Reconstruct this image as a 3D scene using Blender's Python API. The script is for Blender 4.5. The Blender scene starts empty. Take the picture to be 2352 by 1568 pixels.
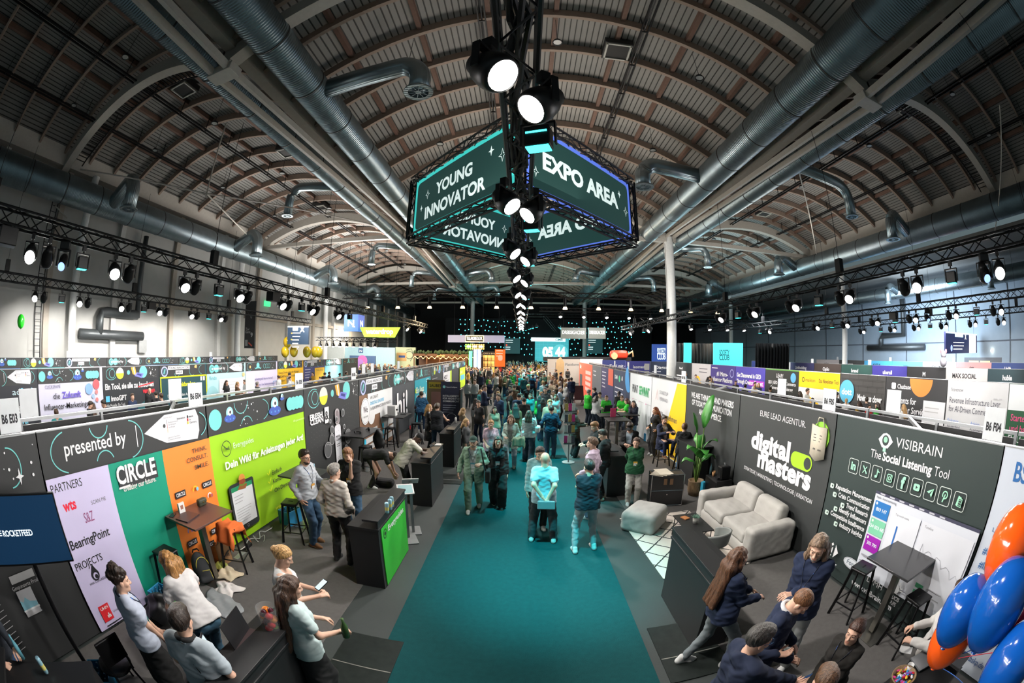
import bpy, bmesh, math, random
import numpy as np
from mathutils import Vector, Matrix
random.seed(7); PI = math.pi
sc = bpy.context.scene; COL = sc.collection
# ---------------------------------------------------------------- camera, exposure, sky
W_, H_ = 2352, 1568; CAM_Z = 3.44; FPX = 932.5
def _R(y, p, r):
    cy, sy, cp, sp, cr, sr = math.cos(y), math.sin(y), math.cos(p), math.sin(p), math.cos(r), math.sin(r)
    return np.array([[cy, 0, sy], [0, 1, 0], [-sy, 0, cy]]) @ np.array([[1, 0, 0], [0, cp, sp], [0, -sp, cp]]) @ np.array([[cr, -sr, 0], [sr, cr, 0], [0, 0, 1]])
CM = _R(math.radians(-1.346), math.radians(1.224), math.radians(.671))   # camera axes (right, up, forward) in the hall
cam_d = bpy.data.cameras.new('camera'); cam = bpy.data.objects.new('camera', cam_d); COL.objects.link(cam); sc.camera = cam
cam_d.type = 'PANO'; cam_d.sensor_fit = 'HORIZONTAL'; cam_d.sensor_width = 36; cam_d.sensor_height = 24
cam_d.panorama_type = 'FISHEYE_EQUISOLID'; cam_d.fisheye_lens = FPX / W_ * 36; cam_d.fisheye_fov = math.radians(220)
cam_d.lens = 12; cam_d.clip_start = .05; cam_d.clip_end = 400
_w = lambda v: Vector((v[0], v[2], v[1]))
_x, _y, _z = _w(CM[:, 0]), _w(CM[:, 1]), -_w(CM[:, 2])
cam.matrix_world = Matrix(((_x.x, _y.x, _z.x, 0), (_x.y, _y.y, _z.y, 0), (_x.z, _y.z, _z.z, CAM_Z), (0, 0, 0, 1)))
vs = sc.view_settings; sc.display_settings.display_device = 'sRGB'; vs.view_transform = 'Standard'; vs.look = 'None'; vs.exposure = 0.88; vs.gamma = 1; vs.use_curve_mapping = False
wd = bpy.data.worlds.new('world'); sc.world = wd; wd.use_nodes = True
wd.node_tree.nodes['Background'].inputs[0].default_value = (.55, .75, .8, 1); wd.node_tree.nodes['Background'].inputs[1].default_value = .1
cy_ = sc.cycles; cy_.max_bounces = 4; cy_.diffuse_bounces = 2; cy_.glossy_bounces = 3; cy_.transmission_bounces = 4; cy_.transparent_max_bounces = 6
cy_.caustics_reflective = False; cy_.caustics_refractive = False; cy_.use_denoising = True; cy_.sample_clamp_indirect = 3; cy_.use_adaptive_sampling = True; cy_.adaptive_threshold = .05
# general hall light: unseen fill lights added to brighten roof, stands and right wall
def area(name, loc, size, e, col, rot=(PI, 0, 0)):
    l = bpy.data.lights.new(name, 'AREA'); l.energy = e; l.size = size; l.color = col; o = bpy.data.objects.new(name, l); COL.objects.link(o); o.location = loc; o.rotation_euler = rot; return o
for x_, y_, e_, c_ in ((1, 8, 60, (1, .93, .85)), (1, 21, 430, (1, .9, .8)), (1, 40, 900, (1, .8, .62)), (1, 62, 900, (.5, .95, .95)), (-17, 10, 12, (1, .95, .9)), (-17, 25, 420, (1, .95, .9)), (-17, 42, 2000, (1, .96, .92)), (21, 10, 12, (.95, .95, 1)), (21, 24, 300, (1, .93, .85)), (21, 42, 800, (.7, .95, 1))): area('roof_fill', (x_, y_, 7.6), 5, e_, c_)
for x_, y_, e_, c_ in ((-8, 42, 1300, (1, .72, .42)), (2, 35, 850, (1, .86, .7)), (4, 62, 1500, (.25, .9, .95)), (14, 40, 600, (1, .9, .8)), (-16, 42, 1000, (1, .85, .65)), (-22, 54, 1500, (1, .85, .68)), (22, 33, 400, (.9, .95, 1))): area('stand_fill', (x_, y_, 7.0), 4, e_, c_, (0, 0, 0))  # added fill from above for the far stands and crowd, no visible lamps
area('stand_fill', (-19, 42, 6.4), 4, 420, (1, .97, .92), (math.radians(62), 0, 0)); area('stand_fill', (-18, 29, 6.4), 3, 420, (1, .97, .92), (math.radians(40), 0, 0)); area('stand_fill', (8, 26, 6.6), 2, 420, (1, .96, .9), (math.radians(80), 0, math.radians(-40))); area('stand_fill', (9, 39, 6.5), 3, 260, (1, .95, .9), (math.radians(50), 0, 0)); area('wall_fill', (33.5, 22, 6.0), 7, 1500, (.72, .86, 1), (0, math.radians(-86), 0))  # unseen fill added for stand walls, the column and the right hall wall
# where a line of sight meets a plane of the hall: floor-parallel z, wall-parallel x, cross-wall y
def ray(px, py):
    dx, dy = px - W_/2, py - H_/2; r = math.hypot(dx, dy) + 1e-9; th = 2*math.asin(r/(2*FPX)); s = math.sin(th)/r
    d = CM @ np.array([dx*s, -dy*s, math.cos(th)]); return np.array([d[0], d[2], d[1]])
def onz(px, py, z=0): d = ray(px, py); t = (z - CAM_Z)/d[2]; return np.array([d[0]*t, d[1]*t, z])
def onx(px, py, x): d = ray(px, py); t = x/d[0]; return np.array([x, d[1]*t, CAM_Z + d[2]*t])
def ony(px, py, y): d = ray(px, py); t = y/d[1]; return np.array([d[0]*t, y, CAM_Z + d[2]*t])
# ---------------------------------------------------------------- naming and linking
def link(name, me, parent=None):
    o = bpy.data.objects.new(name, me); COL.objects.link(o)
    if parent is not None: o.parent = parent
    return o
def empty(name, loc=(0, 0, 0), rz=0, parent=None):
    o = link(name, None, parent); o.empty_display_size = .1; o.location = loc; o.rotation_euler = (0, 0, rz); return o
def tag(o, label=None, cat=None, group=None, kind=None):
    if label: o['label'] = label
    if cat: o['category'] = cat
    if group: o['group'] = group
    if kind: o['kind'] = kind
    return o
def dup(root, loc=None, rz=None, label=None, group=None):
    def cp(o, p):
        c = o.copy(); COL.objects.link(c); c.parent = p
        if p is not None: c.matrix_parent_inverse = o.matrix_parent_inverse.copy()
        for ch in KIDS.get(o.name, []): cp(ch, c)
        return c
    KIDS = {}
    for ch in root.children_recursive: KIDS.setdefault(ch.parent.name, []).append(ch)
    r = cp(root, None)
    if loc is not None: r.location = loc
    if rz is not None: r.rotation_euler = (0, 0, rz)
    if label: r['label'] = label
    if group: r['group'] = group
    return r
# ---------------------------------------------------------------- materials
MATS = {}
def mk(key, build):
    if key not in MATS:
        m = bpy.data.materials.new(key if isinstance(key, str) else str(key[0])); m.use_nodes = True; MATS[key] = m
        nt = m.node_tree; build(nt, nt.nodes['Principled BSDF'])
    return MATS[key]
def N(nt, t, **k):
    n = nt.nodes.new(t)
    for a, v in k.items():
        if a.startswith('i_'): n.inputs[int(a[2:]) if a[2:].isdigit() else a[2:].replace('_', ' ')].default_value = v
        else: setattr(n, a, v)
    return n
def c4(c): return (*c[:3], 1)
def noisy(nt, P, col, scale=8, amt=.25, bump=0, bscale=60, coord='Object'):
    L = nt.links.new; tc = N(nt, 'ShaderNodeTexCoord'); n = N(nt, 'ShaderNodeTexNoise'); n.inputs['Scale'].default_value = scale; n.inputs['Detail'].default_value = 4; L(tc.outputs[coord], n.inputs['Vector'])
    r = N(nt, 'ShaderNodeMix', data_type='RGBA'); r.inputs['A'].default_value = c4([x*(1-amt) for x in col]); r.inputs['B'].default_value = c4([min(1, x*(1+amt)) for x in col]); L(n.outputs['Fac'], r.inputs['Factor']); L(r.outputs['Result'], P.inputs['Base Color'])
    if bump:
        n2 = N(nt, 'ShaderNodeTexNoise'); n2.inputs['Scale'].default_value = bscale; L(tc.outputs[coord], n2.inputs['Vector']); b = N(nt, 'ShaderNodeBump'); b.inputs['Strength'].default_value = bump; b.inputs['Distance'].default_value = .01; L(n2.outputs['Fac'], b.inputs['Height']); L(b.outputs['Normal'], P.inputs['Normal'])
def pm(name, col, rough=.6, metal=0., amt=.12, scale=6, bump=0, bscale=60, spec=None):
    def f(nt, P):
        P.inputs['Roughness'].default_value = rough; P.inputs['Metallic'].default_value = metal
        if spec is not None: P.inputs['Specular IOR Level'].default_value = spec
        noisy(nt, P, col, scale, amt, bump, bscale)
    return mk(name, f)
def cmat(name, col, rough=.6): return pm((name, tuple(round(c, 3) for c in col), rough), col, rough, 0, .15, 30)
def cloth(col, rough=.9): return pm(('cloth', tuple(round(c, 3) for c in col), rough), col, rough, 0, .12, 25, .10, 420)
def hair_mat(col):
    def f(nt, P):
        L = nt.links.new; tc = N(nt, 'ShaderNodeTexCoord'); mp = N(nt, 'ShaderNodeMapping'); mp.inputs['Scale'].default_value = (150, 150, 9); L(tc.outputs['Object'], mp.inputs['Vector']); n = N(nt, 'ShaderNodeTexNoise'); n.inputs['Scale'].default_value = 1; n.inputs['Detail'].default_value = 3; L(mp.outputs[0], n.inputs['Vector'])
        cr = N(nt, 'ShaderNodeValToRGB'); e = cr.color_ramp.elements; e[0].position = .36; e[0].color = c4([x*.35 for x in col]); e[1].position = .66; e[1].color = c4([min(1, x*1.7) for x in col]); L(n.outputs['Fac'], cr.inputs[0]); L(cr.outputs[0], P.inputs['Base Color']); P.inputs['Roughness'].default_value = .42
        b = N(nt, 'ShaderNodeBump'); b.inputs['Strength'].default_value = .8; b.inputs['Distance'].default_value = .006; L(n.outputs['Fac'], b.inputs['Height']); L(b.outputs['Normal'], P.inputs['Normal'])
    return mk(('hair', tuple(col)), f)
def skin_mat(k):
    def f(nt, P): P.inputs['Roughness'].default_value = .5; P.inputs['Subsurface Weight'].default_value = 0; noisy(nt, P, SKIN[k], 25, .1)
    return mk(('skin', k), f)
def emi(name, col, st):
    def f(nt, P): P.inputs['Base Color'].default_value = c4(col); P.inputs['Emission Color'].default_value = c4(col); P.inputs['Emission Strength'].default_value = st; P.inputs['Roughness'].default_value = .4
    return mk((name, tuple(col), st), f)
def lan_mat():
    def f(nt, P):
        L = nt.links.new; tc = N(nt, 'ShaderNodeTexCoord'); w = N(nt, 'ShaderNodeTexVoronoi'); w.inputs['Scale'].default_value = 22; L(tc.outputs['Object'], w.inputs['Vector'])
        cr = N(nt, 'ShaderNodeValToRGB'); e = cr.color_ramp.elements; e[0].color = (.02, .12, .5, 1); e[0].position = .2; e[1].color = (.01, .015, .03, 1); e[1].position = .3; L(w.outputs['Distance'], cr.inputs[0]); L(cr.outputs[0], P.inputs['Base Color'])
    return mk('lanyard', f)
# ---------------------------------------------------------------- people (implicit surfaces meshed with surface nets)
def nrm(v): v = np.asarray(v, float); return v / (np.linalg.norm(v) + 1e-12)
def rotm(ax, a):
    x, y, z = nrm(ax); c, s = math.cos(a), math.sin(a); t = 1 - c
    return np.array([[t*x*x+c, t*x*y-s*z, t*x*z+s*y], [t*x*y+s*z, t*y*y+c, t*y*z-s*x], [t*x*z-s*y, t*y*z+s*x, t*z*z+c]])
RX = lambda d: rotm((1, 0, 0), math.radians(d)); RY = lambda d: rotm((0, 1, 0), math.radians(d)); RZ = lambda d: rotm((0, 0, 1), math.radians(d))
def d_cap(P, a, b, ra, rb):
    ab = b - a; L = ab @ ab + 1e-9
    t = np.clip((P - a) @ ab / L, 0, 1)
    q = P - a - t[:, None] * ab
    return np.sqrt(np.einsum('ij,ij->i', q, q)) - (ra + (rb - ra) * t)
def d_ell(P, c, r, Rm=None):
    q = P - c
    if Rm is not None: q = q @ Rm
    q1 = q / r; k0 = np.sqrt((q1 * q1).sum(1)); q2 = q1 / r; k1 = np.sqrt((q2 * q2).sum(1)) + 1e-9
    return k0 * (k0 - 1) / k1
def smin(a, b, k): h = np.maximum(k - np.abs(a - b), 0) / k; return np.minimum(a, b) - h * h * k * .25
def smax(a, b, k): return -smin(-a, -b, k)
class Sdf:
    """a list of operations: capsules and ellipsoids joined smoothly, cuts, planes"""
    def __init__(s): s.ops = []; s.lo = np.full(3, 9e9); s.hi = -s.lo
    def grow(s, c, r): s.lo = np.minimum(s.lo, np.asarray(c) - r); s.hi = np.maximum(s.hi, np.asarray(c) + r)
    def cap(s, a, b, ra, rb=None, k=.03):
        rb = ra if rb is None else rb; a = np.asarray(a, float); b = np.asarray(b, float)
        s.ops.append(('u', lambda P: d_cap(P, a, b, ra, rb), k, (a + b) / 2, np.linalg.norm(b - a) / 2 + max(ra, rb))); s.grow(a, ra + .01); s.grow(b, rb + .01); return s
    def ell(s, c, r, Rm=None, k=.03):
        c = np.asarray(c, float); r = np.asarray(r, float)
        s.ops.append(('u', lambda P: d_ell(P, c, r, Rm), k, c, r.max())); s.grow(c, r.max() + .01); return s
    def sub(s, f, k=.01): s.ops.append(('s', f, k, None, 0)); return s
    def cutcap(s, a, b, ra, rb=None, k=.01):
        rb = ra if rb is None else rb; a = np.asarray(a, float); b = np.asarray(b, float); return s.sub(lambda P: d_cap(P, a, b, ra, rb), k)
    def cutell(s, c, r, Rm=None, k=.01): c = np.asarray(c, float); r = np.asarray(r, float); return s.sub(lambda P: d_ell(P, c, r, Rm), k)
    def keep(s, p, n, k=.004):           # keep the half space on the side n points to
        p = np.asarray(p, float); n = nrm(n); return s.sub(lambda P: (P - p) @ n, k)
    def wob(s, amp, fr, seed=0):         # cloth folds / hair strands
        s.ops.append(('w', (amp, fr, seed), 0, None, 0)); return s
    def __call__(s, P):
        D = np.full(len(P), 1.0)
        for kind, f, k, c, r in s.ops:
            if kind == 'u':
                q = P - c; far = np.einsum('ij,ij->i', q, q) > (r + .12) ** 2
                idx = np.nonzero(~far)[0]
                if len(idx): D[idx] = smin(D[idx], f(P[idx]), k)
                fi = np.nonzero(far)[0]
                if len(fi): D[fi] = np.minimum(D[fi], np.sqrt(np.einsum('ij,ij->i', q[fi], q[fi])) - r)
            elif kind == 's': D = smax(D, -f(P), k)
            else:
                amp, fr, sd = f; near = np.nonzero(np.abs(D) < .05)[0]
                if len(near):
                    Q = P[near] * np.asarray(fr)
                    D[near] += amp * (np.sin(Q[:, 0] + 2.1 * np.sin(Q[:, 2] * .7 + sd)) * np.cos(Q[:, 1] + 1.3 * np.sin(Q[:, 2] + sd)) + .5 * np.sin(Q[:, 2] * 1.3 + 2 * np.sin(Q[:, 0] * .9 + sd)))
        return D
def net(f, h, lo=None, hi=None):
    """naive surface nets on a sparse grid"""
    lo = np.asarray(f.lo if lo is None else lo, float) - 2 * h; hi = np.asarray(f.hi if hi is None else hi, float) + 2 * h
    B = 4; n = np.ceil((hi - lo) / h / B).astype(int) + 1
    ax = [lo[i] + (np.arange(n[i]) * B + (B - 1) / 2) * h for i in range(3)]
    C = np.stack(np.meshgrid(*ax, indexing='ij'), -1).reshape(-1, 3)
    Dc = f(C); act = (np.abs(Dc) < h * B * 1.35 + .012).reshape(n)
    D = np.repeat(np.repeat(np.repeat(Dc.reshape(n), B, 0), B, 1), B, 2).astype(np.float32)
    bi = np.argwhere(act)
    o = np.stack(np.meshgrid(*[np.arange(B)] * 3, indexing='ij'), -1).reshape(-1, 3)
    I = (bi[:, None, :] * B + o[None]).reshape(-1, 3)
    D[I[:, 0], I[:, 1], I[:, 2]] = f(lo + I * h)
    S = D < 0
    a = S[:-1, :-1, :-1]; cnt = np.zeros(a.shape, np.int8); N = D.shape
    for dx in (0, 1):
        for dy in (0, 1):
            for dz in (0, 1): cnt += S[dx:N[0]-1+dx, dy:N[1]-1+dy, dz:N[2]-1+dz]
    cell = (cnt > 0) & (cnt < 8)
    idx = np.argwhere(cell); vid = np.full(cell.shape, -1, np.int32); vid[cell] = np.arange(len(idx))
    V = np.zeros((len(idx), 3)); W = np.zeros(len(idx))
    cor = [(x, y, z) for x in (0, 1) for y in (0, 1) for z in (0, 1)]
    val = {c: D[idx[:, 0]+c[0], idx[:, 1]+c[1], idx[:, 2]+c[2]] for c in cor}
    for c in cor:
        for ax_ in range(3):
            if c[ax_] == 0:
                e = list(c); e[ax_] = 1; e = tuple(e); A, Bv = val[c], val[e]
                m = (A < 0) != (Bv < 0); t = A[m] / (A[m] - Bv[m])
                p = np.tile(np.array(c, float), (m.sum(), 1)); p[:, ax_] += t
                V[m] += p; W[m] += 1
    V = lo + (idx + V / np.maximum(W, 1)[:, None]) * h
    F = []
    for ax_ in range(3):
        u, w = [(1, 2), (2, 0), (0, 1)][ax_]
        s0 = [slice(1, N[i]-1) for i in range(3)]; s1 = list(s0); s0[ax_] = slice(0, N[ax_]-1); s1[ax_] = slice(1, N[ax_])
        A = S[tuple(s0)]; Bm = S[tuple(s1)]
        for m, flip in ((A & ~Bm, False), (~A & Bm, True)):
            q = np.argwhere(m)
            if not len(q): continue
            off = np.ones(3, int); off[ax_] = 0; q = q + off
            eu = np.zeros(3, int); eu[u] = 1; ew = np.zeros(3, int); ew[w] = 1
            g = lambda k: vid[k[:, 0], k[:, 1], k[:, 2]]
            quad = np.stack([g(q - eu - ew), g(q - ew), g(q), g(q - eu)], 1)
            F.append(quad[:, ::-1] if flip else quad)
    F = np.concatenate(F) if F else np.zeros((0, 4), int)
    return V, F[(F >= 0).all(1)]
def mesh_np(name, parts, mats, attr=None):
    """parts: list of (V, F, material index or per-face array) joined into one mesh"""
    V = []; F = []; Mi = []; o = 0
    for v, f, m in parts:
        V.append(v); F.append(f + o); o += len(v); Mi.append(np.full(len(f), m) if np.isscalar(m) else m)
    V = np.concatenate(V); F = np.concatenate(F); Mi = np.concatenate(Mi)
    me = bpy.data.meshes.new(name); me.vertices.add(len(V)); me.vertices.foreach_set('co', V.astype(np.float32).ravel())
    me.loops.add(F.size); me.loops.foreach_set('vertex_index', F.astype(np.int32).ravel())
    me.polygons.add(len(F)); me.polygons.foreach_set('loop_start', np.arange(len(F), dtype=np.int32) * 4)
    me.polygons.foreach_set('material_index', Mi.astype(np.int32)); me.polygons.foreach_set('use_smooth', np.ones(len(F), bool))
    for m in mats: me.materials.append(m)
    me.update(calc_edges=True); return me
def ik(a, t, l1, l2, pole):
    a = np.asarray(a, float); t = np.asarray(t, float); d = t - a; L = np.linalg.norm(d)
    if L > (l1 + l2) * .999: t = a + d / L * (l1 + l2) * .999; d = t - a; L = np.linalg.norm(d)
    x = (l1*l1 - l2*l2 + L*L) / (2*L); h = math.sqrt(max(l1*l1 - x*x, 0)); u = d / L
    p = np.asarray(pole, float); p = nrm(p - u * (p @ u)); return a + u * x + p * h, t
SKIN = {'fair': (.60, .36, .26), 'tan': (.42, .22, .14), 'dark': (.075, .035, .022)}
HC_ = dict(black=(.012, .009, .008), brown=(.045, .022, .012), dbrown=(.022, .012, .008), blonde=(.42, .24, .09), grey=(.22, .20, .18), red=(.13, .035, .015), lbrown=(.13, .065, .03))
class Body:
    """skeleton in the person's own frame: +y is where it faces, +x its right hand, feet at z = 0"""
    def __init__(b, h=1.75, fem=False, lean=0, side=0, twist=0, hy=0, hp=0, hr=0, hip=None, rh=None, lh=None, rf=(.10, 0), lf=(-.10, 0), belly=0, rp=None, lp=None, hand='relax', hand_l=None, sit=False, wide=1):
        s = h / 1.75; b.s = s; b.fem = fem; V = lambda *p: np.array(p, float) * s
        rf = V(*(tuple(rf) + (.075,))[:3] if len(rf) == 2 else rf); lf = V(*(tuple(lf) + (.075,))[:3] if len(lf) == 2 else lf)
        l1, l2 = .43*s, .425*s; hw = .095 if fem else .09
        mid = (rf + lf) / 2
        hz = (hip if hip is not None else .925) * s
        hx = mid[0]; hyy = mid[1] if not sit else 0
        b.pel = np.array([hx, hyy, hz])
        if not sit:
            for ft, sg in ((rf, 1), (lf, -1)):
                dxy = math.hypot(ft[0] - (hx + sg*hw*s), ft[1] - hyy); b.pel[2] = min(b.pel[2], ft[2] + math.sqrt(max(((l1+l2)*.995)**2 - dxy*dxy, .1)))
        T = RZ(-twist) @ RX(-lean) @ RY(side); b.T = T; at = lambda *p: b.pel + T @ V(*p); b.at = at
        sw = .140 if fem else .155; b.sw = sw
        b.neck = at(0, -.01, .50); b.sh = [at(sw, -.01, .440), at(-sw, -.01, .440)]
        b.legs = []
        for ft, sg, pl in ((rf, 1, rp), (lf, -1, lp)):
            hj = b.pel + RZ(-twist * .4) @ V(sg*hw, 0, -.02)
            kn, an = ik(hj, ft, l1, l2, (sg*.15, 1, .1) if pl is None else pl); b.legs.append((hj, kn, an))
        b.arms = []
        for sh, t, sg in ((b.sh[0], rh, 1), (b.sh[1], lh, -1)):
            if t is None: t = at(sg*(sw+.065), .03, -.10)
            elif len(t) == 3: t = V(*t)
            pole = T @ np.array([sg*.5, -1, -.35]); el, wr = ik(sh, t, .285*s, .25*s, pole); b.arms.append((sh, el, wr))
        b.hands = [hand, hand_l or hand]; b.belly = belly
        b.HR = T @ RZ(-hy) @ RX(-hp) @ RY(hr); b.hc = b.neck + T @ V(0, .012, .045) + b.HR @ V(0, .022, .085); b.hs = s * (1.0 if not fem else .97)
        b.feet_dir = [None, None]
    def H(b, *p): return b.hc + b.HR @ (np.array(p, float) * b.hs)
    def torso(b, S, o=0., hem=None, w=1.):
        s = b.s; f = b.fem; at = b.at; r = lambda x: x*s + o
        for sg in (1, -1):
            pw, ww, cw = (.08, .042, .058) if f else (.066, .058, .075)
            S.cap(at(sg*pw, 0, -.02), at(sg*pw, 0, .02), r(.112 if f else .105), k=.06)
            S.cap(at(sg*pw, 0, .02), at(sg*ww, .005, .19), r(.105), r(.09 if f else .098), k=.06)
            S.cap(at(sg*ww, .005, .19), at(sg*cw, -.005, .345), r(.09 if f else .098), r(.105 if f else .112), k=.06)
            S.cap(at(sg*cw, -.005, .345), at(sg*.095, -.012, .42), r(.095), r(.058), k=.03)
            S.cap(at(sg*.02, -.012, .475), at(sg*b.sw*.96, -.012, .436), r(.05), r(.044), k=.03)
            if f: S.ell(at(sg*.07, .085, .315), np.array([.058, .055, .062])*s + o, b.T, k=.05)
        if b.belly: S.ell(at(0, .05, .13), np.array([.12, .10*b.belly, .13])*s + o, b.T, k=.06)
    def armp(b, S, i, o=0., upto=1., o2=None, k=.03):
        sh, el, wr = b.arms[i]; s = b.s*(.9 if b.fem else 1); o2 = o if o2 is None else o2
        if upto <= 1: S.cap(sh, sh + (el-sh)*upto, .047*s+o, (.05-.012*upto)*s+o2, k=k)
        else:
            S.cap(sh, el, .047*s+o, .038*s+o, k=k); t = upto-1; S.cap(el, el+(wr-el)*t, .038*s+o, (.039-.012*t)*s+o2, k=k)
    def legp(b, S, i, o=0., upto=2., o2=None):
        hj, kn, an = b.legs[i]; s = b.s; o2 = o if o2 is None else o2
        S.cap(hj, kn, .088*s+o, .056*s+o+(o2-o)*.5, k=.04)
        t = upto-1; S.cap(kn, kn+(an-kn)*t, .056*s+o+(o2-o)*.5, (.056-.018*t)*s+o2, k=.03)
    def hand(b, S, i):
        sh, el, wr = b.arms[i]; s = b.s*(.9 if b.fem else 1); u = nrm(wr-el); sg = 1 if i == 0 else -1; kind = b.hands[i]
        n = np.array([-sg*1., .15, 0]) if abs(u[2]) > .6 else np.array([-sg*.25, 0, -1.])   # palm normal
        if kind == 'up': n = np.array([0, 0, 1.])
        n = nrm(n - u*(n@u)); c = np.cross(u, n)*sg              # c points to the thumb side
        if kind == 'fist': curl = (50, 70, 40)
        elif kind == 'grip': curl = (35, 45, 30)
        elif kind == 'flat': curl = (4, 4, 4)
        else: curl = (18, 22, 14)
        p0 = wr + u*.012*s
        for q in (-.026, 0, .024): S.cap(p0 + c*q*.7*s, wr + u*.082*s + c*q*s, .017*s, .013*s, k=.018)
        for j, (q, L) in enumerate(((.030, .072), (.010, .08), (-.010, .074), (-.029, .058))):
            p = wr + u*.085*s + c*q*s; d = u + c*q*2.2; d = nrm(d); ln = [L*.44, L*.32, L*.26]
            for k_, (a, l) in enumerate(zip(curl, ln)):
                ax = np.cross(d, n); d = rotm(ax, math.radians(a + j*2)) @ d
                S.cap(p, p + d*l*s, (.0093-.0008*k_)*s, (.0088-.0009*k_)*s, k=.006); p = p + d*l*s
        p = wr + u*.03*s + c*.028*s; d = nrm(u*.75 + c*.7 + n*.3)
        for l in (.04, .034, .026): S.cap(p, p + d*l*s, .011*s, .0095*s, k=.008); p = p + d*l*s; d = nrm(d + u*.25 + n*.3 - c*.25)
    def face(b, S):
        s = b.hs; H = b.H; E = lambda c, r, k: S.ell(H(*c), np.array(r)*s, b.HR, k)
        E((0, -.014, .030), (.074, .096, .086), .03); E((0, .018, -.042), (.057, .070, .072), .035)
        E((0, .062, -.098), (.024, .022, .018), .025); E((0, .02, -.085), (.046, .05, .03), .03)
        for q in (1, -1):
            E((q*.04, .052, -.026), (.024, .024, .022), .02); S.cap(H(q*.012, .083, .021), H(q*.048, .066, .021), .009*s, .008*s, k=.014)
            E((q*.0765, -.008, -.012), (.010, .020, .032), .008)
            S.cutell(H(q*.032, .091, .0), np.array([.016, .010, .0085])*s, b.HR, .010)
            S.cap(H(q*.020, .0835, .0105), H(q*.045, .0765, .009), .0055*s, k=.006)
        S.cap(H(0, .082, .006), H(0, .106, -.032), .0075*s, .0125*s, k=.012)
        for q in (1, -1): E((q*.0115, .094, -.037), (.009, .011, .008), .008)
        S.cap(H(-.019, .080, -.0615), H(.019, .080, -.0615), .0075*s, k=.008); S.cap(H(-.015, .081, -.073), H(.015, .081, -.073), .0085*s, k=.008)
        S.cutcap(H(-.022, .092, -.067), H(.022, .092, -.067), .0025*s, k=.004)
    def skin(b, body=True):
        S = Sdf(); b.torso(S)
        s = b.s*(.88 if b.fem else 1)
        S.cap(b.neck + b.T @ np.array([0, -.01, -.06]), b.H(0, -.022, -.045), .058*s, .053*s, k=.03)
        for i in (0, 1): b.armp(S, i, upto=2); b.legp(S, i); b.hand(S, i); S.cap(b.legs[i][2], b.legs[i][2] + np.array([0, .06, -.03]), .035*b.s, .03*b.s)
        b.face(S); return S
def skin_mesh(b, name, mats, h, hh, hd):
    S = b.skin(); R = .15*b.hs; parts = []
    hc = [(b.hc, R)] + [(b.arms[i][2] + nrm(b.arms[i][2]-b.arms[i][1])*.09*b.s, .125*b.s) for i in (0, 1)]
    V, F = net(S, h); C = V[F].mean(1); m = np.ones(len(F), bool)
    for c, r in hc: m &= np.linalg.norm(C - c, axis=1) > r - h*.9
    parts.append((V, F[m], 0))
    for q, ((c, r), g) in enumerate(zip(hc, (hh, hd, hd))):
        V, F = net(S, g, c - r - .01, c + r + .01); C = V[F].mean(1); m = np.linalg.norm(C - c, axis=1) < r
        F = F[m]; C = C[m]; mi = np.zeros(len(F), int)
        if q == 0:
            L = (C - b.hc) @ b.HR / b.hs
            mi[(np.abs(L[:, 0]) < .024 - np.abs(L[:, 2] + .067)*.6) & (L[:, 2] < -.056) & (L[:, 2] > -.081) & (L[:, 1] > .07)] = 1
            mi[(np.abs(np.abs(L[:, 0]) - .032) < .02) & (np.abs(L[:, 2] - .0225 + .1*np.abs(np.abs(L[:, 0])-.032)) < .0032) & (L[:, 1] > .05)] = 2
        parts.append((V, F, mi))
    return mesh_np(name, parts, mats)
def eyes_mesh(b, mats):
    P = []
    for q in (1, -1):
        n, m = 12, 16; V = []; F = []; Mi = []
        for i in range(n+1):
            th = math.pi*i/n
            for j in range(m):
                ph = 2*math.pi*j/m; V.append(b.H(*(np.array([q*.032, .0715, .0]) + .0122*np.array([math.sin(th)*math.cos(ph), math.cos(th), math.sin(th)*math.sin(ph)]))))
        for i in range(n):
            for j in range(m): F.append((i*m+j, i*m+(j+1) % m, (i+1)*m+(j+1) % m, (i+1)*m+j)); Mi.append(1 if i < 2 else 0)
        P.append((np.array(V), np.array(F), np.array(Mi)))
    return mesh_np('eyes', P, mats)
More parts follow.
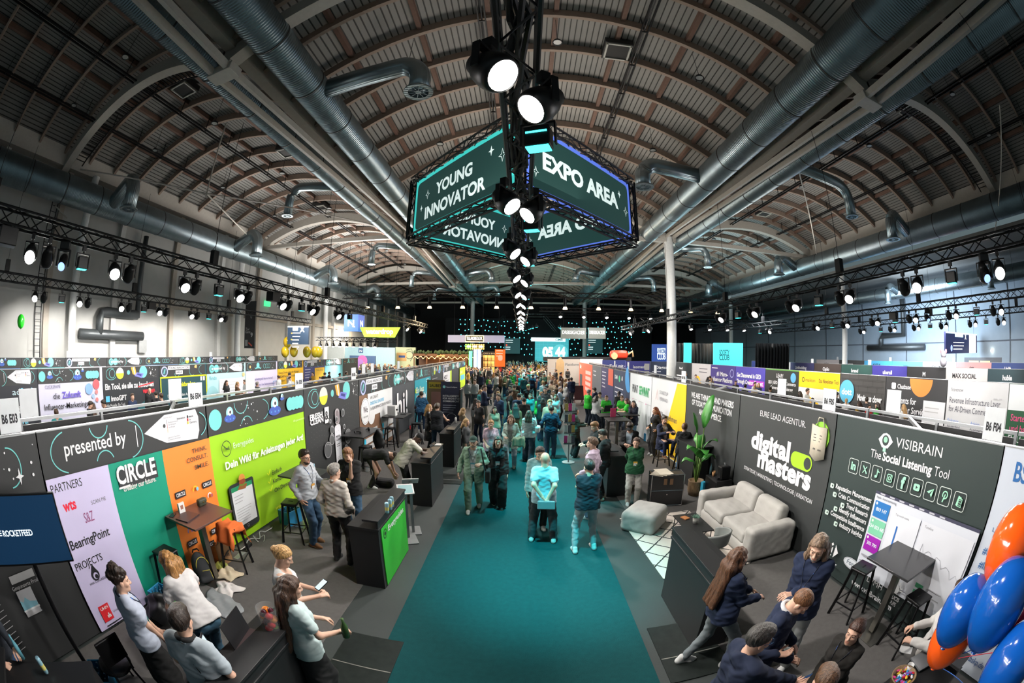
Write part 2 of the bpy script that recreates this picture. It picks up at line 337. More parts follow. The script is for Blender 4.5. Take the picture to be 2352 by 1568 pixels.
def hair_sdf(b, style, ln=.3, seed=1):
    S = Sdf(); s = b.hs; H = b.H; up = np.array([0, 0, 1.])
    e = {'buzz': .004, 'bald': .001}.get(style, .014)
    S.ell(H(0, -.016, .033), (np.array([.074, .096, .086]) + e)*s, b.HR, k=.02)
    if style in ('short', 'quiff', 'pony'): S.ell(H(0, .03, .095), np.array([.06, .06, .034])*s, b.HR, k=.03)
    n = b.HR @ np.array([0, -.58, .81]); S.sub(lambda P: (P - H(0, .082, .066)) @ n, .012)
    for q in (1, -1): S.cutell(H(q*.085, .012, -.03), np.array([.03, .034, .045])*s, b.HR, .01)
    if style in ('long', 'bob', 'half'):
        for q in (1, -1):
            a = H(q*.066, -.015, .03); c = H(q*.078, -.02, -.06); e2 = c - up*ln*.55 + b.T @ np.array([q*.015, .0, 0]); f = e2 - up*ln*.45 + b.T @ np.array([q*.0, .02, 0])
            S.cap(a, c, .024*s, .03*s, k=.025); S.cap(c, e2, .03*s, .035*s, k=.03); S.cap(e2, f, .035*s, .02*s, k=.03)
        for q in (-.5, 0, .5):
            a = H(q*.09, -.085, .03); c = H(q*.13, -.105, -.07); e2 = c - up*ln*.9 + b.T @ np.array([q*.04, -.055 - .06*(ln > .25), 0])
            S.cap(a, c, .035*s, .045*s, k=.03); S.cap(c, e2, .05*s, .042*s, k=.05)
    if style == 'bun': S.ell(H(0, -.115, .045), np.array([.045, .04, .045])*s, b.HR, k=.015)
    if style == 'updo':
        for x, y, z, r in ((0, -.07, .11, .055), (.035, -.03, .12, .045), (-.04, -.05, .115, .05), (0, -.11, .05, .05), (.03, .03, .1, .035)): S.ell(H(x, y, z), np.array([r]*3)*s, None, k=.02)
    if style in ('tail', 'pony'):
        a = H(0, -.1, -.01); c = H(0, -.13, -.07); S.cap(a, c, .03*s, .03*s, k=.02); S.cap(c, c - up*ln + b.T @ np.array([0, -.02, 0]), .03*s, .015*s, k=.02)
    S.wob(*((.004, (95, 95, 16), seed) if style in ('long', 'half', 'tail', 'bob', 'pony') else (.0045, (120, 120, 70), seed) if style in ('updo', 'curly') else (.002, (150, 130, 40), seed)))
    return S
def shoe_mesh(b, i, mats, h, yaw=0):
    hj, kn, an = b.legs[i]; s = b.s; S = Sdf()
    fl = np.array([0, 1., 0]) if b.feet_dir[i] is None else nrm(b.feet_dir[i]); sd = np.cross(fl, (0, 0, 1.))
    base = an - np.array([0, 0, .075*s])
    P = lambda x, y, z: base + (sd*x + fl*y)*s + np.array([0, 0, z*s])
    S.cap(P(0, -.055, .032), P(0, .10, .03), .036*s, .036*s, k=.03); S.cap(P(.008, .09, .028), P(-.008, .155, .024), .038*s, .028*s, k=.03)
    S.cap(P(0, -.04, .05), P(0, -.02, .10), .042*s, .043*s, k=.03); S.cap(P(0, 0, .085), P(0, .1, .05), .036*s, .03*s, k=.03)
    S.sub(lambda Q: Q[:, 2] - (base[2] + .003*s), .004)
    V, F = net(S, h); z = V[F].mean(1)[:, 2] - base[2]
    return mesh_np('shoe', [(V, F, (z < .026*s).astype(int))], mats)
def top_sdf(b, kind, seed=0, hemo=None):
    S = Sdf(); s = b.s; at = b.at
    o = dict(tee=.015, polo=.015, shirt=.014, sweater=.016, hoodie=.022, blazer=.020, coat=.022, vest=.026, tank=.007, inner=.006)[kind] * s
    hem = dict(tee=.13, polo=.13, shirt=.045, inner=.04, sweater=.08, hoodie=.10, blazer=.24, coat=.5, vest=.08, tank=.10)[kind] if hemo is None else hemo
    b.torso(S, o)
    q0 = .07
    S.cap(at(0, .03, .07), at(0, .035, -hem - .03), .112*s + o, k=.05)
    for q in (1, -1): S.cap(at(q*q0, 0, 0), at(q*q0*1.05, 0, -hem - .03), .116*s + o, .126*s + o + (.03 if kind == 'coat' else .006)*s, k=.05)
    up = dict(tee=.62, polo=.62, tank=0, vest=0, inner=0).get(kind, 1.92)
    for i in (0, 1):
        if up: b.armp(S, i, o*.9 + (.007*s if kind in ('tee', 'polo') else .004*s), up, o*.9 + (.013*s if kind in ('tee', 'polo') else .006*s))
    if kind == 'hoodie':
        for a in range(-3, 3):
            P = [at(.085*math.sin(t*.5), -.045 - .05*math.cos(t*.5), .485 - .02*abs(t)) for t in (a, a+1)]; S.cap(P[0], P[1], .03*s, k=.03)
    if kind in ('shirt', 'polo', 'blazer', 'coat'):
        for q in (1, -1): S.cap(at(0, -.075, .52), at(q*.055, -.01, .515), .018*s, k=.02); S.cap(at(q*.055, -.01, .515), at(q*.035, .06, .455), .016*s, k=.02)
    S.sub(lambda P: (P - at(0, 0, -hem)) @ (b.T @ np.array([0, 0, 1.])), .006)
    S.cutcap(at(0, -.005, .50), at(0, .03, .62), (.056 if b.fem else .062)*s, .085*s, k=.012)
    if kind in ('tank',): S.cutell(at(0, .06, .47), np.array([.09, .1, .1])*s, b.T, .01)
    if kind in ('blazer', 'coat', 'vest'):
        F = b.T @ np.array([1., 0, 0]); G = b.T @ np.array([0, 1., 0]); U = b.T @ np.array([0, 0, 1.]); c = at(0, 0, 0)
        S.sub(lambda P: np.maximum(np.abs((P - c) @ F) - (.03 + .055*np.clip(((P - c) @ U)/s/.45, 0, 1))*s, -(((P - c) @ G) - .02*s)), .008)
    S.wob((.005 if kind in ('shirt', 'hoodie', 'sweater', 'blazer', 'coat') else .0035)*s, (36/s, 32/s, 58/s), seed); return S
def bottom_sdf(b, kind, seed=0):
    S = Sdf(); s = b.s; at = b.at
    w = -.012 if kind == 'skirt' else 0
    for q in (1, -1): S.cap(at(q*.07, 0, -.03), at(q*.06, 0, .085), (.121 + w)*s, (.118 + w)*s, k=.05)
    S.cap(at(0, .03, -.03), at(0, .03, .08), (.105 + w)*s, k=.05)
    if kind == 'skirt':
        m = (b.legs[0][2] + b.legs[1][2]) / 2; d = nrm(m - b.pel)
        for q in (1, -1): S.cap(at(q*.055, 0, -.06), b.pel + d*.62*s + np.array([q*.13*s, 0, 0]), .115*s, .16*s, k=.06)
        for i in (0, 1): b.legp(S, i, .03*s, 1.4, .05*s)
        e = b.pel + d*.68*s; S.sub(lambda P: -((P - e) @ d), .006)
    else:
        o, o2 = dict(slim=(.010, .012), straight=(.016, .028), wide=(.024, .062))[kind]
        for i in (0, 1):
            b.legp(S, i, o*s, 1.95, o2*s)
    S.sub(lambda P: -((P - at(0, 0, .08)) @ (b.T @ np.array([0, 0, 1.]))), .006)
    S.wob(.004*s, (40/s, 40/s, 42/s), seed + 3); return S
def mini(name, V, F, mats, parent, smooth=True, mi=None):
    me = bpy.data.meshes.new(name); me.from_pydata([tuple(v) for v in V], [], [tuple(f) for f in F])
    for m in mats: me.materials.append(m)
    if mi is not None: me.polygons.foreach_set('material_index', mi)
    if smooth: me.polygons.foreach_set('use_smooth', [True]*len(me.polygons))
    me.update(); return link(name, me, parent)
def tubes(paths, r, n=6):
    V = []; F = []
    for path in paths:
        path = [np.asarray(p, float) for p in path]
        for k, p in enumerate(path):
            d = nrm(path[min(k+1, len(path)-1)] - path[max(k-1, 0)]); a = nrm(np.cross(d, (0.31, .2, 1) if abs(d[2]) < .9 else (1, .1, 0))); c = np.cross(d, a)
            for j in range(n): t = 2*math.pi*j/n; V.append(p + r*(a*math.cos(t) + c*math.sin(t)))
        o = len(V) - n*len(path)
        for k in range(len(path)-1):
            for j in range(n): F.append((o+k*n+j, o+k*n+(j+1) % n, o+(k+1)*n+(j+1) % n, o+(k+1)*n+j))
        F.append(tuple(o+j for j in range(n))[::-1]); F.append(tuple(o+(len(path)-1)*n+j for j in range(n)))
    return V, F
def dress(b, root, q, skin='fair', hair=('short', 'brown', .3), top=('tee', (.5, .5, .5)), bottom=('slim', (.03, .03, .04)), shoes=((.6, .6, .6), (.7, .7, .7)), inner=None, lanyard=None, glasses=None, cap=None, beard=None, collar=None, seed=0, face=True, tuck=False):
    h, hc, hh, hd = q                    # cell sizes: body, cloth, head, hands
    ms = skin_mat(skin); hcol = HC_[hair[1]] if isinstance(hair[1], str) else hair[1]; mh = hair_mat(hcol)
    link('body', skin_mesh(b, 'body', [ms, cmat('lips', tuple(np.array(SKIN[skin])*np.array([.82, .58, .58])), .4), mh], h, hh, hd), root)
    if face: link('eyes', eyes_mesh(b, [cmat('eye_white', (.62, .6, .57), .2), cmat('iris', (.03, .02, .015), .1)]), root)
    def cl(name, S, col, g, rough=.85, mats=None):
        V, F = net(S, g); return link(name, mesh_np(name, [(V, F, 0)], mats or [cloth(col, rough)]), root)
    if hair[0] != 'bald': cl('hair', hair_sdf(b, hair[0], hair[2] if len(hair) > 2 else .3, seed), None, hh*1.15, mats=[mh])
    T = top_sdf(b, top[0], seed, .045 if tuck else None); cl({'tee': 't_shirt', 'polo': 'polo_shirt', 'tank': 'tank_top'}.get(top[0], top[0]), T, top[1], hc, .35 if len(top) > 2 else .9)
    if inner: cl('inner_shirt', top_sdf(b, 'inner', seed+1), inner, hc)
    cl('skirt' if bottom[0] == 'skirt' else 'trousers', bottom_sdf(b, bottom[0], seed), bottom[1], hc)
    if shoes:
        for i in (0, 1): link('shoe', shoe_mesh(b, i, [cloth(shoes[0]), cmat('sole', shoes[1], .7)], hc*.8), root)
    if beard: 
        S = Sdf(); s = b.hs; S.ell(b.H(0, .026, -.07), np.array([.058, .07, .055])*s, b.HR); S.sub(lambda P: (b.H(0, 0, -.048) - P) @ (b.HR @ np.array([0, .25, 1.])), .01)
        S.cutell(b.H(0, .1, -.066), np.array([.025, .03, .012])*s, b.HR, .006); S.wob(.003, (150, 150, 120), 2); cl('beard', S, None, hh*1.1, mats=[hair_mat(HC_[beard])])
    if collar:
        P = [b.at(.070*math.sin(t), -.010 + .066*math.cos(t) * -1, .532 - .03*max(-math.cos(t)*-1, 0)*0 - .02*(1-math.cos(t))) for t in np.linspace(-2.6, 2.6, 14)]
        V, F = tubes([P], .021*b.s); mini('collar', V, F, [cloth(collar)], root)
    if lanyard:
        G = b.T @ np.array([0, 1., 0]); Sx = T if not inner else (lambda P: np.minimum(T(P), TI(P)))
        if inner: TI = top_sdf(b, 'inner', seed+1)
        def surf(x, z):
            p = b.at(x, 0, z); t = np.linspace(.42, -.2, 90); P = p[None] + t[:, None]*G[None]; d = Sx(P) < .006
            return P[np.argmax(d)] if d.any() else p + G*.12
        bd = [surf(x, z) for x, z in ((.085, .475), (.07, .43), (.055, .39), (.035, .33), (.016, .27), (.004, .215))]; bl = [surf(-x, z) for x, z in ((.085, .475), (.07, .43), (.055, .39), (.035, .33), (.016, .27), (.004, .215))]
        bk = [b.at(.08*math.sin(t), -.012 - .07*math.cos(t), .512 - .012*abs(t)) for t in np.linspace(1.2, -1.2, 7)]
        V = []; F = []
        path = bd[::-1] + bk + bl
        for p in path:
            V += [p + G*.003 + b.T @ np.array([0, 0, .009]), p + G*.003 - b.T @ np.array([.0, 0, .009])]
        for k in range(len(path)-1): F.append((2*k, 2*k+1, 2*k+3, 2*k+2))
        ob = mini('lanyard', V, F, [lan_mat()], root); sm = ob.modifiers.new('t', 'SOLIDIFY'); sm.thickness = .003
        c = bd[-1] + G*.008; U = b.T @ np.array([0, 0, 1.]); X = b.T @ np.array([1., 0, 0])
        V = [c + X*x + U*z + G*y for y in (0, .004) for x, z in ((-.045, -.135), (.045, -.135), (.045, -.005), (-.045, -.005))]
        V += [c + X*x + U*z + G*.0055 for x, z in ((-.038, -.11), (.038, -.11), (.038, -.04), (-.038, -.04))]
        bo = mini('badge', V, [(3, 2, 1, 0), (4, 5, 6, 7), (0, 1, 5, 4), (1, 2, 6, 5), (2, 3, 7, 6), (3, 0, 4, 7), (8, 9, 10, 11)], [cmat('badge', lanyard, .4), cmat('badge_card', (.75, .75, .75), .5)], root, False, [0]*6 + [1])
    if glasses:
        P = []
        for q_ in (1, -1):
            P.append([b.H(q_*.033 + .024*math.cos(t), .1, .0 + .019*math.sin(t)) for t in np.linspace(0, 2*math.pi, 15)]); P.append([b.H(q_*.057, .098, .004), b.H(q_*.079, .06, .004), b.H(q_*.081, -.01, .0)])
        P.append([b.H(-.009, .101, .004), b.H(.009, .101, .004)]); V, F = tubes(P, .0022*b.hs, 5); mini('glasses', V, F, [cmat('frames', glasses, .3)], root)
    if cap:
        S = Sdf(); s = b.hs; S.ell(b.H(0, -.016, .036), np.array([.086, .108, .094])*s, b.HR); S.sub(lambda P: (P - b.H(0, 0, .04)) @ (b.HR @ np.array([0, -.05, 1.])), .004)
        S.ell(b.H(0, .115, .044), np.array([.07, .075, .007])*s, b.HR @ RX(-8), k=.008); cl('cap', S, cap, hh*1.1)
def person(loc, face, label, q='near', group=None, category='person', kw=None, **d):
    root = empty('person', (loc[0], loc[1], 0), math.radians(-face)); tag(root, label, category, group)
    Q = dict(near=(.016, .0105, .0052, .005), mid=(.020, .013, .0072, .0068), far=(.026, .02, .011, .011))[q]
    b = Body(**(kw or {})); dress(b, root, Q, face=(q != 'far') and d.pop('eyes', True), **d); return root, b
# ---------------------------------------------------------------- mesh building
class MB:
    def __init__(s): s.v = []; s.f = []; s.m = []
    def add(s, V, F, m=0):
        o = len(s.v); s.v += [tuple(map(float, v)) for v in V]; s.f += [tuple(i + o for i in f) for f in F]; s.m += [m]*len(F); return s
    BF = [(0, 3, 2, 1), (4, 5, 6, 7), (0, 1, 5, 4), (1, 2, 6, 5), (2, 3, 7, 6), (3, 0, 4, 7)]
    def box(s, c, d, rz=0, m=0, M=None):
        a, b, h = d[0]/2, d[1]/2, d[2]/2; P = np.array([(-a, -b, -h), (a, -b, -h), (a, b, -h), (-a, b, -h), (-a, -b, h), (a, -b, h), (a, b, h), (-a, b, h)])
        if M is not None: P = P @ np.asarray(M).T
        if rz: P = P @ RZ(rz).T
        return s.add(P + np.asarray(c), s.BF, m)
    def rbox(s, c, d, r=.02, rz=0, m=0, seg=2):      # box with rounded edges
        bm = bmesh.new(); bmesh.ops.create_cube(bm, size=1); bmesh.ops.scale(bm, vec=d, verts=bm.verts); bmesh.ops.bevel(bm, geom=bm.edges[:], offset=min(r, min(d)*.49), segments=seg, affect='EDGES', profile=.5)
        V = np.array([v.co[:] for v in bm.verts]); F = [[v.index for v in f.verts] for f in bm.faces]; bm.free()
        if rz: V = V @ RZ(rz).T
        return s.add(V + np.asarray(c), F, m)
    def bar(s, a, b, w, h=None, m=0, up=(0, 0, 1)):
        a = np.asarray(a, float); b = np.asarray(b, float); h = h or w; d = nrm(b - a); u = np.asarray(up, float)
        if abs(d @ u) > .98: u = np.array([1., 0, 0])
        x = nrm(np.cross(d, u)); y = np.cross(x, d)
        P = [p + x*i*w/2 + y*j*h/2 for p in (a, b) for i, j in ((-1, -1), (1, -1), (1, 1), (-1, 1))]; return s.add(P, [(0, 1, 2, 3)[::-1], (4, 5, 6, 7), (0, 1, 5, 4), (1, 2, 6, 5), (2, 3, 7, 6), (3, 0, 4, 7)], m)
    def cyl(s, a, b, r0, r1=None, n=16, m=0, caps=True):
        r1 = r0 if r1 is None else r1; a = np.asarray(a, float); b = np.asarray(b, float); d = nrm(b - a); x = nrm(np.cross(d, (0, 0, 1) if abs(d[2]) < .9 else (1, 0, 0))); y = np.cross(d, x)
        P = [c + r*(x*math.cos(2*PI*j/n) + y*math.sin(2*PI*j/n)) for c, r in ((a, r0), (b, r1)) for j in range(n)]
        F = [(j, (j+1) % n, n+(j+1) % n, n+j) for j in range(n)]
        if caps: F += [tuple(range(n))[::-1], tuple(range(n, 2*n))]
        return s.add(P, F, m)
    def tube(s, path, r, n=6, m=0): V, F = tubes([path], r, n); return s.add(V, F, m)
    def lathe(s, o, prof, n=20, m=0, d=(0, 0, 1)):
        d = nrm(d); x = nrm(np.cross(d, (0, 0, 1) if abs(d[2]) < .9 else (1, 0, 0))); y = np.cross(d, x); o = np.asarray(o, float)
        P = [o + d*z + r*(x*math.cos(2*PI*j/n) + y*math.sin(2*PI*j/n)) for r, z in prof for j in range(n)]
        return s.add(P, [(k*n+j, k*n+(j+1) % n, (k+1)*n+(j+1) % n, (k+1)*n+j) for k in range(len(prof)-1) for j in range(n)], m)
    def sph(s, c, r, n=12, m=0, sc_=(1, 1, 1)):
        prof = [(max(1e-4, math.sin(PI*k/n)), -math.cos(PI*k/n)) for k in range(n+1)]; t = MB().lathe((0, 0, 0), prof, n*2)
        return s.add(np.array(t.v)*r*np.array(sc_) + np.asarray(c), t.f, m)
    def ext(s, P, n, th, m=0):           # closed outline pushed along n
        P = [np.asarray(p, float) for p in P]; n = np.asarray(n, float)*th; k = len(P)
        return s.add(P + [p + n for p in P], [tuple(range(k))[::-1], tuple(range(k, 2*k))] + [(i, (i+1) % k, k+(i+1) % k, k+i) for i in range(k)], m)
    def build(s, name, mats, parent=None, smooth=False, bev=0):
        me = bpy.data.meshes.new(name); me.from_pydata(s.v, [], s.f)
        for m in (mats if isinstance(mats, (list, tuple)) else [mats]): me.materials.append(m)
        me.polygons.foreach_set('material_index', s.m)
        if smooth: me.polygons.foreach_set('use_smooth', [True]*len(s.f))
        me.update(); o = link(name, me, parent)
        if bev: b = o.modifiers.new('b', 'BEVEL'); b.width = bev; b.segments = 2; b.limit_method = 'ANGLE'
        return o
_txt = {}
def text2d(t, bold=0.):
    k = (t, bold)
    if k not in _txt:
        cu = bpy.data.curves.new('t', 'FONT'); cu.body = t; cu.offset = bold; cu.resolution_u = 3; cu.fill_mode = 'FRONT'; o = bpy.data.objects.new('t', cu); COL.objects.link(o)
        me = o.to_mesh(); V = np.array([v.co[:2] for v in me.vertices]).reshape(-1, 2); F = [tuple(p.vertices) for p in me.polygons]; o.to_mesh_clear(); bpy.data.objects.remove(o); bpy.data.curves.remove(cu); _txt[k] = (V, F)
    return _txt[k]
class Print:
    """flat lettering and pictures printed on a panel: frame o (origin), u (reading direction), v (up), n (towards the reader)"""
    def __init__(s, o, u, v): s.o = np.asarray(o, float); s.u = nrm(u); s.v = nrm(v); s.n = np.cross(s.u, s.v); s.mb = MB(); s.mats = []; s.z = 0
    def mi(s, col):
        m = col if not isinstance(col, tuple) else (pm(('print', col), col, .55, 0, .04, 3))
        if m not in s.mats: s.mats.append(m)
        return s.mats.index(m)
    def px(s, x, y):                       # the point of the panel seen at a place of the photograph
        d = ray(x, y); c = np.array([0, 0, CAM_Z]); t = ((s.o - c) @ s.n) / (d @ s.n); p = c + d*t - s.o; return np.array([p @ s.u, p @ s.v])
    def P3(s, p, z): return s.o + s.u*p[0] + s.v*p[1] + s.n*z
    def poly(s, pts, col, dz=0): s.z += .0009; z = s.z + dz; s.mb.add([s.P3(p, z) for p in pts], [tuple(range(len(pts)))], s.mi(col)); return s
    def rect(s, u0, v0, u1, v1, col): return s.poly([(u0, v0), (u1, v0), (u1, v1), (u0, v1)], col)
    def rr(s, u0, v0, u1, v1, r, col): return s.poly([(x + r*math.cos(a), y + r*math.sin(a)) for x, y, q in ((u1-r, v0+r, -90), (u1-r, v1-r, 0), (u0+r, v1-r, 90), (u0+r, v0+r, 180)) for a in (math.radians(q + k*22.5) for k in range(5))], col)
    def frame(s, u0, v0, u1, v1, w, col):
        for a in ((u0, v0, u1, v0+w), (u0, v1-w, u1, v1), (u0, v0, u0+w, v1), (u1-w, v0, u1, v1)): s.rect(*a, col)
        return s
    def disc(s, c, r, col, n=24, a0=0, a1=360, ry=None): return s.poly([(c[0] + r*math.cos(math.radians(a0 + (a1-a0)*k/n)), c[1] + (ry or r)*math.sin(math.radians(a0 + (a1-a0)*k/n))) for k in range(n + (a1-a0 < 360))], col)
    def stroke(s, pts, w, col, closed=False):
        s.z += .0009; pts = [np.asarray(p, float) for p in pts]; k = len(pts); L = []
        for i, p in enumerate(pts):
            a = pts[(i-1) % k] if (closed or i) else p; b = pts[(i+1) % k] if (closed or i < k-1) else p; d = b - a; d = d/(np.hypot(*d) + 1e-9); q = np.array([-d[1], d[0]])*w/2; L += [p+q, p-q]
        s.mb.add([s.P3(p, s.z) for p in L], [(2*i, 2*i+1, (2*i+3) % (2*k), (2*i+2) % (2*k)) for i in range(k if closed else k-1)], s.mi(col)); return s
    def ring(s, c, r, w, col, a0=0, a1=360, ry=None): n = 28; return s.stroke([(c[0] + r*math.cos(math.radians(a0 + (a1-a0)*k/n)), c[1] + (ry or r)*math.sin(math.radians(a0 + (a1-a0)*k/n))) for k in range(n + (a1-a0 < 360))], w, col, a1-a0 >= 360)
    def star(s, c, r, col, out=0):
        P = [(c[0] + (r if k % 2 == 0 else r*.28)*math.sin(PI*k/4)*(.75 if k % 2 == 0 else 1), c[1] + (r if k % 2 == 0 else r*.28)*math.cos(PI*k/4)) for k in range(8)]
        return s.stroke(P, out, col, True) if out else s.poly(P, col)
    def text(s, t, p, h=None, w=None, col=(.8, .8, .8), bold=0., al='l'):
        V, F = text2d(t, bold)
        if not len(V): return s
        s.z += .0009; x0, x1 = V[:, 0].min(), V[:, 0].max(); sx = w/(x1-x0) if w else h/.73; sy = h/.73 if h else sx
        off = {'l': 0, 'c': -.5, 'r': -1}[al]*(x1-x0)*sx
        s.mb.add([s.P3((p[0] + off + (a-x0)*sx, p[1] + b*sy), s.z) for a, b in V], F, s.mi(col)); return s
    def tp(s, t, a, b, col=(.8, .8, .8), bold=0., h=None):   # baseline from photo point a to photo point b
        A, B = s.px(*a), s.px(*b); return s.text(t, ((A[0]), (A[1]+B[1])/2), h, abs(B[0]-A[0]), col, bold)
    def rp(s, a, b, col): A, B = s.px(*a), s.px(*b); return s.rect(min(A[0], B[0]), min(A[1], B[1]), max(A[0], B[0]), max(A[1], B[1]), col)
    def build(s, name, parent): return s.mb.build(name, s.mats, parent)
# ---------------------------------------------------------------- the hall
VL, VR, EL, ER, YB, YF = -9.9, 12.7, -25.6, 30.0, -14, 93     # valley lines, eaves, back and far end
ZV = CAM_Z + 10.1
M_white = pm('cream_paint', (.50, .47, .42), .55); M_rib = pm('timber_rib', (.30, .225, .18), .7, amt=.2); M_purlin = pm('timber_purlin', (.17, .10, .075), .75, amt=.2)
def deck_mat():
    def f(nt, P):
        L = nt.links.new; tc = N(nt, 'ShaderNodeTexCoord'); sx = N(nt, 'ShaderNodeSeparateXYZ'); L(tc.outputs['Object'], sx.inputs[0])
        m = N(nt, 'ShaderNodeMath', operation='MULTIPLY'); m.inputs[1].default_value = 1/.26; L(sx.outputs['X'], m.inputs[0]); fr = N(nt, 'ShaderNodeMath', operation='FRACT'); L(m.outputs[0], fr.inputs[0])
        cr = N(nt, 'ShaderNodeValToRGB'); e = cr.color_ramp.elements; e[0].position = .16; e[0].color = (.02, .02, .018, 1); e[1].position = .24; e[1].color = (.25, .245, .23, 1); L(fr.outputs[0], cr.inputs[0]); L(cr.outputs[0], P.inputs['Base Color']); P.inputs['Roughness'].default_value = .6
        b = N(nt, 'ShaderNodeBump'); b.inputs['Distance'].default_value = .04; L(cr.outputs[0], b.inputs['Height']); L(b.outputs['Normal'], P.inputs['Normal'])
    return mk('corrugated_roof_deck', f)
def struct(o): o['kind'] = 'structure'; return o
def floor_mat():
    return pm('hall_floor', (.030, .037, .036), .62, 0, .35, 1.3, .08, 40)
struct(MB().box(((EL+44)/2 - .5, 40, -.1), (72, 110, .2)).build('floor', floor_mat()))
bays = [(EL, VL, 2.3, 'left'), (VL, VR, 3.6, 'centre'), (VR, ER, 2.3, 'right')]
def arc(x0, x1, rise, n=20):
    c = (x0+x1)/2; w = (x1-x0)/2; return [(c + w*t, ZV + .55 + rise*(1-t*t)) for t in np.linspace(-1, 1, n+1)]
for x0, x1, rise, nm in bays:
    A = arc(x0, x1, rise); P = [(x, y, z) for y in (YB, YF) for x, z in A]; k = len(A)
    struct(MB().add(P, [(i, i+1, k+i+1, k+i) for i in range(k-1)]).build('ceiling_' + nm, deck_mat(), smooth=True))
    rb = None
    for j in range(43):
        y = -9.9 + 2.45*j
        if rb is None:
            mb = MB()
            V = []
            for (x, z) in arc(x0 + .2, x1 - .2, rise): V += [(x, -.09, z - .48), (x, .09, z - .48), (x, .09, z - .05), (x, -.09, z - .05)]
            mb.add(V, [(4*i+a, 4*i+b, 4*i+4+b, 4*i+4+a) for i in range(20) for a, b in ((1, 0), (2, 1), (3, 2), (0, 3))]); rb = struct(mb.build('ceiling_rib', M_rib)); rb.location.y = y
        else: c = rb.copy(); COL.objects.link(c); c.location.y = y
    n = 8 if nm == 'centre' else 6
    for j in range(1, n):
        t = -1 + 2*j/n; x = (x0+x1)/2 + (x1-x0)/2*t; z = ZV + .55 + rise*(1-t*t) - .16
        struct(MB().box((x, (YB+YF)/2, z), (.2, YF-YB, .24)).build('ceiling_purlin', M_purlin))
for x, nm in ((VL, 'left'), (VR, 'right')):
    struct(MB().box((x, (YB+YF)/2, ZV + .3), (.5, YF-YB, .8)).build('beam_valley_' + nm, M_white))
for x, nm in ((EL, 'left'), (ER, 'right')):
    struct(MB().box((x, (YB+YF)/2, ZV + .1), (.9, YF-YB, 1.1)).build('beam_eaves_' + nm, M_white))
FR = [7.8, 32.4, 57, 81.5]
for x in (VL, VR):                                  # trussed ties under the valleys, with their king posts
    for yn in (7.8, 57):
        zn = CAM_Z + (9.0 if x < 0 else 9.05)
        b = MB(); b.box((x, yn, zn), (1.15, .7, .34)); b.box((x, yn, (zn+ZV)/2), (.5, .45, ZV - zn)); struct(b.build('beam_king_post', M_white, bev=.02))
        for sg in (1, -1):
            for dx in (-.36, .36):
                struct(MB().bar((x+dx, yn, zn), (x+dx, yn + sg*24.4, ZV - .25), .17, .26).build('beam_tie', M_white))
for i, y in enumerate(FR):
    for x0, x1, rise, nm in bays:
        b = MB(); A = arc(x0 + .3, x1 - .3, rise*.9, 24); V = []
        for (x, z) in A: V += [(x, y-.28, z - 1.25), (x, y+.28, z - 1.25), (x, y+.28, z - .5), (x, y-.28, z - .5)]
        b.add(V, [(4*j+a, 4*j+c, 4*j+4+c, 4*j+4+a) for j in range(24) for a, c in ((1, 0), (2, 1), (3, 2), (0, 3))])
        if i: b.bar((x0 + .5, y, ZV - .55), (x1 - .5, y, ZV - .55), .4, .34)
        struct(b.build('beam_arch_' + nm, M_white))
for (x, y, r) in ((VR, 32.5, .42), (VR, 81, .42), (ER, 27.9, .30), (ER, 52, .3), (VL, 81, .42)):
    struct(MB().cyl((x, y, 0), (x, y, ZV - .2), r, n=24).build('column', pm('column_paint', (.74, .75, .74), .4), smooth=False))
# end and side walls
M_wall = pm('hall_wall', (.44, .44, .42), .7, amt=.08, scale=1.5)
struct(MB().box((EL - .6, 40, 6.6), (.3, 110, 13.4)).build('wall_left', M_wall))
pil = pm('wall_trim', (.36, .32, .27), .6)
for j in range(15):
    y = 2.5 + 6.1*j
    struct(MB().box((EL - .3, y, 6.6), (.35, .45, 13.2)).build('wall_pilaster', pil if j % 2 else pm('pilaster_light', (.58, .58, .56), .6)))
    if j % 3 == 1: struct(MB().cyl((EL + .55, y + 2, 0), (EL + .55, y + 2, ZV - .4), .3, n=20).build('column', pm('column_paint', (.74, .75, .74), .4)))
for j in range(6): struct(MB().box((EL - .36, 24 + 12*j, 6.2), (.3, 10, .35)).build('wall_rail', pil))
struct(MB().box((43, 40, 5.2), (.3, 110, 10.6)).build('wall_right', pm('hall_wall_bluelit', (.34, .42, .50), .7, amt=.08, scale=1.5)))  # bluish light falling on this wall is put into its base colour
for j in range(12): struct(MB().box((42.8, -4 + 8*j, 5.2), (.12, .1, 10.4)).build('wall_joint', pm('dark_joint', (.12, .14, .17), .7)))
struct(MB().box((42.8, 40, 4.3), (.1, 100, .12)).build('wall_rail', pm('dark_joint', (.12, .14, .17), .7)))
struct(MB().box((36.5, 40, ZV - 2.6), (13.4, 110, .3)).build('ceiling_aisle', pm('side_ceiling', (.2, .2, .19), .7)))
struct(MB().box((8, YF, 9), (74, .4, 19)).build('wall_far', pm('black_curtain', (.012, .014, .016), .9)))
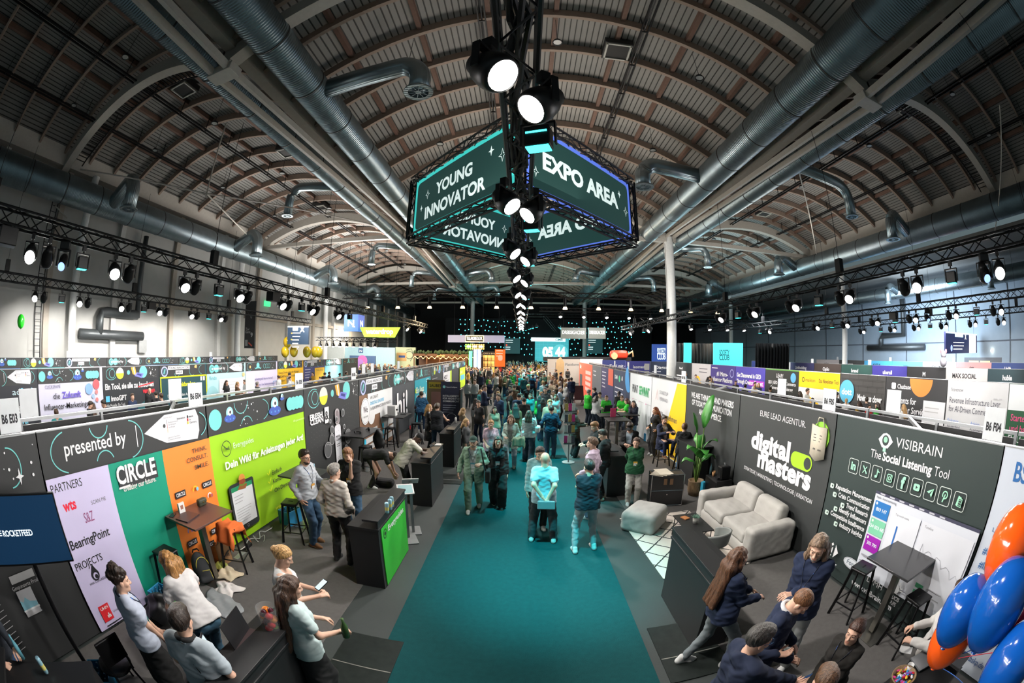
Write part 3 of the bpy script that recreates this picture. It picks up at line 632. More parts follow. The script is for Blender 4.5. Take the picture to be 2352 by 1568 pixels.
# carpets
MC = lambda nm, col: pm(nm, col, .95, 0, .18, 14, .35, 160, .15)
tag(MB().box((0, 34.5, .004), (3.0, 93, .008)).build('aisle_carpet', MC('aisle_carpet', (.007, .058, .062))), 'long dark teal carpet running down the middle of the aisle', 'carpet')
for x0, x1, nm in ((-4.75, -2.22, 'grey carpet of the stands along the left wall'), (2.3, 4.75, 'grey carpet of the stands along the right wall')):
    tag(MB().box(((x0+x1)/2, 15.5, .003), (x1-x0, 36.5, .006)).build('stand_carpet', MC('stand_carpet', (.115, .108, .104))), nm, 'carpet')
for (px, py, w, d, nm) in ((1030, 1100, .8, .8, 'small worn metal floor hatch beside the aisle, by the tablet counter'), (1580, 1490, .75, 1.1, 'worn metal floor hatch in front of the black counter by the sofa'), (835, 1520, .7, 1.0, 'scuffed metal floor hatch beside the woman in the long black skirt')):
    c = onz(px, py); b = MB(); b.box((c[0], c[1], .008), (w, d, .016)); b.box((c[0], c[1] - d*.1, .017), (w*.98, .015, .004), m=1)
    tag(b.build('floor_hatch', [pm('hatch_steel', (.022, .028, .026), .45, .6, .5, 9), pm('hatch_edge', (.2, .2, .18), .4)]), nm, 'hatch')
# ---------------------------------------------------------------- ventilation ducts
def duct_mat():
    def f(nt, P):
        L = nt.links.new; tc = N(nt, 'ShaderNodeTexCoord'); sx = N(nt, 'ShaderNodeSeparateXYZ'); L(tc.outputs['Object'], sx.inputs[0])
        w = N(nt, 'ShaderNodeMath', operation='MULTIPLY'); w.inputs[1].default_value = 2*PI/.12; L(sx.outputs['Y'], w.inputs[0]); sn = N(nt, 'ShaderNodeMath', operation='SINE'); L(w.outputs[0], sn.inputs[0])
        b = N(nt, 'ShaderNodeBump'); b.inputs['Strength'].default_value = .5; b.inputs['Distance'].default_value = .012; L(sn.outputs[0], b.inputs['Height']); L(b.outputs['Normal'], P.inputs['Normal'])
        noisy(nt, P, (.34, .41, .44), 1.2, .25); P.inputs['Metallic'].default_value = .95; P.inputs['Roughness'].default_value = .36
    return mk('galvanised_duct', f)
M_duct = duct_mat(); M_seam = pm('duct_seam', (.05, .05, .05), .5, .5); M_dark = pm('black_metal', (.012, .012, .013), .45, .3)
def duct(x, z, r, y0, y1, label, branches):
    root = empty('ventilation_duct', (x, (y0+y1)/2, z)); tag(root, label, 'duct'); L = (y1-y0)/2
    b = MB().cyl((0, -L, 0), (0, L, 0), r, n=40)
    for k in range(int((y1-y0)/3.1)): y = -L + 1.3 + 3.1*k; b.cyl((0, y-.03, 0), (0, y+.03, 0), r+.02, n=40, m=1)
    b.build('pipe', [M_duct, M_seam], root, True)
    for (y, sg, ln, rise, dr) in branches:
        yy = y - (y0+y1)/2; R = r*.55; s0 = r*.8; e = sg*(s0 + ln)
        path = [np.array([sg*s0, yy, 0]), np.array([e - sg*.9, yy, rise*.9])] + [np.array([e - sg*.9 + sg*.9*math.sin(a), yy, rise - .9*(1-math.cos(a))]) for a in np.linspace(.25, PI/2, 7)] + [np.array([e, yy, rise - .9 - dr])]
        br = MB().tube(path, R, 20).build('branch', M_duct, root, True)
        p = path[-1]; f = MB(); f.lathe(p, [(R, .05), (R*1.35, -.02), (R*1.35, -.08), (R*.95, -.08), (R*.95, .0)], 24)
        for a in range(10): t = a*PI/5; f.bar(p + np.array([R*.25*math.cos(t), R*.25*math.sin(t), -.05]), p + np.array([R*.95*math.cos(t), R*.95*math.sin(t), -.05]), .025, .05)
        f.cyl(p + np.array([0, 0, -.08]), p + np.array([0, 0, .02]), R*.28, n=12); f.build('diffuser', M_duct, br)
    return root
duct(-8.15, CAM_Z + 9.95, .72, -9, 90, 'large round steel air duct beside the centre vault, left of the sign', [(11.6, 1, 3.9, .5, .5), (36, 1, 3.6, .4, .5), (52, 1, 3.6, .4, .5), (66, 1, 3.6, .4, .5)])
duct(-10.75, CAM_Z + 9.55, .52, -9, 90, 'slimmer round steel air duct along the left valley beam', [(20.5, -1, 3.2, .3, .9), (36, -1, 3.2, .3, .9), (50, -1, 3, .3, .9), (64, -1, 3, .3, .9)])
duct(10.85, CAM_Z + 10.1, .80, -9, 90, 'large round steel air duct beside the centre vault, right of the sign', [(20, -1, 3.6, .3, .5), (36, -1, 3.2, .4, .5), (52, -1, 3.2, .4, .5)])
duct(13.9, CAM_Z + 9.6, .60, -9, 90, 'slimmer round steel air duct along the right valley beam', [(15.4, 1, 4.0, -.3, .9), (35, 1, 3.4, .3, .9), (52, 1, 3.4, .3, .9)])
duct(-24.3, CAM_Z + 8.1, .86, -9, 90, 'round steel air duct high along the left hall wall', [(12, 1, 2.6, .9, .9), (26, 1, 2.6, .9, .9), (41, 1, 2.6, .8, .8), (56, 1, 2.6, .8, .8)])
duct(28.4, CAM_Z + 8.5, .86, -9, 90, 'round steel air duct along the eaves of the right vault', [(17, -1, 2.4, .9, .9), (33, -1, 2.4, .9, .9), (50, -1, 2.4, .9, .9)])
duct(38.5, CAM_Z + 6.0, .70, -9, 90, 'round steel air duct over the far right hall wall', [(12, -1, 2, .4, .8), (26, -1, 2, .4, .8)])
# roof hatches, pendant lamps, pipes
def pendant(x, y, z, lab):
    r = empty('pendant_lamp', (x, y, z)); tag(r, lab, 'lamp', 'small pendant lamps under the vaults')
    b = MB(); b.lathe((0, 0, 0), [(.02, .16), (.16, .12), (.22, 0), (.18, 0), (.13, .06)], 20); b.build('shade', M_dark, r, True); MB().cyl((0, 0, .02), (0, 0, .03), .17, n=20).build('diffuser', pm('lamp_glass', (.32, .33, .32), .3), r); MB().cyl((0, 0, .15), (0, 0, 1.6), .012, n=6).build('cord', M_dark, r); return r
pl = None
for x in (-20.5, -15, -4.6, 1.4, 7.4, 18.5, 24):
    for j in range(9):
        y = 5.2 + 7.35*j; t = next((2*(x - (a+b)/2)/(b-a), r) for a, b, r, n in bays if a < x < b); z = ZV + .55 + t[1]*(1-t[0]**2) - 1.9
        if pl is None: pl = pendant(x, y, z, 'small round pendant lamp on a cord under the timber vault')
        else: dup(pl, (x, y, z))
for x, nm in ((-1.6, 'left of the centre line'), (4.9, 'right of the centre line'), (-17.5, 'under the left vault'), (-21.7, 'near the left hall wall'), (19.3, 'under the right vault'), (25.0, 'near the right eaves')):
    t = next((2*(x - (a+b)/2)/(b-a), r) for a, b, r, n in bays if a < x < b); z = ZV + .55 + t[1]*(1-t[0]**2) - 1.15
    r = empty('cable_tray', (x, 40, z)); tag(r, 'black cable tray hung along the roof, ' + nm, 'cable tray'); b = MB(); b.box((-.14, 0, 0), (.05, 100, .09)); b.box((.14, 0, 0), (.05, 100, .09)); b.cyl((0, -50, .03), (0, 50, .03), .03, n=8); b.build('rail', M_dark, r)
    h0 = MB().box((0, -48, .5), (.04, .04, 1.0)).box((0, -48, -.02), (.34, .06, .06)).build('hanger', M_dark, r)
    for j in range(1, 32): h = h0.copy(); COL.objects.link(h); h.location.y = 2.45*j
for (x, y) in ((-16.5, 10.5), (-14.6, 19.5), (-2.2, 4.0), (20.3, 9.5), (17.3, 17.5), (22, 30), (-18, 31), (4.3, 14)):
    t = next((2*(x - (a+b)/2)/(b-a), r) for a, b, r, n in bays if a < x < b); z = ZV + .55 + t[1]*(1-t[0]**2) - .35
    b = MB(); b.box((0, 0, 0), (1.3, 1.3, .3)); o = b.build('roof_hatch', pm('hatch_dark', (.02, .02, .02), .6)); o.location = (x, y, z); tag(o, 'square smoke vent set in the timber roof', 'roof vent', 'smoke vents in the vaults')
    f = MB()
    for q in (-.55, .55): f.box((q, 0, -.18), (.08, 1.2, .08)); f.box((0, q, -.18), (1.2, .08, .08))
    f.build('frame', pm('vent_frame', (.55, .55, .5), .5), o)
for x, y, x1, nm in ((VL, 8.6, EL, 'left'), (VR, 8.6, ER, 'right')):
    A = [(x + (x1-x)*t, y, ZV + .25 + 2.3*.9*(1 - (2*t-1)**2) - .7) for t in np.linspace(.04, .96, 24)]; b = MB()
    for q in (-.42, .42): b.tube([(p[0], p[1] + q, p[2]) for p in A], .05, 6)
    for a, c in zip(A[:-1], A[1:]):
        for t in (0, .5): m = np.array(a)*(1-t) + np.array(c)*t; b.bar(m + np.array([0, -.42, 0]), m + np.array([0, .42, 0]), .04, .05)
    tag(b.build('roof_ladder', M_dark), 'black catwalk ladder following the arched beam of the %s vault' % nm, 'ladder')
for i, (a, c) in enumerate((((-25, 9, 10.2), (-28, 2, 14)), ((-16.2, 14.5, 15.6), (-16.2, 14.5, 11.0)), ((-16.2, 14.5, 11.2), (-25, 9, 13.2)), ((-16.2, 14.5, 11.2), (-10.5, 30, 13)), ((-16.2, 14.5, 11.2), (-25, 31, 13)), ((30, 9, 10.5), (22, 3, 14.5)), ((29.5, 31, 12.6), (13, 14, 12.8)))):
    struct(MB().cyl(a, c, .045, n=8).build('beam_brace', M_white))
# ---------------------------------------------------------------- rigging: trusses and stage lights
def truss(a, b, w=.36, h=.36, label=None, name='truss', parent=None):
    a = np.asarray(a, float); b = np.asarray(b, float); d = b - a; L = np.linalg.norm(d); d = d/L; x = nrm(np.cross(d, (0, 0, 1) if abs(d[2]) < .9 else (0, 1, 0))); y = np.cross(x, d); mb = MB(); n = max(2, int(L/.55))
    c = [x*i*w/2 + y*j*h/2 for i, j in ((-1, -1), (1, -1), (1, 1), (-1, 1))]
    for q in c: mb.cyl(a + q, b + q, .034, n=6)
    for k in range(n):
        p = a + d*(L*k/n); e = a + d*(L*(k+1)/n)
        for i in range(4):
            q, r = c[i], c[(i+1) % 4]
            if k % 2: q, r = r, q
            mb.cyl(p + q, e + r, .018, n=4, caps=False)
    o = mb.build(name, M_dark, parent)
    if label: tag(o, label, 'truss')
    return o
M_lens = emi('lamp_lens', (1, .97, .93), 14); M_teal = emi('teal_led', (.05, .85, .85), 2.2); M_body = pm('lamp_body', (.014, .014, .015), .38, .2)
def spot_data(nm, col, e, ang=80, blend=.6, r=.12):
    if nm not in bpy.data.lights:
        l = bpy.data.lights.new(nm, 'SPOT'); l.color = col; l.energy = e; l.spot_size = math.radians(ang); l.spot_blend = blend if 'teal' not in nm else 1; l.shadow_soft_size = r
    return bpy.data.lights[nm]
_fx = {}
def fixture(loc, aim, kind='white', label='', group=None, energy=None, scale=1.):
    """a lamp hanging from a truss: clamp, yoke, egg-shaped housing, lens; 'white' and 'warm' shine, 'teal' is an led wash"""
    key = (kind, energy)
    d = nrm(aim); yaw = math.atan2(-d[0], d[1])
    if key not in _fx:
        r = empty('led_spotlight' if kind == 'teal' else 'spotlight', (0, 0, 0)); r['category'] = 'stage light'
        b = MB(); b.box((0, 0, -.06), (.12, .12, .14)); b.cyl((0, 0, .01), (0, 0, -.2), .03, n=8); b.build('clamp', M_dark, r)
        b = MB(); b.box((0, 0, -.2), (.46, .08, .035)); [b.box((q*.225, 0, -.36), (.02, .08, .34)) for q in (1, -1)]; b.build('yoke', M_dark, r)
        c = np.array([0, 0, -.42]); el = math.asin(-d[2]); ax = np.array([0, math.cos(el), -math.sin(el)])
        if kind == 'teal':
            h = MB().box(c, (.34, .22, .30)).build('housing', M_body, r, bev=.02); MB().box(c + np.array([0, .0, -.155]), (.30, .18, .02)).build('lens', M_teal, r); MB().box(c + np.array([0, -.115, .05]), (.28, .012, .025)).build('indicator', M_teal, r)
        else:
            h = MB().lathe(c - ax*.26, [(.001, 0), (.09, .01), (.13, .06), (.14, .12), (.19, .22), (.215, .34), (.215, .44), (.19, .50), (.17, .50)], 24, d=ax).build('housing', M_body, r, True)
            MB().lathe(c - ax*.26, [(.185, .485), (.12, .50), (.001, .505)], 24, d=ax).build('lens', M_lens if kind != 'off' else pm('dark_lens', (.03, .03, .035), .08), r, True)
        if kind != 'off':
            l = spot_data('stage_' + kind + str(energy), dict(white=(1, .96, .91), warm=(1, .8, .6), teal=(.04, .85, .9))[kind], energy or 700, 95 if kind != 'teal' else 47)
            lo = link('light', l, r); lo.location = c + ax*.32; lo.rotation_euler = Vector(ax).to_track_quat('-Z', 'Y').to_euler()
        _fx[key] = r; r.location = loc; r.rotation_euler = (0, 0, yaw); r['el'] = 0; del r['el']
    else: r = dup(_fx[key], loc, yaw)
    r.scale = (scale,)*3; r['label'] = label; r['category'] = 'stage light'
    if group: r['group'] = group
    return r
def row(x, z, y0, y1, label, ys, e, facing, grp, wl):
    e *= 1.15
    truss((x, y0, z + .22), (x, y1, z + .22), label=label)
    for k, y in enumerate(ys):
        fixture((x, y, z), (facing*.75, -.25, -.62), 'white', 'lit white stage light on %s, facing the aisle' % wl, grp, e)
        fixture((x, y + .62, z), (-facing*.75, .1, -.62), 'white', 'black stage light on %s, turned away from the aisle' % wl, grp + ', turned away', e)
        if k % 2 == 0: fixture((x, y + 1.9, z), (facing*.5, -.05, -.8), 'teal', 'boxy teal wash light on %s' % wl, 'teal wash lights on ' + wl, 260)
    for k, y in enumerate(np.arange(y0 + 4, y1, 9.5)):
        h = empty('chain_hoist', (x, y, z + .55)); tag(h, 'black chain hoist carrying %s' % wl, 'hoist', 'chain hoists on ' + wl); MB().box((0, 0, .15), (.22, .3, .5)).build('motor', M_dark, h, bev=.02); MB().cyl((0, 0, .4), (0, 0, 4.3 if x > 30 else 5.6), .012, n=6).build('chain', M_dark, h)
yx = lambda pts, x: [float(onx(px, py, x)[1]) for px, py in pts]
ZT = 5.75
row(-10.6, ZT, -3, 44, 'black lighting truss over the left aisle, nearer of two', yx([(78, 540), (268, 582), (427, 612), (551, 640), (648, 662), (715, 678), (775, 690)], -10.6) + [36, 41], 420, 1, 'stage lights on the near left truss', 'the near left truss')
row(-21.0, ZT, 0, 36, 'black lighting truss by the left hall wall', yx([(83, 655), (185, 668), (280, 680), (367, 693), (440, 703), (507, 710)], -21), 600, 1, 'stage lights on the truss by the left hall wall', 'the truss by the left hall wall')
row(11.2, ZT, -3, 44, 'black lighting truss over the right aisle, nearest of three', yx([(2288, 570), (2102, 605), (1950, 635), (1830, 660), (1737, 683), (1660, 702)], 11.2) + [34, 40], 420, -1, 'stage lights on the near right truss', 'the near right truss')
row(22.5, ZT, 0, 46, 'black lighting truss over the right hand stands, middle of three', yx([(2297, 678), (2195, 698), (2103, 708), (2016, 716), (1948, 724), (1880, 733), (1770, 745)], 22.5), 600, -1, 'stage lights on the middle right truss', 'the middle right truss')
row(31.5, ZT, 4, 46, 'black lighting truss by the right hall wall, farthest of three', yx([(2305, 725), (2240, 728), (2173, 732), (2110, 737), (2055, 741), (1985, 745)], 31.5), 260, -1, 'stage lights on the truss by the right hall wall', 'the truss by the right hall wall')
def moving_head(x, y, z, rz, lab):
    r = empty('moving_head_spotlight', (x, y, z), math.radians(rz)); tag(r, lab, 'stage light'); MB().rbox((0, 0, -.1), (.34, .26, .2), .03).build('base', M_body, r); b = MB(); b.box((0, 0, -.22), (.44, .12, .06)); [b.box((q*.2, 0, -.4), (.05, .14, .4)) for q in (1, -1)]; b.build('yoke', M_body, r); d = nrm((0, -.75, -.5)); c = np.array([0, 0, -.5]); MB().lathe(c - d*.28, [(.001, 0), (.13, .02), (.15, .12), (.14, .3), (.13, .5), (.115, .52)], 20, d=d).build('head', M_body, r, True); MB().lathe(c + d*.235, [(.115, 0), (.06, .01), (.001, .012)], 20, d=d).build('lens', emi('blue_lens', (.25, .4, 1), 1.2), r, True)
for px, py, x, rz, lab in ((155, 540, -10.6, 60, 'black moving head lamp with a bluish lens on the near left truss'), (2252, 550, 11.2, -60, 'black moving head lamp with a bluish lens on the near right truss'), (2128, 690, 22.5, -40, 'black moving head lamp with bluish lens on the middle right truss')):
    moving_head(x, float(onx(px, py, x)[1]), ZT, rz, lab)
for px, py, x, t, wl in ((27, 500, -10.6, 'near left truss', -1), (2390, 520, 11.2, 'near right truss', 1), (348, 690, -21, 'truss by the left hall wall', -1), (2052, 712, 22.5, 'middle right truss', 1), (630, 655, -10.6, 'near left truss beside a hoist', -1)):
    o = MB().rbox((0, 0, -.2), (.4, .62, .4), .02).build('power_box', M_body); o.location = (x, float(onx(px, py, x)[1]), ZT - .0); tag(o, 'black power box hanging under the ' + t, 'box')
# the centre truss, over the aisle carpet
ZC = 6.55
truss((-.05, 1.0, ZC + .24), (-.05, 62, ZC + .24), .42, .42, 'black lighting truss running along over the aisle carpet')
cyl_ = [float(onz(px, py, 5.97)[1]) for px, py in ((1165, 180), (1187, 475), (1190, 583), (1194, 640))]; cyr_ = [float(onz(px, py, 5.97)[1]) for px, py in ((1210, 255), (1213, 495), (1200, 600), (1204, 650))]
for k in range(12):
    yl = cyl_[k] if k < 4 else cyl_[3] + 4.3*(k-3); yr = cyr_[k] if k < 4 else yl + .65
    for sg, y in ((1, yl), (-1, yr)):
        fixture((-.05 - sg*.28, y, ZC - .02), (sg*.62, -.34, -.70), 'white', 'large lit stage light on the aisle truss, %s' % ('tilted to the right' if sg > 0 else 'tilted to the left'), 'lit stage lights on the aisle truss, %s' % ('tilted right' if sg > 0 else 'tilted left'), 560)
    if k < 9: fixture((.2, yl + 1.5, ZC + .0), (.05, .15, -1), 'teal', 'small boxy teal wash light clamped to the aisle truss', 'teal wash lights on the aisle truss', 1900)
b = MB(); g = random.Random(12)
for q in range(6): b.tube([(-.05 + g.uniform(-.16, .16), 1.2 + .6*k, ZC + .12 + .26*g.random() + .03*math.sin(k*2.1 + q)) for k in range(98)], .035, 6)
for k in range(14): b.box((-.05 + g.uniform(-.12, .12), 2.4 + 3.9*k + g.uniform(-.6, .6), ZC + .52), (.32, .8, .2))
tag(b.build('cable_loom', M_dark), 'thick black bundle of cables and boxes lying in the aisle truss', 'cable')
for k, y in enumerate((2.2, 14, 27, 40)):
    h = empty('chain_hoist', (-.3, y, ZC + .5)); tag(h, 'black chain hoist above the aisle truss', 'hoist', 'chain hoists above the aisle truss'); MB().cyl((0, 0, 0), (0, 0, .75), .2, n=20).build('motor', M_dark, h); MB().cyl((0, 0, .7), (0, 0, 7), .014, n=6).build('chain', M_dark, h)
# ---------------------------------------------------------------- the hanging four-sided sign
sg_ = empty('hanging_sign', (0, 13.2, 0)); tag(sg_, 'black square truss with four lettered banners hung above the aisle', 'hanging sign')
Cn = [np.array([-.05, 8.8, 0]), np.array([3.78, 12.92, 0]), np.array([-.05, 17.0, 0]), np.array([-3.78, 12.92, 0])]
z0, z1 = CAM_Z + 3.78, CAM_Z + 5.76
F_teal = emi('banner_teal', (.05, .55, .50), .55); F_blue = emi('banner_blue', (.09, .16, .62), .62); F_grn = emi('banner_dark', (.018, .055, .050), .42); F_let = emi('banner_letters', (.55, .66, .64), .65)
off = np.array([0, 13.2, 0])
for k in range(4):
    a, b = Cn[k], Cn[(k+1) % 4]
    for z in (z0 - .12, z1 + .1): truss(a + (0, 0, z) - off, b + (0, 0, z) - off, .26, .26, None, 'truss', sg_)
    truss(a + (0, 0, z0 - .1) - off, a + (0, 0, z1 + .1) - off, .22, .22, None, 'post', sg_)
def banner(a, b, edge, kind, nm):
    """banner from a (left end as read) to b, printed through the cloth so that both faces show it"""
    d = b - a; L = np.linalg.norm(d[:2]); u = nrm(d); o = a + u*.16 - off; o[2] = z0; L -= .32; H = z1 - z0
    nn = np.cross(u, (0, 0, 1.)); pb = MB(); pb.box(o + u*L/2 + np.array([0, 0, H/2]), (L, .006, H), M=np.stack([u, -nn, np.array([0, 0, 1.])], 1)); ob = pb.build(nm, edge, sg_)
    p = Print(o + nn*.004, u, (0, 0, 1))
    q = Print(o - nn*.004, u, (0, 0, 1)); q.n = -q.n
    for r in (p, q):
        r.rr(.16, .14, L - .16, H - .14, .16, F_grn)
        if kind == 'Y':
            r.text('YOUNG', (L*.46, H*.53), .41, 1.98, F_let, .035, 'c'); r.text('INNOVATOR', (L*.46, H*.19), .41, 3.25, F_let, .035, 'c')
            r.star((L*.81, H*.73), .17, F_let); r.star((L*.90, H*.57), .2, F_let, .022); r.star((L*.17, H*.62), .17, F_let, .02); r.star((L*.10, H*.42), .12, F_let)
        else:
            r.text('EXPO AREA', (L*.48, H*.40), .5, 3.8, F_let, .045, 'c'); r.star((L*.86, H*.68), .15, F_let); r.star((L*.93, H*.42), .18, F_let, .02); r.star((L*.07, H*.30), .15, F_let, .02)
        r.build('lettering', ob)
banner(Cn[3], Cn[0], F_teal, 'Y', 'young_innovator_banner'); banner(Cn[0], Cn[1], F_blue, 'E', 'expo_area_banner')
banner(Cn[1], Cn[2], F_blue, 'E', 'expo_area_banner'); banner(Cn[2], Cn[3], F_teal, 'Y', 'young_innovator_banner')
# ---------------------------------------------------------------- stand walls with their prints
CH = (.030, .031, .032); WH = (.72, .72, .73); LIL = (.56, .50, .72); CY = (.16, .56, .54); LIME = (.50, .68, .03)
M_alu = pm('aluminium', (.36, .37, .38), .4, .6); M_infill = pm('black_infill', (.014, .014, .015), .6)
def panel(side, y0, y1, col, label, X=4.8, H=2.5, name='booth_panel'):
    """side -1: wall on the left, read from the aisle; +1: wall on the right"""
    t = .07; x = side*(X + t/2); b = MB(); b.box((x, (y0+y1)/2, H/2 + .01), (t, y1-y0-.006, H - .02)); b.box((x, (y0+y1)/2, H + .004), (t + .01, y1-y0-.004, .014), m=1)
    for y in (y0, y1): b.box((side*(X - .002), y, H/2 + .01), (.008, .018, H - .02), m=1)
    o = b.build(name, [pm(('print', col), col, .55, 0, .04, 3), M_alu]); tag(o, label, 'exhibition stand wall'); o['pn'] = 0; del o['pn']
    p = Print((side*(X - .006), 0, 0), (0, -side, 0), (0, 0, 1)); p.ob = o; p.y = (y0, y1); p.sd = side; return p
def blob(p, pts, col=CY, w=.014): # a wavy closed outline through circles
    for (u, v, r, a0, a1) in pts: p.ring((u, v), r, w, col, a0, a1)
def ufo(p, u, v, r):
    p.disc((u, v + r*.25), r*.62, (.30, .62, .66)); p.disc((u, v - r*.35), r, (.05, .10, .42), ry=r*.42); p.disc((u, v + r*.3), r*.36, WH); p.disc((u + r*.08, v + r*.3), r*.16, (.02, .02, .03))
    for q in (-.6, 0, .6): p.disc((u + q*r, v - r*.42), r*.09, (.1, .35, .6), 10)
def dots(p, u0, v0, u1, v1, n, sd):
    g = random.Random(sd)
    for _ in range(n): p.disc((g.uniform(u0, u1), g.uniform(v0, v1)), g.choice((.008, .012, .018)), WH, 8)
def frieze(p, u, kind, big=False, col=CH):
    if col: p.rect(u + .01, 2.005, u + 3.27, 2.495, col)
    if kind == 'stars':
        for k in range(3): p.ring((u + 1.0 + .55*k, 2.22), .2, .014, CY, 20, 160); p.ring((u + 1.27 + .55*k, 2.1), .14, .014, CY, 200, 340)
        p.ring((u + 2.75, 2.2), .2, .014, CY, -90, 90); dots(p, u + 2.2, 2.05, u + 3.2, 2.45, 16, 1); p.star((u + 2.9, 2.1), .09, WH)
    elif kind == 'pres':
        p.ring((u + .55, 2.24), .36, .014, CY, 110, 250, .24); p.ring((u + 1.55, 2.24), .3, .014, CY, -80, 80, .24); p.ring((u + 1.05, 2.49), .16, .014, CY, 190, 350); p.ring((u + 1.1, 2.01), .16, .014, CY, 20, 160)
        if not big: p.disc((u + .42, 2.25), .2, CY); p.disc((u + .78, 2.25), .2, CY); p.ring((u + .42, 2.25), .1, .03, CH)
        p.text('presented by', (u + .42, 2.20), .17 if big else .14, 1.1, WH, .012); p.rect(u + 1.72, 2.12, u + 1.735, 2.40, WH)
        p.poly([(u + 1.88, 2.27), (u + 2.32, 2.08), (u + 3.02, 2.03), (u + 3.08, 2.15), (u + 3.08, 2.36), (u + 3.02, 2.48), (u + 2.32, 2.47)], (.60, .60, .64))
        p.text('Gefördert durch:', (u + 2.3, 2.42), .02, None, (.25, .25, .25)); p.disc((u + 2.3, 2.32), .028, (.05, .05, .05), 10)
        for k, c in enumerate(((.02, .02, .02), (.5, .02, .03), (.8, .5, .02))): p.rect(u + 2.36, 2.34 - .06*k, u + 2.366, 2.40 - .06*k, c); p.rect(u + 2.81, 2.37 - .045*k, u + 2.84, 2.41 - .045*k, c)
        for k, t in enumerate(('Bundesministerium', 'für Wirtschaft', 'und Energie')): p.text(t, (u + 2.39, 2.35 - .034*k), .02, None, (.15, .15, .15))
        p.text('Innovation', (u + 2.58, 2.375), .032, None, (.04, .04, .04), .01)
        for k, t in enumerate(('made', 'in', 'Germany')): p.text(t, (u + 2.86, 2.375 - .045*k), .032, None, (.04, .04, .04), .01)
        p.text('aufgrund eines Beschlusses', (u + 2.34, 2.14), .018, None, (.2, .2, .2)); p.text('des Deutschen Bundestages', (u + 2.34, 2.11), .018, None, (.2, .2, .2)); p.ring((u + 2.95, 2.25), .3, .014, CY, -60, 60, .2)
    elif kind == 'ufo':
        p.disc((u + .22, 2.25), .17, CY); ufo(p, u + .62, 2.28, .16); p.ring((u + .95, 2.47), .2, .014, CY, 180, 360); p.ring((u + 1.55, 2.26), .3, .014, CY, -70, 70, .2); p.ring((u + 1.1, 2.02), .18, .014, CY, 20, 160)
        dots(p, u + .85, 2.06, u + 1.5, 2.45, 14, 3); ufo(p, u + 2.05, 2.26, .22); ufo(p, u + 2.33, 2.42, .08)
        for k in range(4): p.disc((u + 2.62 + .15*k, 2.25), .14, CY)
    elif kind == 'green':
        p.ring((u + .5, 2.24), .3, .016, CY, 60, 330, .22); p.ring((u + .55, 2.25), .16, .016, CY); p.disc((u + 1.0, 2.25), .22, (.62, .62, .55), a0=0, a1=180); p.disc((u + 1.0, 2.25), .22, (.62, .72, .04), a0=180, a1=360)
        p.disc((u + 1.5, 2.27), .09, CY); p.disc((u + 2.4, 2.27), .24, CY); p.poly([(u + 1.75, 2.2), (u + 2.0, 2.12), (u + 1.9, 2.48), (u + 1.65, 2.46)], (.8, .38, .05)); p.poly([(u + 1.86, 2.17), (u + 1.92, 2.15), (u + 1.83, 2.47), (u + 1.77, 2.47)], WH)
        p.poly([(u + 1.85, 2.12), (u + 2.3, 2.02), (u + 2.42, 2.20), (u + 2.0, 2.26)], (.18, .19, .6)); p.poly([(u + 2.0, 2.16), (u + 2.26, 2.10), (u + 2.3, 2.17), (u + 2.05, 2.22)], (.03, .04, .2)); dots(p, u + 2.6, 2.05, u + 3.2, 2.45, 16, 5); p.star((u + 2.85, 2.2), .1, WH)
    elif kind == 'young':
        p.disc((u + .35, 2.23), .23, (.42, .44, .72)); p.disc((u + .35, 2.23), .17, (.05, .09, .12)); p.poly([(u + .27, 2.14), (u + .34, 2.14), (u + .42, 2.33), (u + .35, 2.33)], CY); p.ring((u + 1.2, 2.13), .16, .014, CY, 180, 350); p.ring((u + 2.3, 2.22), .22, .014, CY, 150, 300)
        p.rect(u + .58, 2.30, u + 2.12, 2.46, (.70, .70, .72)); p.text('YOUNG INNOVATORS', (u + 1.35, 2.335), .09, 1.44, (.02, .02, .03), .02, 'c'); p.rect(u + 1.1, 2.09, u + 1.6, 2.26, (.70, .70, .72)); p.text('AREA', (u + 1.35, 2.13), .09, .4, (.02, .02, .03), .02, 'c')
        p.poly([(u + 2.45, 2.36), (u + 2.62, 2.32), (u + 2.66, 2.46), (u + 2.5, 2.48)], (.75, .42, .14)); p.ring((u + 3.0, 2.25), .2, .014, CY, 90, 270)
    else:
        p.ring((u + .4, 2.25), .26, .014, CY, 40, 320, .2); p.disc((u + .45, 2.24), .08, (.75, .42, .14), 6); p.disc((u + 1.25, 2.32), .15, CY)
        for q in (-.2, -.08, .06, .2): p.stroke([(u + 1.25 + q*.4, 2.25), (u + 1.25 + q, 2.14), (u + 1.25 + q*1.5, 2.12), (u + 1.25 + q*1.6, 2.2)], .05, CY)
        for k in range(3): p.ring((u + 1.95 + .24*k, 2.25), .13, .016, CY); 
        dots(p, u + 2.7, 2.08, u + 3.2, 2.45, 10, 7)
    return p
def small(p, u, v, w, n, col, h=.03, gap=1.9, seed=0):      # lines of small print, too fine to read in the photograph
    g = random.Random(seed)
    for k in range(n): p.rect(u, v - k*h*gap, u + w*g.uniform(.6, 1), v - k*h*gap + h*.45, col)
def tick(p, c, s, col): p.stroke([(c[0] - s, c[1]), (c[0] - s*.3, c[1] - s*.8), (c[0] + s, c[1] + s)], s*.3, col)
Z1 = lambda x, y: (x/2.041, 800 + y/2.041)
BK = (.012, .012, .016)
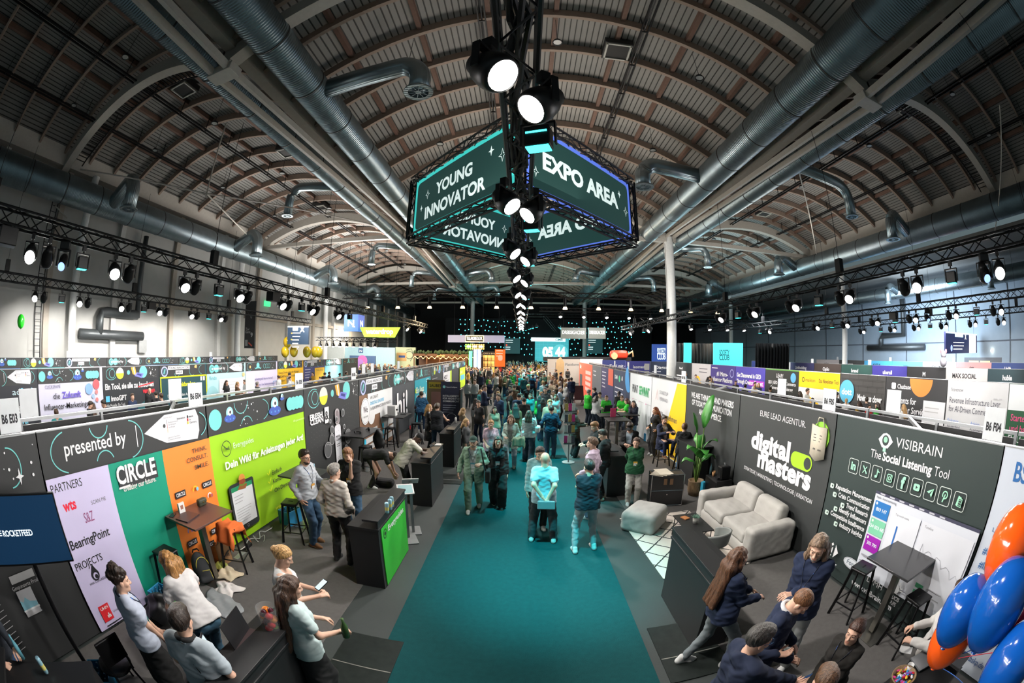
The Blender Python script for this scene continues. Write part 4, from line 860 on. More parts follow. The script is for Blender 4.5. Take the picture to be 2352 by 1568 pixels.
# ---- left wall
p = panel(-1, -1.92, 1.36, CH, 'charcoal stand wall with blue outlines and a printed shoe, behind the dark television'); frieze(p, -1.92, 'stars')
p.rp((35, 1358), (95, 1400), (.46, .46, .48)); c = p.px(67, 1388); p.poly([(c[0] - .13, c[1] - .03), (c[0] + .15, c[1] - .03), (c[0] + .16, c[1] + .02), (c[0] + .04, c[1] + .05), (c[0] - .02, c[1] + .11), (c[0] - .07, c[1] + .06), (c[0] - .13, c[1] + .09)], (.22, .46, .55)); p.rect(c[0] - .14, c[1] - .05, c[0] + .17, c[1] - .03, (.7, .72, .72))
p.tp('Gesponserte Prod', (30, 1357), (86, 1330), (.5, .5, .5)); p.tp('Blaue Laufschuhe', (64, 1415), (96, 1398), (.4, .4, .4))
for k in range(9): a = p.px(0 + k*7, 1385 + k*12); p.stroke([(a[0] - .25, a[1] - .18), (a[0] - .18, a[1] - .02), (a[0], a[1])], .008, (.42, .42, .42))
p.rp((18, 1322), (78, 1318), (.35, .35, .35)); p.build('printed_graphic', p.ob)
p = panel(-1, 1.36, 4.65, CH, 'stand wall with presented by banner over lilac, green and orange sections'); frieze(p, 1.36, 'pres', True)
p.rect(1.37, .03, 2.47, 2.0, LIL); p.rect(2.47, .03, 3.54, 2.0, (.0, .27, .17)); p.rect(3.54, .03, 4.645, 2.0, (.86, .235, .035))
p.tp('PARTNERS', Z1(238, 673), Z1(385, 645), BK, .0, .10); p.tp('SCAN ME', Z1(425, 728), Z1(493, 708), (.1, .1, .12), h=.05); p.tp('wts', Z1(298, 763), Z1(357, 745), (.75, .02, .05), .03, .13); p.tp('S&Z', Z1(398, 815), Z1(440, 800), (.3, .08, .2), 0, .13); p.tp('BearingPoint', Z1(332, 940), Z1(513, 872), BK, .012, .12); p.tp('PROJECTS', Z1(355, 1036), Z1(480, 990), BK, .0, .10)
c = p.px(*Z1(443, 1056)); p.disc(c, .075, BK); p.poly([(c[0] - .06, c[1] + .04), (c[0] + .06, c[1] + .04), (c[0], c[1] + .15)], BK); p.disc((c[0], c[1] - .01), .045, LIL); p.disc((c[0] + .01, c[1] - .02), .03, BK)
p.tp('VIVA CON AGUA', Z1(416, 1103), Z1(500, 1072), BK, .01, .035); a = p.px(*Z1(492, 1232)); p.rect(a[0] - .1, a[1] - .12, a[0] + .1, a[1] + .12, (.72, .02, .03)); p.text('UHH', (a[0], a[1] + .05), .045, .15, WH, .02, 'c'); [p.rect(a[0] - .0 + .025*k, a[1] - .08, a[0] + .02 + .025*k, a[1] - .04 + .03*(k % 2), WH) for k in range(3)]; small(p, a[0] - .1, a[1] - .18, .35, 1, BK, .03); p.text('Universität Hamburg', (a[0] + .13, a[1] - .05), .04, None, BK); p.text('DER FORSCHUNG | DER LEHRE', (a[0] - .1, a[1] - .24), .028, None, BK)
p.rp(Z1(540, 572), Z1(735, 598), (.028, .03, .034)); a, b = p.px(*Z1(549, 640)), p.px(*Z1(728, 590)); p.text('CIRCLE', (a[0], (a[1]+b[1])/2 + .02), .23, b[0]-a[0], WH, .03); p.rect(a[0], (a[1]+b[1])/2 - .04, a[0] + .22, (a[1]+b[1])/2 - .015, WH)
p.tp('creating our future.', Z1(574, 664), Z1(725, 620), (.66, .68, .66), .02, .075)
for t, a, b in (('THINK.', (893, 490), (962, 470)), ('CONSULT.', (868, 532), (965, 508)), ('SMILE.', (905, 563), (972, 545))): p.tp(t, Z1(*a), Z1(*b), (.07, .05, .03), .01, .07)
for x, y in ((838, 680), (962, 632), (893, 905), (1000, 847), (975, 915)):
    c = p.px(*Z1(x, y)); p.rect(c[0] - .12, c[1] - .05, c[0] + .12, c[1] + .05, BK); p.text('CIRCLE', (c[0], c[1] - .025), .055, .2, WH, .02, 'c')
for x, y, cs in ((905, 657, ((.8, .5, .02), (.2, .5, .7))), (973, 687, ((.7, .7, .72), (.5, .1, .1))), (880, 850, ((.1, .12, .35), (.3, .1, .3)))):
    c = p.px(*Z1(x, y)); p.ring(c, .05, .02, cs[0], 0, 200); p.disc((c[0] + .05, c[1]), .03, cs[1])
p.build('printed_graphic', p.ob)
p = panel(-1, 4.65, 7.93, (.30, .56, .008), 'lime green stand wall with a printed tablet and a list of three ticks'); frieze(p, 4.65, 'ufo')
p.tp('Everyguides', Z1(1088, 466), Z1(1182, 437), (.62, .70, .62), 0, .1); p.tp('Dein Wiki für Anleitungen jeder Art!', Z1(1052, 567), Z1(1415, 425), (.78, .80, .74), .03, .13)
c = p.px(*Z1(1054, 468)); p.ring(c, .13, .014, (.03, .06, .02)); [p.stroke([(c[0] - .1 + .03*k, c[1] + .09 - .03*k), (c[0] + .03*k - .02, c[1] - .02), (c[0] + .08, c[1] + .03 - .02*k)], .012, (.03, .06, .02)) for k in range(4)]
for t, a, b in (('Einfach', (1268, 590), (1313, 570)), ('Kostenlos', (1272, 628), (1335, 600)), ('On-Demand Gedruckt', (1278, 664), (1425, 600))):
    p.tp(t, Z1(*a), Z1(*b), (.03, .04, .02), .01, .09); c = p.px(*Z1(a[0] - 15, a[1] - 5)); tick(p, (c[0], c[1] + .02), .06, (.80, .78, .02))
p.tp('www.everyguides.de', Z1(1282, 745), Z1(1420, 678), (.72, .75, .02), .015, .08); p.tp('AI-powered', Z1(1366, 348), Z1(1417, 325), (.62, .72, .40), 0, .05)
A, B = p.px(*Z1(1060, 645)), p.px(*Z1(1212, 802)); u0, u1, v0, v1 = A[0] + .0, B[0] - .02, B[1] - .0, A[1] + .0
p.rr(u0, v0, u1, v1, .06, (.025, .03, .03)); p.rect(u0 + .06, v0 + .11, u1 - .06, v1 - .06, (.72, .73, .75)); p.rect(u0 + .06, v1 - .14, u1 - .06, v1 - .06, (.02, .28, .12)); p.ring(((u0+u1)/2, v0 + .055), .025, .006, WH); m = (u0+u1)/2
p.poly([(m - .14, .98), (m + .1, .95), (m + .17, 1.03), (m - .05, 1.06)], (.30, .10, .03)); p.disc((m + .03, 1.07), .1, (.12, .28, .03), ry=.045); p.disc((m + .03, 1.1), .1, (.28, .05, .02), ry=.05); p.disc((m + .03, 1.14), .1, (.62, .26, .05), a0=0, a1=180); small(p, u0 + .1, v1 - .24, .3, 3, (.4, .4, .42), .03); small(p, u0 + .1, v0 + .42, .5, 6, (.45, .45, .47), .025)
p.build('printed_graphic', p.ob)
p = panel(-1, 7.93, 11.25, CH, 'charcoal stand wall with a white spray bottle among bubbles'); frieze(p, 7.93, 'green')
p.tp('FRESH', Z1(1449, 341), Z1(1508, 316), WH, .04, .13); p.tp('CLEAN', Z1(1451, 364), Z1(1512, 338), WH, .04, .13); a = p.px(*Z1(1518, 322)); p.rect(a[0], a[1] - .16, a[0] + .24, a[1] + .24, WH); p.text('&', (a[0] + .12, a[1] - .07), .22, None, CH, .03, 'c')
c = p.px(*Z1(1581, 420)); u = c[0]; p.rr(u - .19, .32, u + .19, 1.42, .1, (.66, .66, .70)); p.rr(u - .14, 1.42, u + .14, 1.85, .12, (.42, .38, .40)); p.rr(u - .1, 1.46, u + .1, 1.8, .08, (.22, .18, .19)); p.text('FRESH', (u, 1.08), .06, .28, BK, .03, 'c'); p.text('CLEAN', (u, 1.0), .06, .28, BK, .03, 'c'); small(p, u - .12, .9, .24, 2, BK, .03); small(p, u - .13, .55, .26, 4, (.25, .25, .26), .02)
g = random.Random(4)
for x, y, r in ((1551, 425, .14), (1532, 475, .2), (1550, 380, .1), (1625, 410, .2), (1600, 300, .1), (1570, 330, .07), (1615, 470, .12), (1540, 340, .05), (1605, 365, .06)):
    c = p.px(*Z1(x, y)); p.disc(c, r, (.09, .092, .095)); p.ring(c, r, .014, (.42, .42, .43)); p.ring((c[0], c[1]), r*.75, .02, (.3, .3, .31), 30, 110)
for i in range(26):
    for j in range(9): p.disc((8.1 + .12*i, .9 + .12*j + .09*math.sin(i*.5)), .009, (.11, .11, .11), 5)
p.build('printed_graphic', p.ob)
Z5 = lambda x, y: (650 + x/3.92, 850 + y/3.92)
p = panel(-1, 11.25, 14.49, (.20, .105, .06), 'stand wall with a brown photo, white heading and round white logo'); frieze(p, 11.25, 'young')
p.rect(11.95, 1.25, 14.47, 2.0, (.66, .66, .66)); p.disc((12.25, 1.3), .32, (.66, .66, .66)); p.disc((13.7, 1.2), .62, (.66, .66, .66)); p.disc((11.72, 1.48), .38, (.70, .70, .70), ry=.42); p.ring((11.72, 1.48), .34, .012, BK, ry=.38); p.text('We', (11.72, 1.44), .2, .36, BK, .02, 'c'); p.text('VENTURES', (11.72, 1.28), .055, .4, BK, .01, 'c')
p.text('WE CREATE', (12.15, 1.80), .11, .75, (.06, .06, .07)); p.text('DIGITAL LEADERS', (12.15, 1.62), .11, 1.35, (.12, .45, .68), .02); p.text('IN PERFORMANCE-DRIVEN MARKETS', (12.15, 1.44), .11, 2.1, (.06, .06, .07))
for k in range(3):
    for u in (11.45, 13.2): p.rr(u + .2, .62 - .24*k + .05, u + 1.3, .80 - .24*k + .05, .02, (.62, .62, .62)); p.disc((u + .12, .76 - .24*k), .1, (.02, .42, .62))
p.ring((14.9, .3), 1.2, .05, (.04, .03, .03), 120, 180); p.build('printed_graphic', p.ob)
p = panel(-1, 14.49, 17.79, (.055, .06, .068), 'dark grey stand wall with large white hi! lettering'); frieze(p, 14.49, 'pres')
p.text('hi!', (15.0, .75), 1.0, 1.5, WH, .02); p.build('printed_graphic', p.ob)
p = panel(-1, 17.79, 21.1, (.01, .29, .37), 'teal blue stand wall with white and yellow heading'); frieze(p, 17.79, 'octo'); p.rect(17.85, 1.42, 18.05, 1.62, (.6, .7, .02)); p.text('Ein Kauz', (18.0, 1.4), .28, 1.5, (.6, .7, .55), .03); p.text('für die alle!', (18.0, 1.02), .28, 2.0, (.70, .72, .72), .03); small(p, 20, 1.9, .6, 2, WH, .06); p.build('printed_graphic', p.ob)
p = panel(-1, 21.1, 24.4, (.026, .028, .03), 'black stand wall with pale lists behind the roll-up banners'); frieze(p, 21.1, 'green'); small(p, 21.4, 1.8, 1.4, 12, (.45, .45, .45), .07); p.build('printed_graphic', p.ob)
p = panel(-1, 24.4, 27.7, CH, 'stand wall with a white and lime poster, far along the left aisle'); frieze(p, 24.4, 'young'); p.rect(24.6, .9, 27.0, 2.0, WH); p.rect(27.0, .9, 27.6, 2.0, LIME); p.text('HOLY', (24.8, 1.55), .25, 1.2, BK, .05); small(p, 24.8, 1.4, 1.8, 3, BK, .09); p.build('printed_graphic', p.ob)
p = panel(-1, 27.7, 31.0, (.03, .03, .032), 'plain dark stand wall under a presented by banner, far along the left aisle'); frieze(p, 27.7, 'pres'); p.build('printed_graphic', p.ob)
p = panel(-1, 31.0, 34.3, CH, 'last stand wall of the left aisle with a lime poster'); frieze(p, 31.0, 'ufo'); p.rect(31.1, .4, 34.2, 2.0, LIME); p.rect(31.5, 1.0, 33.8, 1.4, (.12, .45, .62)); p.text('Der Stift', (31.5, 1.55), .22, None, WH, .03); p.build('printed_graphic', p.ob)
# ---- right wall (u runs from the far end towards the camera: u = -y)
Z3 = lambda x, y: (1500 + x/2.184, 850 + y/2.184)
DG = (.040, .043, .043); VG = (.026, .040, .038)
p = panel(1, -1.95, 1.3, (.56, .60, .68), 'pale blue grey stand wall with blue lettering behind the balloons')
p.tp('BSKP', Z3(1806, 545), Z3(1950, 600), (.02, .13, .38), .02, .20); p.text('LEGAL AND TAX', (-1.16, 1.62), .05, .9, (.12, .22, .38)); 
for k, t in enumerate(('#E-Commerce', '#Influencer', '#Startups', '#Steuern', '#Legal')): p.text(t, (-1.2 + .02*k, 1.36 - .16*k), .085, None, (.04, .14, .34), .012)
p.ring((-.95, .22), .05, .014, (.03, .1, .3)); p.text('www.bskp.de', (-.8, .18), .08, None, (.03, .1, .3)); p.build('printed_graphic', p.ob)
p = panel(1, 1.3, 4.57, VG, 'dark green grey stand wall with white lettering and a printed dashboard')
p.tp('VISIBRAIN', Z3(1215, 386), Z3(1447, 437), WH, .0, .13); c = p.px(*Z3(1167, 352)); p.poly([(c[0] - .15, c[1]), (c[0] - .07, c[1] + .08), (c[0], c[1] + .1), (c[0] + .07, c[1] + .08), (c[0] + .15, c[1]), (c[0] + .06, c[1] - .1), (c[0] - .06, c[1] - .1)], WH); p.disc(c, .07, VG); p.disc((c[0], c[1] + .01), .04, (.3, .62, .42)); p.rect(c[0] - .03, c[1] - .15, c[0] + .03, c[1] - .1, (.35, .7, .5))
A, B = p.px(*Z3(1090, 435)), p.px(*Z3(1482, 545)); v = (A[1]+B[1])/2; W = B[0]-A[0]; p.text('The', (A[0], v), .12, W*.145, WH); p.text('Social Listening', (A[0] + W*.165, v), .12, W*.63, WH, .03); p.text('Tool', (A[0] + W*.825, v), .12, W*.175, WH)
GI = (.36, .74, .52)
for k, (x, y) in enumerate(((1007, 480), (1065, 497), (1125, 518), (1190, 540), (1257, 562), (1327, 585), (1395, 607), (1467, 630), (1541, 655))):
    c = p.px(*Z3(x, y)); u, v = c; s = .105; r = .03
    p.ring(c, s, .001, VG); P_ = [(u + a*(s - r) + r*math.cos(t), v + b*(s - r) + r*math.sin(t)) for a, b, q in ((1, -1, -90), (1, 1, 0), (-1, 1, 90), (-1, -1, 180)) for t in (math.radians(q + 22.5*j) for j in range(5))]; p.stroke(P_, .009, (.6, .66, .62), True)
    if k == 0: p.text('in', (u, v - .05), .12, .11, GI, .04, 'c')
    elif k == 1: p.text('X', (u, v - .055), .11, .1, GI, .0, 'c'); p.stroke([(u - .045, v + .05), (u + .05, v - .05)], .02, GI)
    elif k == 2: p.disc((u - .02, v - .04), .03, GI); p.ring((u - .02, v - .04), .025, .012, VG); p.rect(u + .0, v - .05, u + .018, v + .065, GI); p.ring((u + .05, v + .07), .04, .016, GI, 180, 280)
    elif k == 3: p.rr(u - .055, v - .055, u + .055, v + .055, .025, GI); p.rr(u - .042, v - .042, u + .042, v + .042, .018, VG); p.ring(c, .022, .011, GI); p.disc((u + .03, v + .03), .007, GI)
    elif k == 4: p.text('f', (u + .005, v - .07), .15, .08, GI, .05, 'c')
    elif k == 5: p.rr(u - .06, v - .043, u + .06, v + .043, .025, GI); p.poly([(u - .016, v - .022), (u + .026, v), (u - .016, v + .022)], VG)
    elif k == 6: p.poly([(u - .06, v - .005), (u + .06, v + .05), (u + .04, v - .06), (u + .005, v - .03)], GI); p.poly([(u - .015, v - .02), (u + .045, v + .035), (u - .005, v - .055)], VG)
    elif k == 7: p.ring((u + .005, v + .02), .042, .016, GI, -120, 220); p.stroke([(u + .01, v + .03), (u - .02, v - .07)], .018, GI)
    else: p.poly([(u - .05, v - .05), (u + .01, v - .06), (u + .03, v + .05), (u - .03, v + .065)], GI); p.poly([(u - .02, v - .065), (u + .05, v - .055), (u + .05, v + .04), (u - .01, v + .035)], VG); p.frame(u - .018, v - .06, u + .05, v + .038, .008, GI); small(p, u - .005, v + .015, .045, 3, GI, .014)
for t, a, b in (('Reputation Management', (925, 588), (1103, 662)), ('Crisis Communication', (938, 632), (1093, 697)), ('Trend Research', (977, 686), (1085, 732)), ('Identify Influencers', (943, 703), (1077, 770)), ('Competitive Intelligence', (900, 720), (1068, 803)), ('Industry Insights', (945, 778), (1057, 837))):
    p.tp(t, Z3(*a), Z3(*b), WH, .02, .075); c = p.px(*Z3(a[0] - 17, a[1] - 10)); p.rr(c[0] - .045, c[1] - .03, c[0] + .045, c[1] + .045, .02, (.55, .68, .60)); p.disc((c[0] + .01, c[1] + .01), .018, VG, 8)
A, B = p.px(*Z3(1130, 612)), p.px(*Z3(1655, 812)); u0, u1, v1 = A[0], min(B[0], -1.335), (A[1]+B[1])/2; v0 = .42
p.rect(u0, v0, u1, v1, (.62, .64, .70)); p.rect(u0, v1, u1, v1 + .04, (.05, .05, .09)); [p.rect(u0 + .1 + .2*k, v1 + .01, u0 + .2 + .2*k, v1 + .03, (.5, .5, .55)) for k in range(7)]; p.text('Apple - brand monitoring', (u0 + .04, v1 - .05), .035, .42, (.1, .1, .12))
for k, (cc, t) in enumerate((((.02, .17, .48), '859 147'), ((.20, .56, .36), '234 833 683'), ((.34, .01, .40), '305 790'))):
    va = v1 - .31 - .25*k; p.rect(u0 + .04, va, u0 + .36, va + .225, cc); p.text(t, (u0 + .2, va + .09), .05, None, (.75, .8, .85), .02, 'c'); p.disc((u0 + .08, va + .19), .02, WH, 10)
p.rect(u0 + .42, v1 - .9, u0 + 1.0, v1 - .1, (.68, .69, .74)); p.rect(u0 + 1.04, v0 + .1, u1 - .03, v1 - .1, (.67, .68, .73)); p.text('Top social media', (u0 + .5, v1 - .17), .03, None, (.2, .2, .22)); p.text('Timeline', (u0 + 1.1, v1 - .17), .035, None, (.15, .15, .17))
for k, (hh, cc) in enumerate(((.48, (.02, .13, .42)), (.17, (.5, .02, .08)), (.15, (.5, .02, .08)), (.11, (.03, .03, .06)), (.06, (.02, .2, .45)))): p.rect(u0 + .58 + .055*k, v1 - .78, u0 + .61 + .055*k, v1 - .78 + hh, cc)
p.stroke([(u0 + 1.12, v1 - .75), (u0 + 1.16, v1 - .36), (u0 + 1.22, v1 - .48), (u0 + 1.30, v1 - .42), (u0 + 1.36, v1 - .43), (u0 + 1.42, v1 - .52), (u0 + 1.48, v1 - .44), (u0 + 1.56, v1 - .46), (u0 + 1.62, v1 - .55), (u0 + 1.70, v1 - .50), (u0 + 1.78, v1 - .53), (u0 + 1.84, v1 - .62), (u0 + 1.92, v1 - .54), (u0 + 1.98, v1 - .6), (u0 + 1.97, v1 - .9)], .006, (.3, .3, .33))
for k in range(2): p.rect(u0 + 1.3, v0 + .25 - .09*k, u0 + 1.45, v0 + .31 - .09*k, (.08, .4, .2)); small(p, u0 + 1.55, v0 + .3 - .09*k, .3, 1, (.4, .4, .42), .03)
small(p, u0 + .06, v1 - .9, .25, 3, (.3, .3, .33), .05)
c = p.px(*Z3(920, 893)); p.poly([(c[0] - .14, c[1]), (c[0] - .03, c[1] + .12), (c[0] - .0, c[1] + .09), (c[0] - .0, c[1] - .09), (c[0] - .03, c[1] - .12)], WH); p.poly([(c[0] + .15, c[1]), (c[0] + .05, c[1] + .11), (c[0] + .05, c[1] - .11)], WH); p.ring((c[0] + .02, c[1]), .07, .03, VG, 60, 300); p.text('Carrefour', (c[0], c[1] - .22), .07, .42, WH, .01, 'c')
c = p.px(*Z3(1015, 961)); p.disc(c, .20, (.62, .65, .68), ry=.085); p.ring(c, .185, .006, (.1, .12, .15), ry=.073); p.text('Ford', (c[0], c[1] - .03), .08, .22, (.05, .08, .12), .0, 'c')
c = p.px(*Z3(1130, 1062)); p.text('LVMH', (c[0], c[1] - .02), .09, .36, (.6, .6, .6), 0, 'c'); p.tp('www.visibrain.com', Z3(1013, 1058), Z3(1210, 1190), WH, .02, .085)
c = p.px(*Z3(1240, 1085)); p.disc(c, .06, (.6, .6, .6)); [p.stroke([(c[0] + .07*math.cos(a), c[1] + .07*math.sin(a)), (c[0] + .13*math.cos(a), c[1] + .13*math.sin(a))], .018, (.6, .6, .6)) for a in np.linspace(.1, PI - .1, 9)]; p.text('PUBLICIS', (c[0], c[1] - .14), .06, .28, WH, .01, 'c'); p.text('GROUPE', (c[0], c[1] - .22), .06, .24, WH, .01, 'c')
p.build('printed_graphic', p.ob)
p = panel(1, 4.57, 7.81, DG, 'dark grey stand wall with big white digital masters lettering behind the sofa')
p.tp('EURE LEAD AGENTUR.', Z3(537, 228), Z3(765, 290), WH, .0, .12)
A, B = p.px(*Z3(490, 386)), p.px(*Z3(682, 452)); p.text('digital', (A[0], (A[1]+B[1])/2), .36, B[0]-A[0], WH, .045); A, B = p.px(*Z3(522, 475)), p.px(*Z3(783, 607)); v = (A[1]+B[1])/2; p.text('masters', (A[0], v), .36, B[0]-A[0], WH, .045)
A, B = p.px(*Z3(713, 437)), p.px(*Z3(772, 477)); c = ((A[1]+B[1])/2); p.rr(A[0] - .13, c - .14, B[0] + .14, c + .14, .138, (.38, .72, .02)); p.disc((B[0] + .005, c), .105, DG)
p.tp('STRATEGIE | MARKETING | TECHNOLOGIE | KREATION', Z3(457, 492), Z3(795, 672), WH, .01, .075); p.build('printed_graphic', p.ob)
p = panel(1, 7.81, 10.95, DG, 'dark grey stand wall with three lines of white capitals behind the potted plant')
for t, a, b in (('WE ARE THINKERS AND MAKERS', (192, 134), (403, 190)), ("OF TODAY'S COMMUNICATION", (195, 170), (393, 232)), ('AND COMMERCE.', (230, 218), (343, 262))): p.tp(t, Z3(*a), Z3(*b), WH, .025, .15)
p.build('printed_graphic', p.ob)
p = panel(1, 10.95, 14.25, (.66, .66, .67), 'white stand wall with a slanting yellow field'); p.poly([(-10.96, .05), (-10.96, 2.47), (-11.7, 2.47), (-13.1, .05)], (.85, .52, .008)); p.poly([(-13.1, .05), (-12.3, .05), (-12.75, .85)], (.02, .1, .5))
p.text('STARTUP', (-13.35, 1.98), .13, .85, (.3, .3, .32)); p.text('VERBAND', (-13.35, 1.76), .13, .85, (.3, .3, .32)); p.stroke([(-13.75, 1.75), (-13.6, 2.1), (-13.5, 1.75)], .03, (.8, .45, .4)); p.text('Die Unternehmen', (-13.6, 1.22), .19, 2.0, (.05, .05, .06), .01); p.text('der Zukunft', (-13.6, .92), .19, 1.35, (.05, .05, .06), .01); p.build('printed_graphic', p.ob)
p = panel(1, 14.25, 17.32, (.64, .66, .68), 'white stand wall with PRINT GEWINNT in black and green'); p.text('PRINT', (-16.9, 1.72), .34, .85, (.04, .05, .06), .01); p.text('GEWINNT', (-15.9, 1.72), .34, 1.4, (.05, .36, .14), .04); [p.disc((-16.8 + .95*k, 1.42), .03, (.7, .05, .3), 8) for k in range(3)]; [small(p, -16.7 + .95*k, 1.42, .6, 1, (.5, .5, .52), .06) for k in range(3)]; p.build('printed_graphic', p.ob)
p = panel(1, 17.32, 20.6, (.016, .030, .075), 'navy stand wall with a round blue logo'); p.disc((-17.6, 2.2), .6, (.05, .26, .56), a0=100, a1=300); p.text('DAM', (-20.3, 2.05), .2, None, WH, .03); p.disc((-19.3, 2.1), .16, (.05, .45, .2)); p.text('AI', (-18.9, 2.05), .2, None, WH, .03); small(p, -20.2, 1.6, 1.8, 3, (.6, .6, .66), .12); small(p, -18.8, .9, 1.0, 2, (.6, .6, .66), .16); p.build('printed_graphic', p.ob)
p = panel(1, 20.6, 23.85, (.03, .03, .11), 'indigo stand wall with an orange red square, far along the right aisle'); p.rect(-21.9, 1.6, -20.7, 2.48, (.66, .11, .06)); small(p, -23.6, 2.2, 1.2, 5, (.6, .6, .66), .11); p.build('printed_graphic', p.ob)
p = panel(1, 23.85, 27.0, (.10, .115, .14), 'slate stand wall next to the red one, far along the right aisle'); small(p, -26.6, 2.1, 1.0, 2, (.6, .6, .66), .14); p.build('printed_graphic', p.ob)
p = panel(1, 27.0, 33.3, (.70, .10, .05), 'red stand wall at the far end of the right aisle'); p.text('Swit', (-32.8, 2.05), .3, None, WH, .03); [p.rect(-29.9, 1.75 - .4*k, -27.6, 2.0 - .4*k, (.68, .45, .42)) for k in range(4)]; p.rect(-32.9, .3, -31.5, 1.6, (.04, .04, .05)); p.build('printed_graphic', p.ob)
# ---- wall backs along the service gap: black infills in aluminium frames
def frame_panel(side, X, y0, y1, H=2.5):
    r = empty('frame_partition', (side*X, (y0+y1)/2, 0)); L = y1-y0; tag(r, 'black infill partition in an aluminium frame behind the %s stand walls' % ('left' if side < 0 else 'right'), 'partition', 'framed partitions behind the %s stand walls' % ('left' if side < 0 else 'right'))
    MB().box((0, 0, 1.22), (.03, L - .1, 2.4)).build('infill', M_infill, r)
    b = MB(); b.box((0, 0, H - .02), (.05, L - .06, .04)); b.build('top_rail', M_alu, r)
    for y in (-L/2 + .02, 0): MB().box((0, y, H/2), (.05, .05, H)).build('post', M_alu, r)
    return r
fp = {}
for sd in (-1, 1):
    for k in range(11):
        y0 = -1.92 + 3.28*k
        if sd not in fp: fp[sd] = frame_panel(sd, 5.78, y0, y0 + 3.28)
        else: dup(fp[sd], (sd*5.78, y0 + 1.64, 0))
for sd, ys in ((-1, (3.9, 10.6, 17)), (1, (2.8, 9.4, 16))):
    for y in ys: tag(MB().bar((sd*4.9, y, 2.46), (sd*5.74, y + .8, 2.46), .05, .05).build('cross_rail', M_alu), 'aluminium strut bridging the gap behind the %s stand walls' % ('left' if sd < 0 else 'right'), 'strut', 'struts over the gap behind the %s stand walls' % ('left' if sd < 0 else 'right'))
def plate(side, x, y, z, t, lab, s=.34, rz=0):
    o = MB().box((0, 0, s/2), (.012, s, s)).build('number_plate', pm('plate_white', (.62, .64, .66), .5)); o.location = (x, y, z); o.rotation_euler = (0, 0, rz); tag(o, lab, 'number plate')
    if t: p = Print((-side*.008, 0, 0), (0, -side, 0), (0, 0, 1)); p.text(t, (0, s*.3), s*.26, s*.75, BK, .04, 'c'); p.build('lettering', o)
    return o
for t, x, y, lab in (('B6 E03', 27, 1000, 'left'), ('B6 E04', 450, 935, 'left'), ('B6 E05', 687, 893, 'left'), ('B6 E06', 812, 868, 'left')):
    c = onx(x, y, -4.86); plate(-1, -4.86, c[1], 2.52, t, 'white number plate reading %s on the left stand wall' % t)
for t, x, y in (('B6 F05', 1903, 948), ('B6 F04', 2277, 1018), ('B6 F06', 1570, 882)): c = onx(x, y, 4.86); plate(1, 4.86, c[1], 2.52, t, 'white number plate reading %s on the right stand wall' % t)
for sd, pts in ((-1, ((70, 968), (403, 918), (575, 893), (835, 865), (855, 857), (915, 845))), (1, ((1796, 893), (2049, 962), (1505, 862), (1443, 850), (1412, 842)))):
    for x, y in pts: c = onx(x, y, sd*5.76); plate(sd, sd*5.76, c[1], 2.51, '', 'back of a blank white number plate on the %s frame partitions' % ('left' if sd < 0 else 'right')).__setitem__('group', 'number plate backs on the %s frame partitions' % ('left' if sd < 0 else 'right'))
# ---- second and third rows of stands
seq = ['pres', 'ufo', 'green', 'young', 'pres', 'octo', 'green', 'young', 'pres', 'octo']
B2 = [((.02, .022, .03), 'adSoul', 'dark stand wall with adSoul lettering in the second row on the left'), ((.56, .55, .68), 'Zukunft', 'pale lilac stand wall with purple heading in the second row on the left'), ((.022, .025, .03), 'Tool', 'dark stand wall reading Ein Tool with a red strike-through in the second row'), ((.012, .06, .075), 'linkbroker', 'dark teal stand wall with a yellow border in the second row'), ((.40, .62, .66), 'flindo', 'light turquoise stand wall with a white page in the second row'), ((.55, .50, .64), 'burns', 'lilac stand wall about marketing and money in the second row'), ((.82, .46, .01), 'DECAFF', 'yellow stand wall about energy drinks in the second row'), ((.03, .035, .16), 'navy', 'navy stand wall with a yellow poster in the second row'), ((.14, .45, .52), 'cyan', 'turquoise stand wall far along the second row'), ((.02, .03, .032), 'dark', 'dark stand wall at the end of the second row')]
Z0 = lambda x, y: (x/3.92, 780 + y/3.92)
